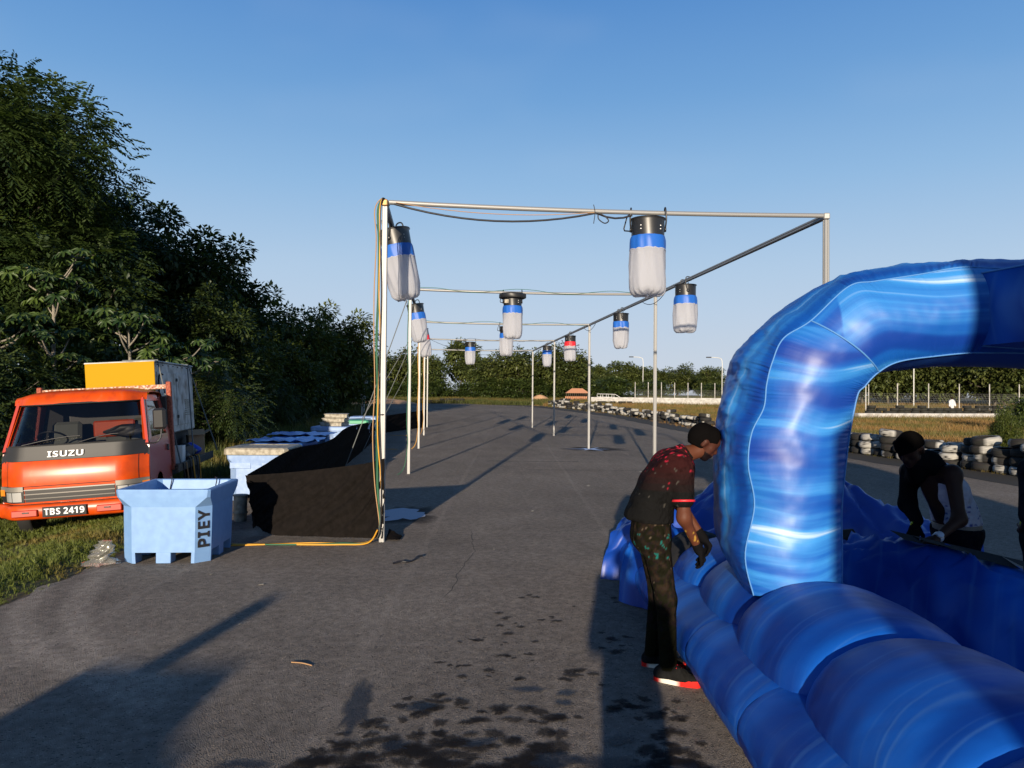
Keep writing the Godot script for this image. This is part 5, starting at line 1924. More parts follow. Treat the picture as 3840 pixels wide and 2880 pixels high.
# limp sheet over a base line: heights given along it
func limp(mb: MB, line: Array, heights: Array, spread: float, seed_: int, rough: float, flat := 0.02) -> void:
	var f := noise(seed_, 1.0, 2)
	var n := 90
	var m := 44
	var lp := smooth_path(line, 8)
	var hp := []
	for h in heights: hp.append(Vector3(h, 0, 0))
	hp = smooth_path(hp, 8)
	var pts := []
	var uvs := []
	for r in m + 1:
		var v := -1.0 + 2.0 * r / m
		var row := []
		var ur := []
		for k in n + 1:
			var u := k / float(n)
			var q := u * (lp.size() - 1)
			var c: Vector3 = lp[int(q)].lerp(lp[mini(int(q) + 1, lp.size() - 1)], q - int(q))
			var h: float = lerpf(hp[int(q)].x, hp[mini(int(q) + 1, hp.size() - 1)].x, q - int(q))
			var side: Vector3 = (lp[-1] - lp[0]).cross(Vector3.UP).normalized()
			var body := pow(maxf(0.0, 1.0 - v * v), 0.6)
			var e := f.get_noise_2d(c.x * 1.1 + v * 0.6, c.z * 1.1 + v * 0.9) + 0.45 * absf(f.get_noise_2d(c.x * 2.2 - v * 1.6, c.z * 2.2 + 9.0))
			var fold := pow(1.0 - absf(f.get_noise_2d(c.x * 1.7 + v * 0.9, c.z * 1.7 - v * 0.5)), 6.0) - 0.8 * pow(1.0 - absf(f.get_noise_2d(c.x * 2.6 - v * 1.2 + 4.0, c.z * 2.6 + v * 0.8)), 8.0)
			var p := c - side * spread * v * (1.0 + 0.2 * e) + Vector3(0, maxf(flat, h * body * (1.0 + rough * e) + 0.045 * fold * minf(1.0, body * 2.0)), 0) - side * 0.03 * fold
			row.append(p)
			ur.append(Vector2(0.4 + v * 0.3, u * 0.8))
		pts.append(row)
		uvs.append(ur)
	grid(mb, pts, uvs)

func inflatable() -> void:
	var o := base("inflatable_pool", W(1.9, 0, 5.0))
	tag(o, "large blue wave-print inflatable with arch and fat side tubes", "inflatable")
	var at := o.position
	var add := func(mb: MB, called: String, material: String, parent: Node = null) -> Node3D:
		for k in mb.v.size(): mb.v[k] -= at
		return put(mb, called, M[material], o if parent == null else parent)
	# arch
	var col: Node3D = add.call(arch_face(0.0, 9.0, 220, "front"), "column_panel", "vinyl_wave")
	var beam: Node3D = add.call(arch_face(9.0, 16.0, 150, "front"), "beam_panel", "vinyl_wave")
	add.call(arch_face(0.0, 16.0, 380, "outer"), "outer_panel", "vinyl_wave")
	add.call(arch_face(0.0, 16.0, 80, "inner"), "inner_panel", "vinyl_line")
	add.call(arch_face(0.0, 16.0, 60, "back"), "back_panel", "vinyl_line")
	for e in 2:
		var path := []
		for k in 121:
			var si := arch_station(16.0 * k / 120.0)
			path.append((si[e] as Vector3) + Vector3(0, 0, -ARCH_D + 0.004))
		var mb := MB.new()
		tube(mb, path, 0.0045, 5)
		add.call(mb, "piping", "piping", col)
	var si9 := arch_station(9.0)
	var diag := []
	for k in 13:
		var u := k / 12.0
		diag.append((si9[0] as Vector3).lerp(si9[1], u) + Vector3(0, 0, -ARCH_D + 0.12 * pow(sin(PI * u), 0.8) + 0.002))
	var dm := MB.new()
	tube(dm, diag, 0.006, 5)
	add.call(dm, "piping", "piping", beam)
	# the box beam that comes off the arch towards the camera
	var bm := MB.new()
	var rings := []
	for k in 9:
		var t := k / 8.0
		var c := W(3.13 + 0.50 * t, 2.44 + 0.05 * t, 4.62 - 1.3 * t)
		var row := []
		for q: Vector2 in [Vector2(-1, -1), Vector2(0, -1.12), Vector2(1, -1), Vector2(1.12, 0), Vector2(1, 1), Vector2(0, 1.12), Vector2(-1, 1), Vector2(-1.14, 0)]:
			row.append(c + Vector3(q.x * 0.26, q.y * 0.222, q.x * 0.10))
		rings.append(row)
	loft(bm, rings, true, true, true, 1.0, 0.3)
	var cross: Node3D = add.call(bm, "cross_beam", "vinyl_line")
	var cb := MB.new()
	tube(cb, rings[0] + [rings[0][0]], 0.008, 5)
	tube(cb, [rings[0][6], rings[4][6], rings[8][6]], 0.006, 5)
	add.call(cb, "piping", "piping", cross)
	# upper and lower side tubes, sewn into fat segments
	var upper := [[6.75, 5.75], [5.75, 4.75], [4.75, 3.68], [3.68, 2.55], [2.55, 1.4]]
	for k in upper.size():
		var mb := MB.new()
		var s: Array = upper[k]
		bulge(mb, W(1.83 + 0.01 * k, 0.415, s[0]), W(1.83 + 0.01 * (k + 1), 0.415, s[1]), 0.54 if k > 1 else 0.50, [0.32, 0.36, 0.40, 0.40, 0.40][k], 0.80, 130 + k, 0.012, Vector2(0.55, 1.1), 0.35 if k == 0 else 0.0)
		var seg: Node3D = add.call(mb, "upper_tube", "vinyl_line")
		if k:
			mb = MB.new()
			var loop := []
			for j in 37: loop.append(W(1.83 + 0.01 * k + cos(TAU * j / 36.0) * 0.52 * 0.805, 0.415 + sin(TAU * j / 36.0) * [0.32, 0.36, 0.38, 0.40, 0.40][k] * 0.805, s[0]))
			tube(mb, loop, 0.006, 5)
			add.call(mb, "seam", "piping", seg)
	var lower := [[8.6, 7.3], [7.3, 6.1], [6.1, 5.0], [5.0, 3.85], [3.85, 2.7], [2.7, 1.5]]
	for k in lower.size():
		var mb := MB.new()
		var s: Array = lower[k]
		bulge(mb, W(1.52, 0.235, s[0]), W(1.52, 0.235, s[1]), 0.40, 0.25, 0.965, 140 + k, 0.03 if k < 2 else 0.012, Vector2(0.6, 1.0), 0.3 if k == 0 else 0.0)
		add.call(mb, "lower_tube", "vinyl_line")
	# the far and inner sides are still limp
	var mb2 := MB.new()
	limp(mb2, [W(1.15, 0, 8.3), W(1.75, 0, 8.1), W(2.4, 0, 7.9), W(3.1, 0, 7.6), W(3.55, 0, 7.2), W(4.1, 0, 6.7)], [0.50, 0.78, 1.02, 1.12, 0.78, 0.6], 0.5, 151, 0.22)
	add.call(mb2, "limp_wall", "vinyl_plain")
	mb2 = MB.new()
	limp(mb2, [W(1.22, 0, 7.4), W(1.6, 0, 7.0), W(2.0, 0, 6.8), W(2.6, 0, 6.5)], [0.52, 0.70, 0.80, 0.66], 0.42, 152, 0.35)
	add.call(mb2, "limp_wall", "vinyl_line")
	mb2 = MB.new()
	limp(mb2, [W(2.42, 0, 5.55), W(2.75, 0, 5.15), W(3.2, 0, 4.8), W(3.8, 0, 4.4), W(4.7, 0, 3.8)], [0.92, 0.90, 0.76, 0.70, 0.68], 0.52, 153, 0.10)
	add.call(mb2, "inner_tube", "vinyl_line")
	mb2 = MB.new()
	limp(mb2, [W(2.35, 0, 6.2), W(2.8, 0, 5.75), W(3.3, 0, 5.35), W(3.9, 0, 4.9), W(4.7, 0, 4.4)], [0.80, 0.74, 0.60, 0.56, 0.52], 0.45, 156, 0.18)
	add.call(mb2, "inner_tube", "vinyl_plain")
	mb2 = MB.new()
	limp(mb2, [W(2.6, 0, 5.2), W(2.9, 0, 4.4), W(3.2, 0, 3.6), W(3.4, 0, 2.6)], [0.12, 0.14, 0.12, 0.12], 0.9, 154, 0.6)
	add.call(mb2, "pool_floor", "vinyl_plain")
	# black zip flap along the inner tube, and the black netting of the openings
	mb2 = MB.new()
	var flap := []
	for k in 15:
		var t := k / 14.0
		flap.append([W(2.60 + 1.5 * t, 0.985 - 0.27 * t, 5.30 - 1.02 * t), W(2.62 + 1.5 * t, 0.95 - 0.26 * t, 5.16 - 1.0 * t)])
	for k in 14:
		var wv := 0.02 * sin(k * 1.3)
		mb2.quad(flap[k][1] + Vector3(0, wv, 0.03), flap[k + 1][1] + Vector3(0, wv, 0.03), flap[k + 1][0], flap[k][0])
	add.call(mb2, "zip_flap", "mesh_black")
	mb2 = MB.new()
	bulge(mb2, W(1.62, 0.46, 6.95), W(1.62, 0.44, 6.35), 0.30, 0.28, 0.7, 160, 0.05, Vector2.ONE, 0.4, 0.5)
	add.call(mb2, "opening_net", "mesh_black")
	mb2 = MB.new()
	box(mb2, W(2.55, 0.62, 5.95), Vector3(0.34, 0.5, 0.12), 0.05, Basis(Vector3.UP, 0.5))
	add.call(mb2, "opening_net", "mesh_black")

# ------------------------------------------------------------------ box lorry behind the camera: it shades the near tubes and the second worker
func lorry() -> void:
	var o := base("box_lorry", W(3.68, 0, -4.95))
	tag(o, "plain white box lorry standing behind the camera beside the inflatable", "lorry")
	var mb := MB.new()
	box(mb, Vector3(0.40, 2.72, 0), Vector3(4.70, 3.56, 2.2), 0.04)
	put(mb, "box_body", M.white_plastic, o)
	mb = MB.new()
	box(mb, Vector3(-2.38, 1.85, 0), Vector3(0.84, 2.75, 2.0), 0.12)
	put(mb, "cab", M.white_plastic, o)
	mb = MB.new()
	box(mb, Vector3(0.2, 0.72, 0), Vector3(5.4, 0.36, 1.0), 0.03)
	put(mb, "chassis", M.rubber, o)
	for x: float in [-1.7, 1.7]:
		for z: float in [-0.9, 0.9]:
			mb = MB.new()
			lathe(mb, [Vector2(0.001, -0.12), Vector2(0.46, -0.12), Vector2(0.5, 0.0), Vector2(0.46, 0.12), Vector2(0.001, 0.12)], 24, Vector3(x, 0.5, z), frame_of(Vector3.BACK))
			put(mb, "wheel", M.rubber, o)

# ------------------------------------------------------------------ people: smooth-joined tapered capsules, meshed as surface nets
# bone: [a, b, radius at a, radius at b]; cuts: planes that end a garment, each [point, outward normal]
func field_mesh(mb: MB, bones: Array, cell: float, k: float, cuts := [], paint = null) -> void:
	var lo := Vector3.ONE * 1e9
	var hi := -lo
	for b in bones:
		var r: float = maxf(b[2], b[3]) + 2.5 * cell
		for e in 2:
			lo = lo.min(b[e] - Vector3.ONE * r)
			hi = hi.max(b[e] + Vector3.ONE * r)
	var nx := int((hi.x - lo.x) / cell) + 2
	var ny := int((hi.y - lo.y) / cell) + 2
	var nz := int((hi.z - lo.z) / cell) + 2
	var val := PackedFloat32Array()
	val.resize(nx * ny * nz)
	val.fill(1.0)
	for b in bones:
		var a: Vector3 = b[0]
		var ab: Vector3 = b[1] - a
		var l2 := maxf(ab.length_squared(), 1e-9)
		var ra: float = b[2]
		var rb: float = b[3]
		var pad := maxf(ra, rb) + k + 2.0 * cell
		var p0: Vector3 = (a.min(b[1]) - Vector3.ONE * pad - lo) / cell
		var p1: Vector3 = (a.max(b[1]) + Vector3.ONE * pad - lo) / cell
		for z in range(maxi(int(p0.z), 0), mini(int(p1.z) + 1, nz)):
			for y in range(maxi(int(p0.y), 0), mini(int(p1.y) + 1, ny)):
				var at := (z * ny + y) * nx
				for x in range(maxi(int(p0.x), 0), mini(int(p1.x) + 1, nx)):
					var p := lo + Vector3(x, y, z) * cell - a
					var t := clampf(p.dot(ab) / l2, 0.0, 1.0)
					var d := (p - ab * t).length() - lerpf(ra, rb, t)
					var o := val[at + x]
					var h := k - absf(d - o)
					d = minf(d, o)
					if h > 0.0: d -= h * h / (4.0 * k)
					val[at + x] = d
	for c in cuts:
		var cp: Vector3 = c[0]
		var cn: Vector3 = c[1]
		for z in nz:
			for y in ny:
				var at := (z * ny + y) * nx
				for x in nx:
					if val[at + x] < 0.06:
						var d := (lo + Vector3(x, y, z) * cell - cp).dot(cn)
						if d > val[at + x]: val[at + x] = d
	var id := PackedInt32Array()
	id.resize(val.size())
	id.fill(-1)
	var step := PackedInt32Array([0, 1, nx, nx + 1, nx * ny, nx * ny + 1, nx * ny + nx, nx * ny + nx + 1])
	var near := cell * 1.8
	for z in nz - 1:
		for y in ny - 1:
			var at := (z * ny + y) * nx
			for x in nx - 1:
				var i := at + x
				if absf(val[i]) > near: continue
				var inside := 0
				for s in step:
					if val[i + s] < 0.0: inside += 1
				if inside == 0 or inside == 8: continue
				var sum := Vector3.ZERO
				var n := 0
				for e in 8:
					for ax in 3:
						var f := e | (1 << ax)
						if f == e: continue
						var va := val[i + step[e]]
						var vb := val[i + step[f]]
						if (va < 0.0) == (vb < 0.0): continue
						var t := va / (va - vb)
						var q := Vector3(e & 1, (e >> 1) & 1, (e >> 2) & 1)
						q[ax] = t
						sum += q
						n += 1
				var p := lo + (Vector3(x, y, z) + sum / n) * cell
				if paint != null: mb.col = paint.call(p)
				id[i] = mb.p(p)
	var offs := [1, nx, nx * ny]
	for z in range(1, nz - 1):
		for y in range(1, ny - 1):
			var at := (z * ny + y) * nx
			for x in range(1, nx - 1):
				var i := at + x
				if id[i] < 0: continue
				for ax in 3:
					var va := val[i] < 0.0
					if va == (val[i + offs[ax]] < 0.0): continue
					var u: int = offs[(ax + 1) % 3]
					var w: int = offs[(ax + 2) % 3]
					var a := id[i]
					var b := id[i - u]
					var c := id[i - u - w]
					var d := id[i - w]
					if a < 0 or b < 0 or c < 0 or d < 0: continue
					if va: mb.q(a, b, c, d)
					else: mb.q(a, d, c, b)

# palm and five fingers; dir along the hand, n out of its back, thumb to the side of (dir x n) * s
func hand_bones(wrist: Vector3, dir: Vector3, n: Vector3, s: float, curl: float) -> Array:
	dir = dir.normalized()
	n = (n - dir * n.dot(dir)).normalized()
	var side := dir.cross(n) * s
	var out := [[wrist, wrist + dir * 0.03, 0.028, 0.03]]
	for k in 3:
		out.append([wrist + dir * 0.025 + side * 0.02 * (k - 1), wrist + dir * 0.085 + side * 0.026 * (k - 1), 0.018, 0.016])
	var lens := [0.078, 0.088, 0.082, 0.064]
	for k in 4:
		var p := wrist + dir * (0.088 - 0.006 * absf(k - 1.3)) + side * (0.033 - 0.022 * k)
		var ang := 0.25 + curl * 0.5
		var d := dir
		for j in 3:
			d = d * cos(ang) - n * sin(ang)
			d = d.normalized()
			var nn := n * cos(ang) + dir * sin(ang)
			var l: float = lens[k] * [0.45, 0.32, 0.23][j]
			out.append([p, p + d * l, 0.0098 - 0.0008 * j, 0.0092 - 0.0010 * j])
			p += d * l
			ang = 0.2 + curl * 0.6
	var th := wrist + dir * 0.025 + side * 0.03
	var t1 := th + dir * 0.035 + side * 0.028 - n * 0.012
	out.append([th, t1, 0.015, 0.0115])
	out.append([t1, t1 + (dir * 0.8 + side * 0.25 - n * 0.45).normalized() * 0.034, 0.011, 0.0095])
	return out

# head looking along f, with its crown towards u
func head_bones(c: Vector3, f: Vector3, u: Vector3) -> Array:
	f = f.normalized()
	u = (u - f * u.dot(f)).normalized()
	var s := f.cross(u)
	return [
		[c - f * 0.022 + u * 0.018, c + f * 0.024 + u * 0.024, 0.084, 0.076],
		[c + f * 0.028 + u * 0.0, c + f * 0.042 - u * 0.075, 0.062, 0.042],
		[c + f * 0.058 - u * 0.090, c + f * 0.062 - u * 0.096, 0.024, 0.020],        # chin
		[c + f * 0.086 + u * 0.002, c + f * 0.104 - u * 0.030, 0.010, 0.015],        # nose
		[c + f * 0.078 + u * 0.028 - s * 0.03, c + f * 0.078 + u * 0.028 + s * 0.03, 0.014, 0.014],   # brow
		[c + f * 0.084 - u * 0.054 - s * 0.016, c + f * 0.084 - u * 0.054 + s * 0.016, 0.010, 0.010], # lips
		[c + f * 0.080 - u * 0.067 - s * 0.012, c + f * 0.080 - u * 0.067 + s * 0.012, 0.010, 0.010],
		[c - f * 0.012 - u * 0.005 + s * 0.078, c - f * 0.018 - u * 0.035 + s * 0.076, 0.015, 0.010], # ears
		[c - f * 0.012 - u * 0.005 - s * 0.078, c - f * 0.018 - u * 0.035 - s * 0.076, 0.015, 0.010],
		[c + f * 0.050 - u * 0.028 - s * 0.04, c + f * 0.045 - u * 0.055 - s * 0.034, 0.026, 0.022], [c + f * 0.050 - u * 0.028 + s * 0.04, c + f * 0.045 - u * 0.055 + s * 0.034, 0.026, 0.022]]

func eyes(parent: Node, c: Vector3, f: Vector3, u: Vector3, at: Vector3) -> void:
	f = f.normalized()
	u = (u - f * u.dot(f)).normalized()
	var s := f.cross(u)
	for k: float in [-1.0, 1.0]:
		var mb := MB.new()
		var p := c + f * 0.0745 + u * 0.006 + s * k * 0.031 - at
		var prof := []
		for j in 7: prof.append(Vector2(maxf(sin(PI * j / 6.0) * 0.0115, 0.0003), -cos(PI * j / 6.0) * 0.0115))
		lathe(mb, prof, 10, p, frame_of(f))
		put(mb, "eye", M.eye, parent)

func shoe(parent: Node, heel: Vector3, toe: Vector3, ankle: Vector3, at: Vector3, plain: bool) -> void:
	var d := (toe - heel).normalized()
	var s := d.cross(Vector3.UP).normalized()
	var mb := MB.new()
	var l := heel.distance_to(toe)
	mb.col = Color(0.012, 0.012, 0.013)
	field_mesh(mb, [[heel + d * 0.045 + Vector3(0, 0.055, 0) - at, ankle - at, 0.042, 0.045], [heel + d * 0.04 + Vector3(0, 0.05, 0) - at, heel + d * l * 0.6 + Vector3(0, 0.05, 0) - at, 0.043, 0.044], [heel + d * l * 0.55 + Vector3(0, 0.045, 0) - at, toe - d * 0.05 + Vector3(0, 0.04, 0) - at, 0.044, 0.036], [ankle - at, heel + d * l * 0.6 + Vector3(0, 0.07, 0) - at, 0.04, 0.03]], 0.008, 0.03, [[Vector3(0, 0.03, 0), Vector3(0, -1, 0)]])
	var o := put(mb, "shoe", M.cloth, parent)
	# sole: white at the waist, red at toe and heel
	mb = MB.new()
	var rings := []
	for y: float in [0.0, 0.006, 0.034, 0.042]:
		var row := []
		for k in 28:
			var a := -TAU * k / 28.0
			var e := cos(a)
			var wid := 0.047 * (0.86 + 0.14 * e) * (1.0 - (0.04 if y < 0.003 or y > 0.04 else 0.0))
			row.append(heel.lerp(toe, 0.5) + d * e * (l * 0.5 + 0.006) - s * -sin(a) * wid * pow(absf(sin(a)), -0.25 if absf(sin(a)) > 0.05 else 0.0) + Vector3(0, y, 0) - at)
		rings.append(row)
	loft(mb, rings)
	for k in mb.v.size():
		var t := (mb.v[k] + at - heel).dot(d) / l
		mb.c[k] = Color(0.02, 0.02, 0.02) if plain else Color(0.62, 0.025, 0.02) if t > 0.55 or t < 0.12 else Color(0.70, 0.66, 0.58)
	put(mb, "sole", M.sole, o)
	if plain: return
	mb = MB.new()
	for k in 4:
		var q := heel.lerp(toe, 0.42 + 0.09 * k) + Vector3(0, 0.135 - 0.017 * k, 0) - at
		tube(mb, [q - s * 0.03 - Vector3(0, 0.012, 0), q + Vector3(0, 0.006, 0), q + s * 0.03 - Vector3(0, 0.012, 0)], 0.0045, 5)
	put(mb, "laces", M.band_red, o)

func shift(bones: Array, at: Vector3) -> Array:
	var out := []
	for b in bones: out.append([b[0] - at, b[1] - at, b[2], b[3]])
	return out

func worker_bending() -> void:
	var at := W(1.02, 0, 5.25)
	var o := base("person", at)
	tag(o, "person in paint-spattered black polo shirt and trousers bending over the inflatable", "person")
	var skin := Color(0.095, 0.034, 0.017)
	var J := {"pelvis": W(0.96, 0.97, 5.26), "waist": W(0.97, 1.10, 5.26), "chest": W(1.06, 1.36, 5.26), "neck": W(1.17, 1.49, 5.26), "head": W(1.318, 1.585, 5.27), "sr": W(1.125, 1.42, 5.08), "er": W(1.128, 1.10, 5.03), "wr": W(1.245, 0.885, 5.13), "sl": W(1.125, 1.42, 5.44), "el": W(1.21, 1.12, 5.52), "wl": W(1.36, 0.90, 5.50), "hr": W(0.965, 0.95, 5.175), "kr": W(1.035, 0.54, 5.13), "ar": W(1.05, 0.11, 5.12), "hl": W(0.965, 0.95, 5.345), "kl": W(1.03, 0.54, 5.37), "al": W(0.995, 0.11, 5.40)}
	var face := Vector3(0.86, -0.50, -0.05)
	var crown := Vector3(0.45, 0.86, 0.0)
	var mb := MB.new()
	mb.col = skin
	field_mesh(mb, shift([[J.pelvis, J.chest, 0.11, 0.11], [J.chest, J.neck, 0.08, 0.055], [J.neck, J.head - Vector3(0.03, 0.06, 0), 0.052, 0.052], [J.sr, J.er, 0.050, 0.040], [J.er, J.wr, 0.040, 0.027], [J.sl, J.el, 0.050, 0.040], [J.el, J.wl, 0.040, 0.027], [J.sr, J.sl, 0.055, 0.055], [J.hr, J.kr, 0.07, 0.05], [J.kr, J.ar, 0.045, 0.032], [J.hl, J.kl, 0.07, 0.05], [J.kl, J.al, 0.045, 0.032]], at), 0.012, 0.05, [], func(p: Vector3) -> Color:
		var y := wobble.get_noise_3d(p.x * 26.0, p.y * 14.0, p.z * 26.0)
		return Color(0.42, 0.25, 0.04) if y > 0.38 and p.y > 0.88 and p.y < 1.06 and p.z > 0.05 else skin)
	var f := face.normalized()
	var u := (crown - f * crown.dot(f)).normalized()
	var hc: Vector3 = J.head - at
	field_mesh(mb, shift(head_bones(J.head, face, crown), at), 0.006, 0.022, [], func(p: Vector3) -> Color:
		var q := p - hc
		var beard := q.dot(u) < -0.062 and q.dot(f) > -0.02 and q.dot(u) + 0.35 * q.dot(f) < -0.03
		return Color(0.010, 0.007, 0.006) if beard else Color(0.060, 0.022, 0.012))
	var body := put(mb, "body", M.skin, o)
	eyes(body, J.head, face, crown, at)
	mb = MB.new()
	field_mesh(mb, shift([[J.head - f * 0.03 + u * 0.026, J.head + f * 0.018 + u * 0.040, 0.092, 0.082], [J.head - f * 0.05 - u * 0.01, J.head - f * 0.045 - u * 0.045, 0.062, 0.052]], at), 0.006, 0.03, [[J.head - at + f * 0.07, f], [J.head - at - u * 0.06, -u]])
	put(mb, "hair", M.hair, body)
	for h in [["wr", "er", 1.0, Vector3(0.35, 0.85, 0.4)], ["wl", "el", -1.0, Vector3(0.3, 0.9, -0.2)]]:
		mb = MB.new()
		var dir: Vector3 = (J[h[0]] - J[h[1]]).normalized() + Vector3(0.2, -0.3, -0.1)
		field_mesh(mb, shift([[J[h[0]] - dir.normalized() * 0.03, J[h[0]] + dir.normalized() * 0.01, 0.033, 0.033]] + hand_bones(J[h[0]], dir, h[3], h[2], 0.9), at), 0.005, 0.012)
		put(mb, "glove", M.glove, body)
	# polo shirt: spattered red over the shoulders, red cuffs and collar stripe
	var black := Color(0.009, 0.0085, 0.008)
	var spatter := func(p: Vector3) -> Color:
		var w := p + at
		var n := wobble.get_noise_3d(w.x * 21.0, w.y * 21.0, w.z * 21.0) + 0.6 * wobble.get_noise_3d(w.x * 55.0, w.y * 55.0, w.z * 55.0)
		var high := smoothstep(1.20, 1.55, w.y)
		if n > 1.02 - 0.66 * high: return Color(0.20, 0.012, 0.02).lerp(Color(0.42, 0.02, 0.045), high)
		if n < -0.80: return Color(0.06, 0.055, 0.05)
		return black.lerp(Color(0.045, 0.012, 0.013), high * 0.7)
	mb = MB.new()
	var trunk := [[W(0.945, 1.03, 5.20), W(0.945, 1.03, 5.32), 0.150, 0.150], [W(0.955, 1.15, 5.20), W(0.955, 1.15, 5.32), 0.140, 0.140], [W(1.01, 1.28, 5.18), W(1.01, 1.28, 5.34), 0.135, 0.135], [W(1.075, 1.39, 5.15), W(1.075, 1.39, 5.37), 0.118, 0.118], [W(1.10, 1.43, 5.10), W(1.10, 1.43, 5.42), 0.092, 0.092], [W(1.13, 1.46, 5.26), W(1.17, 1.50, 5.26), 0.088, 0.068], [W(0.855, 1.07, 5.22), W(0.855, 1.07, 5.30), 0.075, 0.075]]
	field_mesh(mb, shift(trunk + [[J.sr, J.sr.lerp(J.er, 0.62), 0.076, 0.072], [J.sl, J.sl.lerp(J.el, 0.62), 0.076, 0.072]], at), 0.012, 0.05, [[Vector3(-0.2, 1.055, 0), Vector3(-0.05, -1, 0)], [J.neck - at + Vector3(0.035, 0.03, 0), Vector3(0.75, 0.66, 0)]], spatter)
	var shirt := put(mb, "shirt", M.cloth, o)
	mb = MB.new()
	for e in [["sr", "er"], ["sl", "el"]]:
		var a: Vector3 = J[e[0]].lerp(J[e[1]], 0.66) - at
		var b := frame_of(J[e[1]] - J[e[0]])
		lathe(mb, [Vector2(0.066, -0.006), Vector2(0.0755, -0.006), Vector2(0.076, 0.007), Vector2(0.066, 0.008)], 24, a, b)
	put(mb, "cuff", M.band_red, shirt)
	mb = MB.new()
	var nb := frame_of(Vector3(0.72, 0.69, 0))
	lathe(mb, [Vector2(0.085, -0.03), Vector2(0.073, 0.0), Vector2(0.069, 0.02), Vector2(0.062, 0.022)], 24, J.neck - at + Vector3(0.01, 0.012, 0), nb)
	put(mb, "collar", M.black_cloth, shirt)
	mb = MB.new()
	lathe(mb, [Vector2(0.076, -0.014), Vector2(0.0795, -0.010), Vector2(0.0765, -0.002)], 24, J.neck - at + Vector3(0.01, 0.012, 0), nb)
	put(mb, "collar_stripe", M.band_red, shirt)
	# trousers
	mb = MB.new()
	var dirt := func(p: Vector3) -> Color:
		var w := p + at
		var n := wobble.get_noise_3d(w.x * 17.0, w.y * 15.0, w.z * 17.0)
		var m := wobble.get_noise_3d(w.x * 48.0, w.y * 48.0, w.z * 48.0)
		if w.y > 0.82 and w.y < 0.98 and n > 0.36 and m > 0.05 and w.z > -5.2: return Color(0.01, 0.12, 0.105)
		if m > 0.68 and w.y > 0.35: return Color(0.10, 0.075, 0.055)
		return Color(0.010, 0.0085, 0.0075).lerp(Color(0.026, 0.018, 0.0125), smoothstep(-0.2, 0.6, n) * smoothstep(0.2, 0.7, w.y))
	field_mesh(mb, shift([[W(0.955, 1.04, 5.21), W(0.955, 1.04, 5.31), 0.125, 0.125], [W(0.95, 0.94, 5.20), W(0.95, 0.94, 5.32), 0.130, 0.130], [J.hr, J.kr, 0.098, 0.068], [J.kr, J.ar - Vector3(0, 0.02, 0), 0.066, 0.056], [J.hl, J.kl, 0.098, 0.068], [J.kl, J.al - Vector3(0, 0.02, 0), 0.066, 0.056]], at), 0.012, 0.035, [[Vector3(0, 0.085, 0), Vector3(0, -1, 0)], [Vector3(0, 1.09, 0), Vector3(0, 1, 0)]], dirt)
	put(mb, "trousers", M.cloth, o)
	shoe(o, W(0.965, 0, 5.16), W(1.235, 0, 5.03), J.ar, at, false)
	shoe(o, W(0.93, 0, 5.43), W(1.215, 0, 5.36), J.al, at, false)

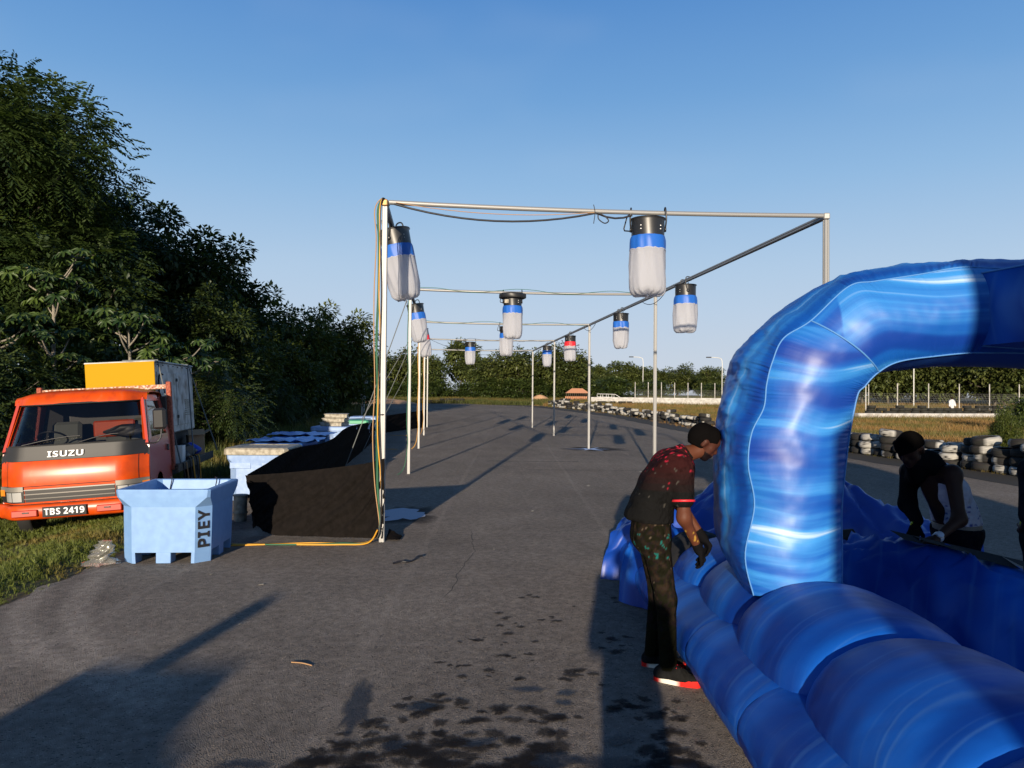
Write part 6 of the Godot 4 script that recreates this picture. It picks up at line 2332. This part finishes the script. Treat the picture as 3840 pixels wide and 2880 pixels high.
func worker_vest() -> void:
	var at := W(3.12, 0, 5.62)
	var o := base("person", at)
	tag(o, "person in white vest and dark cap leaning over the inflatable's inner tube", "person")
	var skin := Color(0.045, 0.02, 0.012)
	# measured at the distance he stands at
	var J := {"pelvis": W(3.25, 0.93, 5.62), "waist": W(3.22, 1.03, 5.62), "chest": W(3.10, 1.28, 5.60), "neck": W(2.98, 1.42, 5.58), "head": W(2.845, 1.525, 5.50), "sr": W(3.10, 1.36, 5.42), "er": W(3.08, 1.06, 5.30), "wr": W(2.865, 0.945, 5.20), "sl": W(2.99, 1.34, 5.80), "el": W(2.93, 1.11, 5.70), "wl": W(2.885, 0.99, 5.50), "hr": W(3.25, 0.92, 5.53), "kr": W(3.22, 0.50, 5.50), "ar": W(3.26, 0.10, 5.52), "hl": W(3.26, 0.92, 5.72), "kl": W(3.22, 0.50, 5.75), "al": W(3.27, 0.10, 5.78)}
	var face := Vector3(-0.74, -0.42, 0.52)
	var crown := Vector3(-0.3, 0.95, 0.1)
	var mb := MB.new()
	mb.col = skin
	field_mesh(mb, shift([[J.pelvis, J.chest, 0.11, 0.12], [J.chest, J.neck, 0.09, 0.06], [J.neck, J.head + Vector3(0.03, -0.06, 0), 0.056, 0.055], [J.sr, J.er, 0.054, 0.042], [J.er, J.wr, 0.042, 0.027], [J.sl, J.el, 0.052, 0.042], [J.el, J.wl, 0.042, 0.027], [J.sr, J.sl, 0.06, 0.06], [J.hr, J.kr, 0.07, 0.05], [J.kr, J.ar, 0.045, 0.032], [J.hl, J.kl, 0.07, 0.05], [J.kl, J.al, 0.045, 0.032]], at), 0.012, 0.05)
	field_mesh(mb, shift(head_bones(J.head, face, crown), at), 0.006, 0.022)
	field_mesh(mb, shift(hand_bones(J.wr, Vector3(-0.75, -0.6, 0.1), Vector3(-0.3, 0.7, 0.6), 1.0, 0.7), at), 0.005, 0.012)
	var body := put(mb, "body", M.skin, o)
	eyes(body, J.head, face, crown, at)
	mb = MB.new()
	field_mesh(mb, shift(hand_bones(J.wl, Vector3(-0.35, -0.9, 0.2), Vector3(-0.6, 0.3, 0.7), -1.0, 1.0), at), 0.005, 0.012)
	put(mb, "glove", M.glove, body)
	# cap with a short peak; dark cloth hangs from it over neck and shoulder
	var f := face.normalized()
	var u := (crown - f * crown.dot(f)).normalized()
	mb = MB.new()
	field_mesh(mb, shift([[J.head - f * 0.025 + u * 0.035, J.head + f * 0.03 + u * 0.045, 0.092, 0.080], [J.head + f * 0.08 + u * 0.035, J.head + f * 0.13 + u * 0.022, 0.03, 0.012]], at), 0.007, 0.03, [[J.head - at + u * 0.012, -u]])
	put(mb, "cap", M.hair, body)
	mb = MB.new()
	field_mesh(mb, shift([[J.head - f * 0.02 - u * 0.09, J.neck + Vector3(0.02, 0.0, 0.02), 0.078, 0.088], [J.neck + Vector3(0.03, 0.01, 0.03), J.sr + Vector3(-0.03, 0.01, -0.08), 0.082, 0.060], [J.neck, J.sl + Vector3(0.0, 0.01, 0.06), 0.08, 0.07], [J.head + f * 0.035 - u * 0.11, J.neck + Vector3(-0.06, -0.10, 0.02), 0.045, 0.05], [J.sl, J.el, 0.062, 0.062], [J.el, J.wl + Vector3(0.01, 0.03, 0), 0.062, 0.042], [J.neck + Vector3(-0.05, -0.06, 0.0), J.sl + Vector3(-0.02, -0.06, 0.1), 0.065, 0.06]], at), 0.010, 0.035)
	put(mb, "scarf", M.glove, body)
	# vest
	mb = MB.new()
	var smear := func(p: Vector3) -> Color:
		var w := p + at
		var n := wobble.get_noise_3d(w.x * 14.0, w.y * 40.0, w.z * 14.0)
		return Color(0.10, 0.11, 0.30) if n > 0.36 and w.y < 1.15 else Color(0.58, 0.56, 0.60)
	field_mesh(mb, shift([[W(3.245, 1.00, 5.55), W(3.245, 1.00, 5.70), 0.128, 0.128], [W(3.22, 1.10, 5.55), W(3.22, 1.10, 5.70), 0.116, 0.116], [W(3.165, 1.22, 5.54), W(3.165, 1.22, 5.70), 0.120, 0.120], [W(3.10, 1.33, 5.56), W(3.08, 1.33, 5.68), 0.104, 0.10]], at), 0.011, 0.05, [[Vector3(0, 0.985, 0), Vector3(0.0, -1, 0)]], smear)
	put(mb, "vest", M.cloth, o)
	mb = MB.new()
	var ell := []
	for y: float in [0.945, 0.95, 0.985, 0.99]:
		var row := []
		for k in 32:
			var a := -TAU * k / 32.0
			var g := 0.0 if y > 0.946 and y < 0.989 else -0.006
			row.append(W(3.245, y, 5.62) - at + Vector3(cos(a) * (0.146 + g), 0.01 * cos(a), sin(a) * (0.205 + g)))
		ell.append(row)
	loft(mb, ell)
	put(mb, "belt", M.belt, o)
	mb = MB.new()
	mb.col = Color(0.010, 0.010, 0.013)
	field_mesh(mb, shift([[W(3.245, 0.93, 5.54), W(3.245, 0.93, 5.70), 0.135, 0.135], [J.hr, J.kr, 0.108, 0.085], [J.kr, J.ar, 0.085, 0.075], [J.hl, J.kl, 0.108, 0.085], [J.kl, J.al, 0.085, 0.075]], at), 0.013, 0.04, [[Vector3(0, 0.965, 0), Vector3(0, 1, 0)], [Vector3(0, 0.05, 0), Vector3(0, -1, 0)]])
	put(mb, "trousers", M.cloth, o)
	shoe(o, W(3.36, 0, 5.53), W(3.09, 0, 5.49), J.ar, at, true)
	shoe(o, W(3.37, 0, 5.80), W(3.10, 0, 5.76), J.al, at, true)
	# watch and wristband
	var wb := frame_of(J.wr - J.er)
	mb = MB.new()
	lathe(mb, [Vector2(0.031, -0.016), Vector2(0.036, -0.014), Vector2(0.036, 0.014), Vector2(0.031, 0.016)], 18, J.wr - at - wb.y * 0.02, wb)
	var fn := (Vector3(-0.15, 0.55, 0.8) - wb.y * Vector3(-0.15, 0.55, 0.8).dot(wb.y)).normalized()
	lathe(mb, [Vector2(0.024, 0.0), Vector2(0.024, 0.010), Vector2(0.020, 0.013), Vector2(0.001, 0.013)], 18, J.wr - at - wb.y * 0.02 + fn * 0.032, frame_of(fn))
	tag(put(mb, "wristwatch", M.watch, body), "white wristwatch", "")
	mb = MB.new()
	lathe(mb, [Vector2(0.03, -0.007), Vector2(0.037, -0.006), Vector2(0.037, 0.006), Vector2(0.03, 0.007)], 16, J.wl - at, frame_of(J.wl - J.el))
	put(mb, "wristband", M.wristband, body)

func plain_person(at: Vector3, turn: float, height: float, label: String, arm_out: float) -> Node3D:
	var o := base("person", at, turn)
	tag(o, label, "person")
	var s := height / 1.75
	var skin := Color(0.05, 0.022, 0.013)
	var mb := MB.new()
	mb.col = skin
	var sl := Vector3(-0.19, 1.42, 0)
	var sr := Vector3(0.19, 1.42, 0)
	var el := Vector3(-0.25, 1.12, 0.02)
	var er := Vector3(0.25, 1.12, 0.02)
	var wl := Vector3(-0.26 + arm_out * 0.3, 0.88 + arm_out * 0.4, 0.06 - arm_out * 0.36)
	var wr := Vector3(0.26 - arm_out * 0.3, 0.88 + arm_out * 0.4, 0.06 - arm_out * 0.36)
	var sc := func(bones: Array) -> Array:
		var out := []
		for b in bones: out.append([b[0] * s, b[1] * s, b[2] * s, b[3] * s])
		return out
	var head := Vector3(0, 1.64, -0.02)
	field_mesh(mb, sc.call([[Vector3(0, 1.0, 0), Vector3(0, 1.35, 0), 0.11, 0.12], [sl, sr, 0.055, 0.055], [Vector3(0, 1.42, 0), head, 0.055, 0.05], [sl, el, 0.05, 0.042], [el, wl, 0.04, 0.028], [sr, er, 0.05, 0.042], [er, wr, 0.04, 0.028], [Vector3(-0.09, 0.95, 0), Vector3(-0.10, 0.5, 0), 0.08, 0.055], [Vector3(-0.10, 0.5, 0), Vector3(-0.10, 0.08, 0), 0.05, 0.035], [Vector3(0.09, 0.95, 0), Vector3(0.10, 0.5, 0), 0.08, 0.055], [Vector3(0.10, 0.5, 0), Vector3(0.10, 0.08, 0), 0.05, 0.035]]), 0.014, 0.05)
	field_mesh(mb, sc.call(head_bones(head, Vector3(0, -0.1, -1), Vector3.UP)), 0.008, 0.022)
	field_mesh(mb, sc.call(hand_bones(wl, wl - el, Vector3(-1, 0.2, 0), 1.0, 0.5)), 0.006, 0.012)
	field_mesh(mb, sc.call(hand_bones(wr, wr - er, Vector3(1, 0.2, 0), -1.0, 0.5)), 0.006, 0.012)
	var body := put(mb, "body", M.skin, o)
	mb = MB.new()
	field_mesh(mb, sc.call([[head + Vector3(0, 0.03, 0.02), head + Vector3(0, 0.045, -0.01), 0.09, 0.08]]), 0.012, 0.03)
	put(mb, "hair", M.hair, body)
	mb = MB.new()
	mb.col = Color(0.02, 0.02, 0.025)
	field_mesh(mb, sc.call([[Vector3(-0.06, 1.02, 0), Vector3(0.06, 1.02, 0), 0.135, 0.135], [Vector3(-0.07, 1.3, 0), Vector3(0.07, 1.3, 0), 0.135, 0.135], [sl, sr, 0.075, 0.075], [sl, el, 0.075, 0.07], [sr, er, 0.075, 0.07]]), 0.014, 0.05)
	put(mb, "shirt", M.cloth, o)
	mb = MB.new()
	mb.col = Color(0.015, 0.016, 0.022)
	field_mesh(mb, sc.call([[Vector3(-0.06, 0.95, 0), Vector3(0.06, 0.95, 0), 0.135, 0.135], [Vector3(-0.09, 0.93, 0), Vector3(-0.10, 0.5, 0), 0.105, 0.08], [Vector3(-0.10, 0.5, 0), Vector3(-0.10, 0.1, 0), 0.08, 0.07], [Vector3(0.09, 0.93, 0), Vector3(0.10, 0.5, 0), 0.105, 0.08], [Vector3(0.10, 0.5, 0), Vector3(0.10, 0.1, 0), 0.08, 0.07]]), 0.014, 0.04, [[Vector3(0, 0.05, 0), Vector3(0, -1, 0)]])
	put(mb, "trousers", M.cloth, o)
	for x: float in [-0.10, 0.10]: shoe(o, Vector3(x * s, 0, 0.08), Vector3(x * s * 1.15, 0, -0.19), Vector3(x * s, 0.11, 0.01), Vector3.ZERO, true)
	return o

func people() -> void:
	mat("eye", lin(0.5, 0.48, 0.45), 0.2)
	worker_bending()
	worker_vest()
	var p := plain_person(W(3.67, 0, 5.28), 0.5, 1.74, "person whose dark arm with yellow wristband shows at the picture's edge", 0.35)
	var mb := MB.new()
	lathe(mb, [Vector2(0.03, -0.008), Vector2(0.038, -0.006), Vector2(0.038, 0.006), Vector2(0.03, 0.008)], 16, Vector3(-0.161, 1.045, -0.052), frame_of(Vector3(-0.1, 0.12, 0.09)))
	put(mb, "wristband", M.wristband, p)
	plain_person(W(0.10, 0, -0.55), 0.0, 1.70, "person behind the camera whose long shadow lies on the road", 0.75)

# ------------------------------------------------------------------ tyres
func tyre_mesh(seed_: int, white: float) -> ArrayMesh:
	var mb := MB.new()
	var r := RandomNumberGenerator.new()
	r.seed = seed_
	var f := noise(seed_, 1.0, 2)
	var prof := [Vector2(0.185, 0.02), Vector2(0.20, 0.0), Vector2(0.27, 0.0), Vector2(0.305, 0.03), Vector2(0.315, 0.06), Vector2(0.306, 0.068), Vector2(0.317, 0.078), Vector2(0.317, 0.122), Vector2(0.306, 0.132), Vector2(0.315, 0.14), Vector2(0.305, 0.17), Vector2(0.27, 0.20), Vector2(0.20, 0.20), Vector2(0.185, 0.18), Vector2(0.25, 0.15), Vector2(0.25, 0.05)]
	prof.append(prof[0])
	lathe(mb, prof, 22)
	var from := r.randf() * TAU
	for k in mb.v.size():
		var a := fposmod(atan2(mb.v[k].z, mb.v[k].x) - from, TAU)
		var worn := f.get_noise_3d(mb.v[k].x * 9.0, mb.v[k].y * 30.0, mb.v[k].z * 9.0)
		var painted := a < TAU * white and worn > -0.32 and Vector2(mb.v[k].x, mb.v[k].z).length() > 0.26
		mb.c[k] = Color(0.40, 0.39, 0.36) * (0.8 + 0.4 * worn) if painted else Color(0.016, 0.015, 0.014) * (1.0 + 0.7 * worn)
	return mb.mesh()

var tyre_kinds := []
func tyre(at: Vector3, turn: float, tilt: Vector2, kind: int, size: float, label: String, group: String) -> void:
	var o := MeshInstance3D.new()
	o.name = numbered("tyre")
	o.mesh = tyre_kinds[kind % tyre_kinds.size()]
	o.material_override = M.tyre
	o.transform = Transform3D(Basis(Vector3.RIGHT, tilt.x) * Basis(Vector3.BACK, tilt.y) * Basis(Vector3.UP, turn).scaled(Vector3(size, size, size)), at)
	add_child(o)
	tag(o, label, "tyre", group)

func tyres() -> void:
	for k in 8: tyre_kinds.append(tyre_mesh(500 + k, [0.45, 0.55, 0.3, 0.7, 0.5, 0.0, 0.6, 0.4][k]))
	var r := RandomNumberGenerator.new()
	r.seed = 909
	var level := ["bottom", "second", "third", "fourth", "topmost"]
	# stacks seen through the arch
	for k in 19:
		var t := k / 18.0
		var d := 18.0 + 10.5 * t
		var x := 12.35 - 0.95 * t + r.randf_range(-0.12, 0.12)
		var n: int = [4, 4, 3, 4, 4, 3, 2, 3, 3, 3, 4, 2, 3, 3, 3, 2, 3, 3, 3][k]
		var size := r.randf_range(0.92, 1.12)
		for j in n:
			tyre(W(x + r.randf_range(-0.05, 0.05), ground_y(x, d) + 0.02 + j * 0.2 * size, d + r.randf_range(-0.04, 0.04)), r.randf() * TAU, Vector2(r.randf_range(-0.04, 0.04), r.randf_range(-0.04, 0.04)) * (1.0 if j < n - 1 else 2.5), r.randi(), size, "%s tyre of the %s stack under the arch, counted from the picture's edge" % [level[j], nth(k)], "tyre stacks seen through the arch")
	for k in 9:
		var t := k / 8.0
		var d := 18.6 + 9.0 * t
		var x := 13.05 - 0.95 * t + r.randf_range(-0.1, 0.1)
		for j in 3:
			tyre(W(x, ground_y(x, d) + 0.02 + j * 0.2, d), r.randf() * TAU, Vector2.ZERO, r.randi(), 1.0, "%s tyre of the %s stack in the rear row under the arch" % [level[j], nth(k)], "rear tyre stacks seen through the arch")
	# the long jumbled wall that follows the curve of the road
	var wall := [W(11.2, 0, 44.0), W(10.6, 0, 52.0), W(9.6, 0, 62.0), W(8.2, 0, 72.0), W(6.0, 0, 82.0), W(4.6, 0, 90.0)]
	var path := smooth_path(wall, 10)
	for k in 58:
		var q := k / 57.0 * (path.size() - 1)
		var p: Vector3 = path[int(q)].lerp(path[mini(int(q) + 1, path.size() - 1)], q - int(q))
		var bump := wobble.get_noise_1d(k * 0.55)
		var n := clampi(int(2.9 + bump * 2.4 + (0.8 if k > 30 else 0.0)), 1, 5)
		for j in n:
			var x := p.x + r.randf_range(-0.25, 0.35)
			var flip := r.randf() < 0.03 and j == n - 1
			tyre(W(x, ground_y(x, -p.z) + 0.02 + j * 0.2 + (0.3 if flip else 0.0), -p.z + r.randf_range(-0.2, 0.2)), r.randf() * TAU, Vector2(1.35, 0.2) if flip else Vector2(r.randf_range(-0.12, 0.12), r.randf_range(-0.12, 0.12)), r.randi(), 1.05, "%s tyre of the %s pile along the curving road, counted from the bending person" % [level[mini(j, 4)], nth(k)], "long tyre wall along the road")
	# far tyre walls, too small to tell apart
	var mb := MB.new()
	for run in [[W(27.0, 0, 58.0), W(62.0, 0, 66.0), 2, 0.5, 55], [W(21.0, 0, 78.0), W(33.0, 0, 76.0), 1, 0.0, 14], [W(9.0, 0, 93.0), W(15.0, 0, 92.0), 2, 0.0, 12], [W(-12.0, 0, 99.5), W(-6.0, 0, 100.0), 2, 0.0, 14]]:
		for k in run[4]:
			var p: Vector3 = run[0].lerp(run[1], k / float(run[4]))
			for j in run[2] + (r.randi() % 2):
				var y: float = ground_y(p.x, -p.z) + run[3] + j * 0.2
				var pr := [Vector2(0.2, 0.0), Vector2(0.3, 0.0), Vector2(0.32, 0.1), Vector2(0.3, 0.2), Vector2(0.2, 0.2)]
				var start := mb.v.size()
				lathe(mb, pr, 10, Vector3(p.x + r.randf_range(-0.15, 0.15), y, p.z + r.randf_range(-0.2, 0.2)))
				var from := r.randf() * TAU
				for e in range(start, mb.v.size()):
					mb.c[e] = Color(0.36, 0.36, 0.33) if (e - start) % 11 < int(from * 1.1) else Color(0.016, 0.016, 0.015)
	tag(put(mb, "far_tyres", M.tyre), "far tyre walls too small to count beyond the field", "tyres", "", "stuff")

# ------------------------------------------------------------------ far side: kerbs, barrier, fence, lamps, shed
func far_side() -> void:
	var mb := MB.new()
	var run := func(a: Vector3, b: Vector3, h: float, w: float, called: String, label: String) -> void:
		var m := MB.new()
		var c := a.lerp(b, 0.5)
		var y := ground_y(c.x, -c.z)
		box(m, Vector3.ZERO, Vector3(a.distance_to(b), h, w), 0.03, Basis.IDENTITY)
		var o := put(m, called, M.concrete)
		var dir := (b - a).normalized()
		o.transform = Transform3D(Basis(dir, Vector3.UP, dir.cross(Vector3.UP)), Vector3(c.x, y + h * 0.5 - 0.05, c.z))
		tag(o, label, "barrier")
	run.call(W(25.5, 0, 57.0), W(62.0, 0, 65.4), 0.55, 0.5, "concrete_kerb", "low grey concrete kerb under the far tyres seen through the arch")
	run.call(W(10.0, 0, 97.0), W(33.5, 0, 90.0), 1.1, 0.3, "concrete_barrier", "long white concrete barrier across the far field")
	# chain-link fence: posts and wires
	for part in [[W(16.0, 0, 100.0), W(44.0, 0, 95.0), 18, "beyond the white barrier"], [W(34.0, 0, 74.0), W(74.0, 0, 81.0), 13, "seen through the arch"]]:
		var a: Vector3 = part[0]
		var b: Vector3 = part[1]
		var o := base("chain_link_fence", Vector3(a.x, ground_y(a.x, -a.z), a.z))
		tag(o, "chain-link fence with pale posts %s" % part[3], "fence")
		for k in part[2]:
			var p := a.lerp(b, k / float(part[2] - 1))
			mb = MB.new()
			tube(mb, [Vector3(0, -0.1, 0), Vector3(0, 2.9, 0)], 0.05, 6)
			var post := put(mb, "post", M.concrete, o)
			post.position = p - a + Vector3(0, ground_y(p.x, -p.z) - ground_y(a.x, -a.z), 0)
		mb = MB.new()
		var dy := ground_y(b.x, -b.z) - ground_y(a.x, -a.z)
		for k in 9:
			tube(mb, [Vector3(0, 0.15 + k * 0.22, 0), b - a + Vector3(0, dy + 0.15 + k * 0.22, 0)], 0.006, 4)
		for k in 240:
			var t := k / 240.0
			tube(mb, [(b - a) * t + Vector3(0, dy * t + 0.15, 0), (b - a) * (t + 0.012) + Vector3(0, dy * t + 1.9, 0)], 0.005, 3, false)
		put(mb, "wire_mesh", M.wire_mesh, o)
	# street lamps
	var lamps := [[12.2, 165.0, 8.6, "first"], [25.5, 150.0, 8.0, "second"], [36.0, 132.0, 7.2, "third"], [48.0, 92.0, 8.0, "fourth"]]
	for l in lamps:
		var o := base("street_lamp", W(l[0], ground_y(l[0], l[1]), l[1]))
		tag(o, "%s grey street lamp of the row, counted from the track end" % l[3], "street lamp", "street lamps beyond the fence")
		mb = MB.new()
		tube(mb, smooth_path([Vector3(0, -0.1, 0), Vector3(0, l[2] * 0.5, 0), Vector3(0, l[2] * 0.9, 0), Vector3(-0.5, l[2] * 0.985, 0), Vector3(-2.0, l[2], 0)], 5), 0.065, 7)
		put(mb, "pole", M.galvanised, o)
		mb = MB.new()
		box(mb, Vector3(-2.3, l[2], 0), Vector3(0.9, 0.18, 0.34), 0.06)
		put(mb, "lamp_head", M.garnish, o)
	# open shed with a red roof and a pale ramp rail
	var sh := base("shed", W(8.8, ground_y(8.8, 104.0), 104.0))
	sh.scale = Vector3.ONE * 0.8
	tag(sh, "low open shed with red roof at the end of the track", "shed")
	mb = MB.new()
	var rr := [[Vector3(-2.0, 1.55, 1.4), Vector3(2.0, 1.55, 1.4), Vector3(2.0, 1.55, -1.4), Vector3(-2.0, 1.55, -1.4)], [Vector3(-0.9, 2.35, 0.1), Vector3(0.9, 2.35, 0.1), Vector3(0.9, 2.35, -0.1), Vector3(-0.9, 2.35, -0.1)]]
	flat_loft(mb, rr)
	put(mb, "roof", M.tile_roof, sh)
	for k in 12:
		mb = MB.new()
		box(mb, Vector3(-1.9 + k * 0.345, 0.77, 1.3), Vector3(0.07, 1.56, 0.07), 0.01)
		put(mb, "post", M.worn_wood, sh)
	mb = MB.new()
	box(mb, Vector3(0, 0.5, -1.2), Vector3(3.8, 1.0, 0.1), 0.01)
	put(mb, "back_wall", M.tile_roof, sh)
	var rl := base("ramp_rail", W(11.4, ground_y(11.4, 103.0), 103.0))
	rl.scale = Vector3.ONE * 0.75
	tag(rl, "pale railing of a small ramp beside the red-roofed shed", "railing")
	mb = MB.new()
	tube(mb, [Vector3(0, 1.6, 0), Vector3(3.2, 1.55, 0), Vector3(4.6, 0.7, 0)], 0.035, 6)
	tube(mb, [Vector3(0, 1.1, 0), Vector3(3.2, 1.0, 0), Vector3(4.6, 0.2, 0)], 0.03, 6)
	put(mb, "handrail", M.paint_white, rl)
	for k in 9:
		mb = MB.new()
		tube(mb, [Vector3(k * 0.5, 0, 0), Vector3(k * 0.5 + 0.15 * (k % 2), 1.5 if k < 7 else 1.0, 0)], 0.03, 5)
		put(mb, "baluster", M.paint_white, rl)
	# bare earth heaps under the far trees
	for h in [[3.8, 105.0, 1.6, 1.0], [-16.5, 97.5, 4.5, 0.7], [-21.0, 97.0, 4.0, 0.8], [9.5, 106.5, 2.8, 0.5]]:
		mb = MB.new()
		var f := noise(int(h[1] * 10), 1.0, 3)
		var rings := []
		for q in [[1.0, 0.0], [0.85, 0.3], [0.6, 0.65], [0.3, 0.9], [0.03, 1.0]]:
			var row := []
			for k in 16:
				var a := -TAU * k / 16.0
				var w := 1.0 + 0.4 * f.get_noise_2d(cos(a) * 1.5, sin(a) * 1.5)
				row.append(Vector3(cos(a) * q[0] * h[2] * w, q[1] * h[3] - 0.05, sin(a) * q[0] * h[2] * 0.6 * w))
			rings.append(row)
		loft(mb, rings, true, false, true)
		var o := put(mb, "earth_heap", M.bare_earth)
		o.position = W(h[0], ground_y(h[0], h[1]), h[1])
		struct(o)
	# sign on a stand at the edge of the wood
	var sg := base("roadside_sign", W(-10.9, ground_y(-10.9, 56.0), 56.0))
	tag(sg, "small white sign on a post in the grass by the wood", "sign")
	mb = MB.new()
	tube(mb, [Vector3(0, 0, 0), Vector3(0, 1.3, 0)], 0.035, 6)
	box(mb, Vector3(0, 0.05, 0), Vector3(0.5, 0.1, 0.4), 0.02)
	put(mb, "post", M.paint_white, sg)
	mb = MB.new()
	box(mb, Vector3(-0.1, 1.5, 0), Vector3(0.75, 0.4, 0.04), 0.01, Basis(Vector3.BACK, -0.12))
	var face := put(mb, "board", M.paint_white, sg)
	mb = MB.new()
	box(mb, Vector3(-0.05, 1.5, 0.024), Vector3(0.2, 0.22, 0.01), 0, Basis(Vector3.BACK, -0.12))
	put(mb, "mark", M.garnish, face)
	# tall white banner in the shade of the wood
	mb = MB.new()
	tube(mb, [Vector3(0, -0.1, 0), Vector3(0, 3.4, 0)], 0.025, 6)
	box(mb, Vector3(0.14, 2.9, 0), Vector3(0.26, 0.9, 0.01), 0.003, Basis(Vector3.BACK, 0.08))
	var bn := put(mb, "feather_banner", M.paint_white)
	bn.position = W(-11.9, ground_y(-11.9, 62.0), 62.0)
	tag(bn, "tall narrow white banner in the shade of the wood's far tip", "banner")
	# motorbike-sized dark kart by the bare earth
	# far onlookers beyond the field
	for w in [[35.7, 62.5, Color(0.6, 0.6, 0.6), "far person in a white shirt beyond the tyres"], [45.6, 65.0, Color(0.65, 0.65, 0.62), "far person in white near the end of the tyre kerb"], [47.3, 65.5, Color(0.25, 0.32, 0.5), "far person in pale blue bending beyond the tyre kerb"]]:
		var m := MB.new()
		m.col = w[2]
		field_mesh(m, [[Vector3(0, 0.9, 0), Vector3(0, 1.4, 0), 0.16, 0.17], [Vector3(-0.2, 1.4, 0), Vector3(-0.25, 1.0, 0.1), 0.06, 0.05], [Vector3(0.2, 1.4, 0), Vector3(0.25, 1.0, 0.1), 0.06, 0.05]], 0.05, 0.08)
		m.col = Color(0.03, 0.02, 0.015)
		field_mesh(m, [[Vector3(0, 1.62, 0.03), Vector3(0, 1.68, 0), 0.10, 0.10]], 0.04, 0.05)
		m.col = Color(0.03, 0.03, 0.04)
		field_mesh(m, [[Vector3(-0.09, 0.9, 0), Vector3(-0.1, 0.05, 0), 0.10, 0.07], [Vector3(0.09, 0.9, 0), Vector3(0.1, 0.05, 0), 0.10, 0.07]], 0.05, 0.05)
		var o := put(m, "person", M.cloth)
		o.position = W(w[0], ground_y(w[0], w[1]), w[1])
		tag(o, w[3], "person", "far people beyond the field")
	# dark bin peeping out beside the inflatable
	mb = MB.new()
	lathe(mb, [Vector2(0.001, 0.0), Vector2(0.24, 0.0), Vector2(0.30, 0.95), Vector2(0.31, 0.98), Vector2(0.001, 0.98)], 18)
	var bin := put(mb, "waste_bin", M.garnish)
	bin.position = W(6.45, 0, 23.0)
	tag(bin, "dark bin with a pale bag peeping out behind the inflatable", "bin")

# ------------------------------------------------------------------ litter
func litter() -> void:
	cord("cloth_strip", [W(-1.30, 0.012, 8.55), W(-1.22, 0.02, 8.62), W(-1.15, 0.012, 8.63), W(-1.09, 0.012, 8.75), W(-1.06, 0.03, 8.85), W(-1.02, 0.02, 8.92)], 0.012, "cable_black", "short black strip lying on the road before the frame")
	cord("twig", [W(-1.53, 0.006, 5.42), W(-1.45, 0.012, 5.39), W(-1.37, 0.006, 5.36)], 0.004, "cable_tan", "thin tan twig lying on the near road")
	var r := RandomNumberGenerator.new()
	r.seed = 13
	var bits := [[-2.45, 7.6, 0.05], [-3.1, 8.0, 0.03], [0.35, 12.5, 0.05], [-0.2, 9.4, 0.03], [-2.2, 6.3, 0.02], [3.2, 19.0, 0.12], [1.6, 16.0, 0.08]]
	for k in bits.size():
		var mb := MB.new()
		box(mb, Vector3(0, 0.004, 0), Vector3(bits[k][2], 0.003, bits[k][2] * 0.7), 0.001, Basis(Vector3.BACK, 0.1))
		var o := put(mb, "paper_scrap", M.lid_cream)
		o.position = W(bits[k][0], 0.003, bits[k][1])
		o.rotation.y = r.randf() * 3.0
		tag(o, "%s pale paper scrap on the road, counted from the near tub" % nth(k), "scrap", "scraps on the road")
	# crumpled clear bag at the near tub's corner
	var mb2 := MB.new()
	var f := noise(98, 1.0, 4)
	var rings := []
	for k in 10:
		var t := k / 9.0
		var row := []
		for j in 16:
			var a := -TAU * j / 16.0
			var rad := 0.15 * (1.0 - 0.65 * t) * (1.0 + 1.5 * f.get_noise_3d(cos(a) * 2.0, sin(a) * 2.0, t * 4.0))
			row.append(Vector3(cos(a) * rad + 0.10 * t, 0.26 * t + 0.004, sin(a) * rad * 0.7))
		rings.append(row)
	loft(mb2, rings)
	var cb := put(mb2, "plastic_bag", M.clear_bag)
	cb.position = W(-4.50, 0, 8.42)
	tag(cb, "crumpled clear plastic bag by the near tub's corner", "bag")

func _ready() -> void:
	view()
	wobble.seed = 3
	wobble.frequency = 1.0
	wobble.fractal_octaves = 2
	materials()
	setting()
	trees()
	pipe_frame()
	tubs()
	cloths()
	truck()
	inflatable()
	lorry()
	people()
	blowers()
	tyres()
	far_side()
	cables()
	litter()
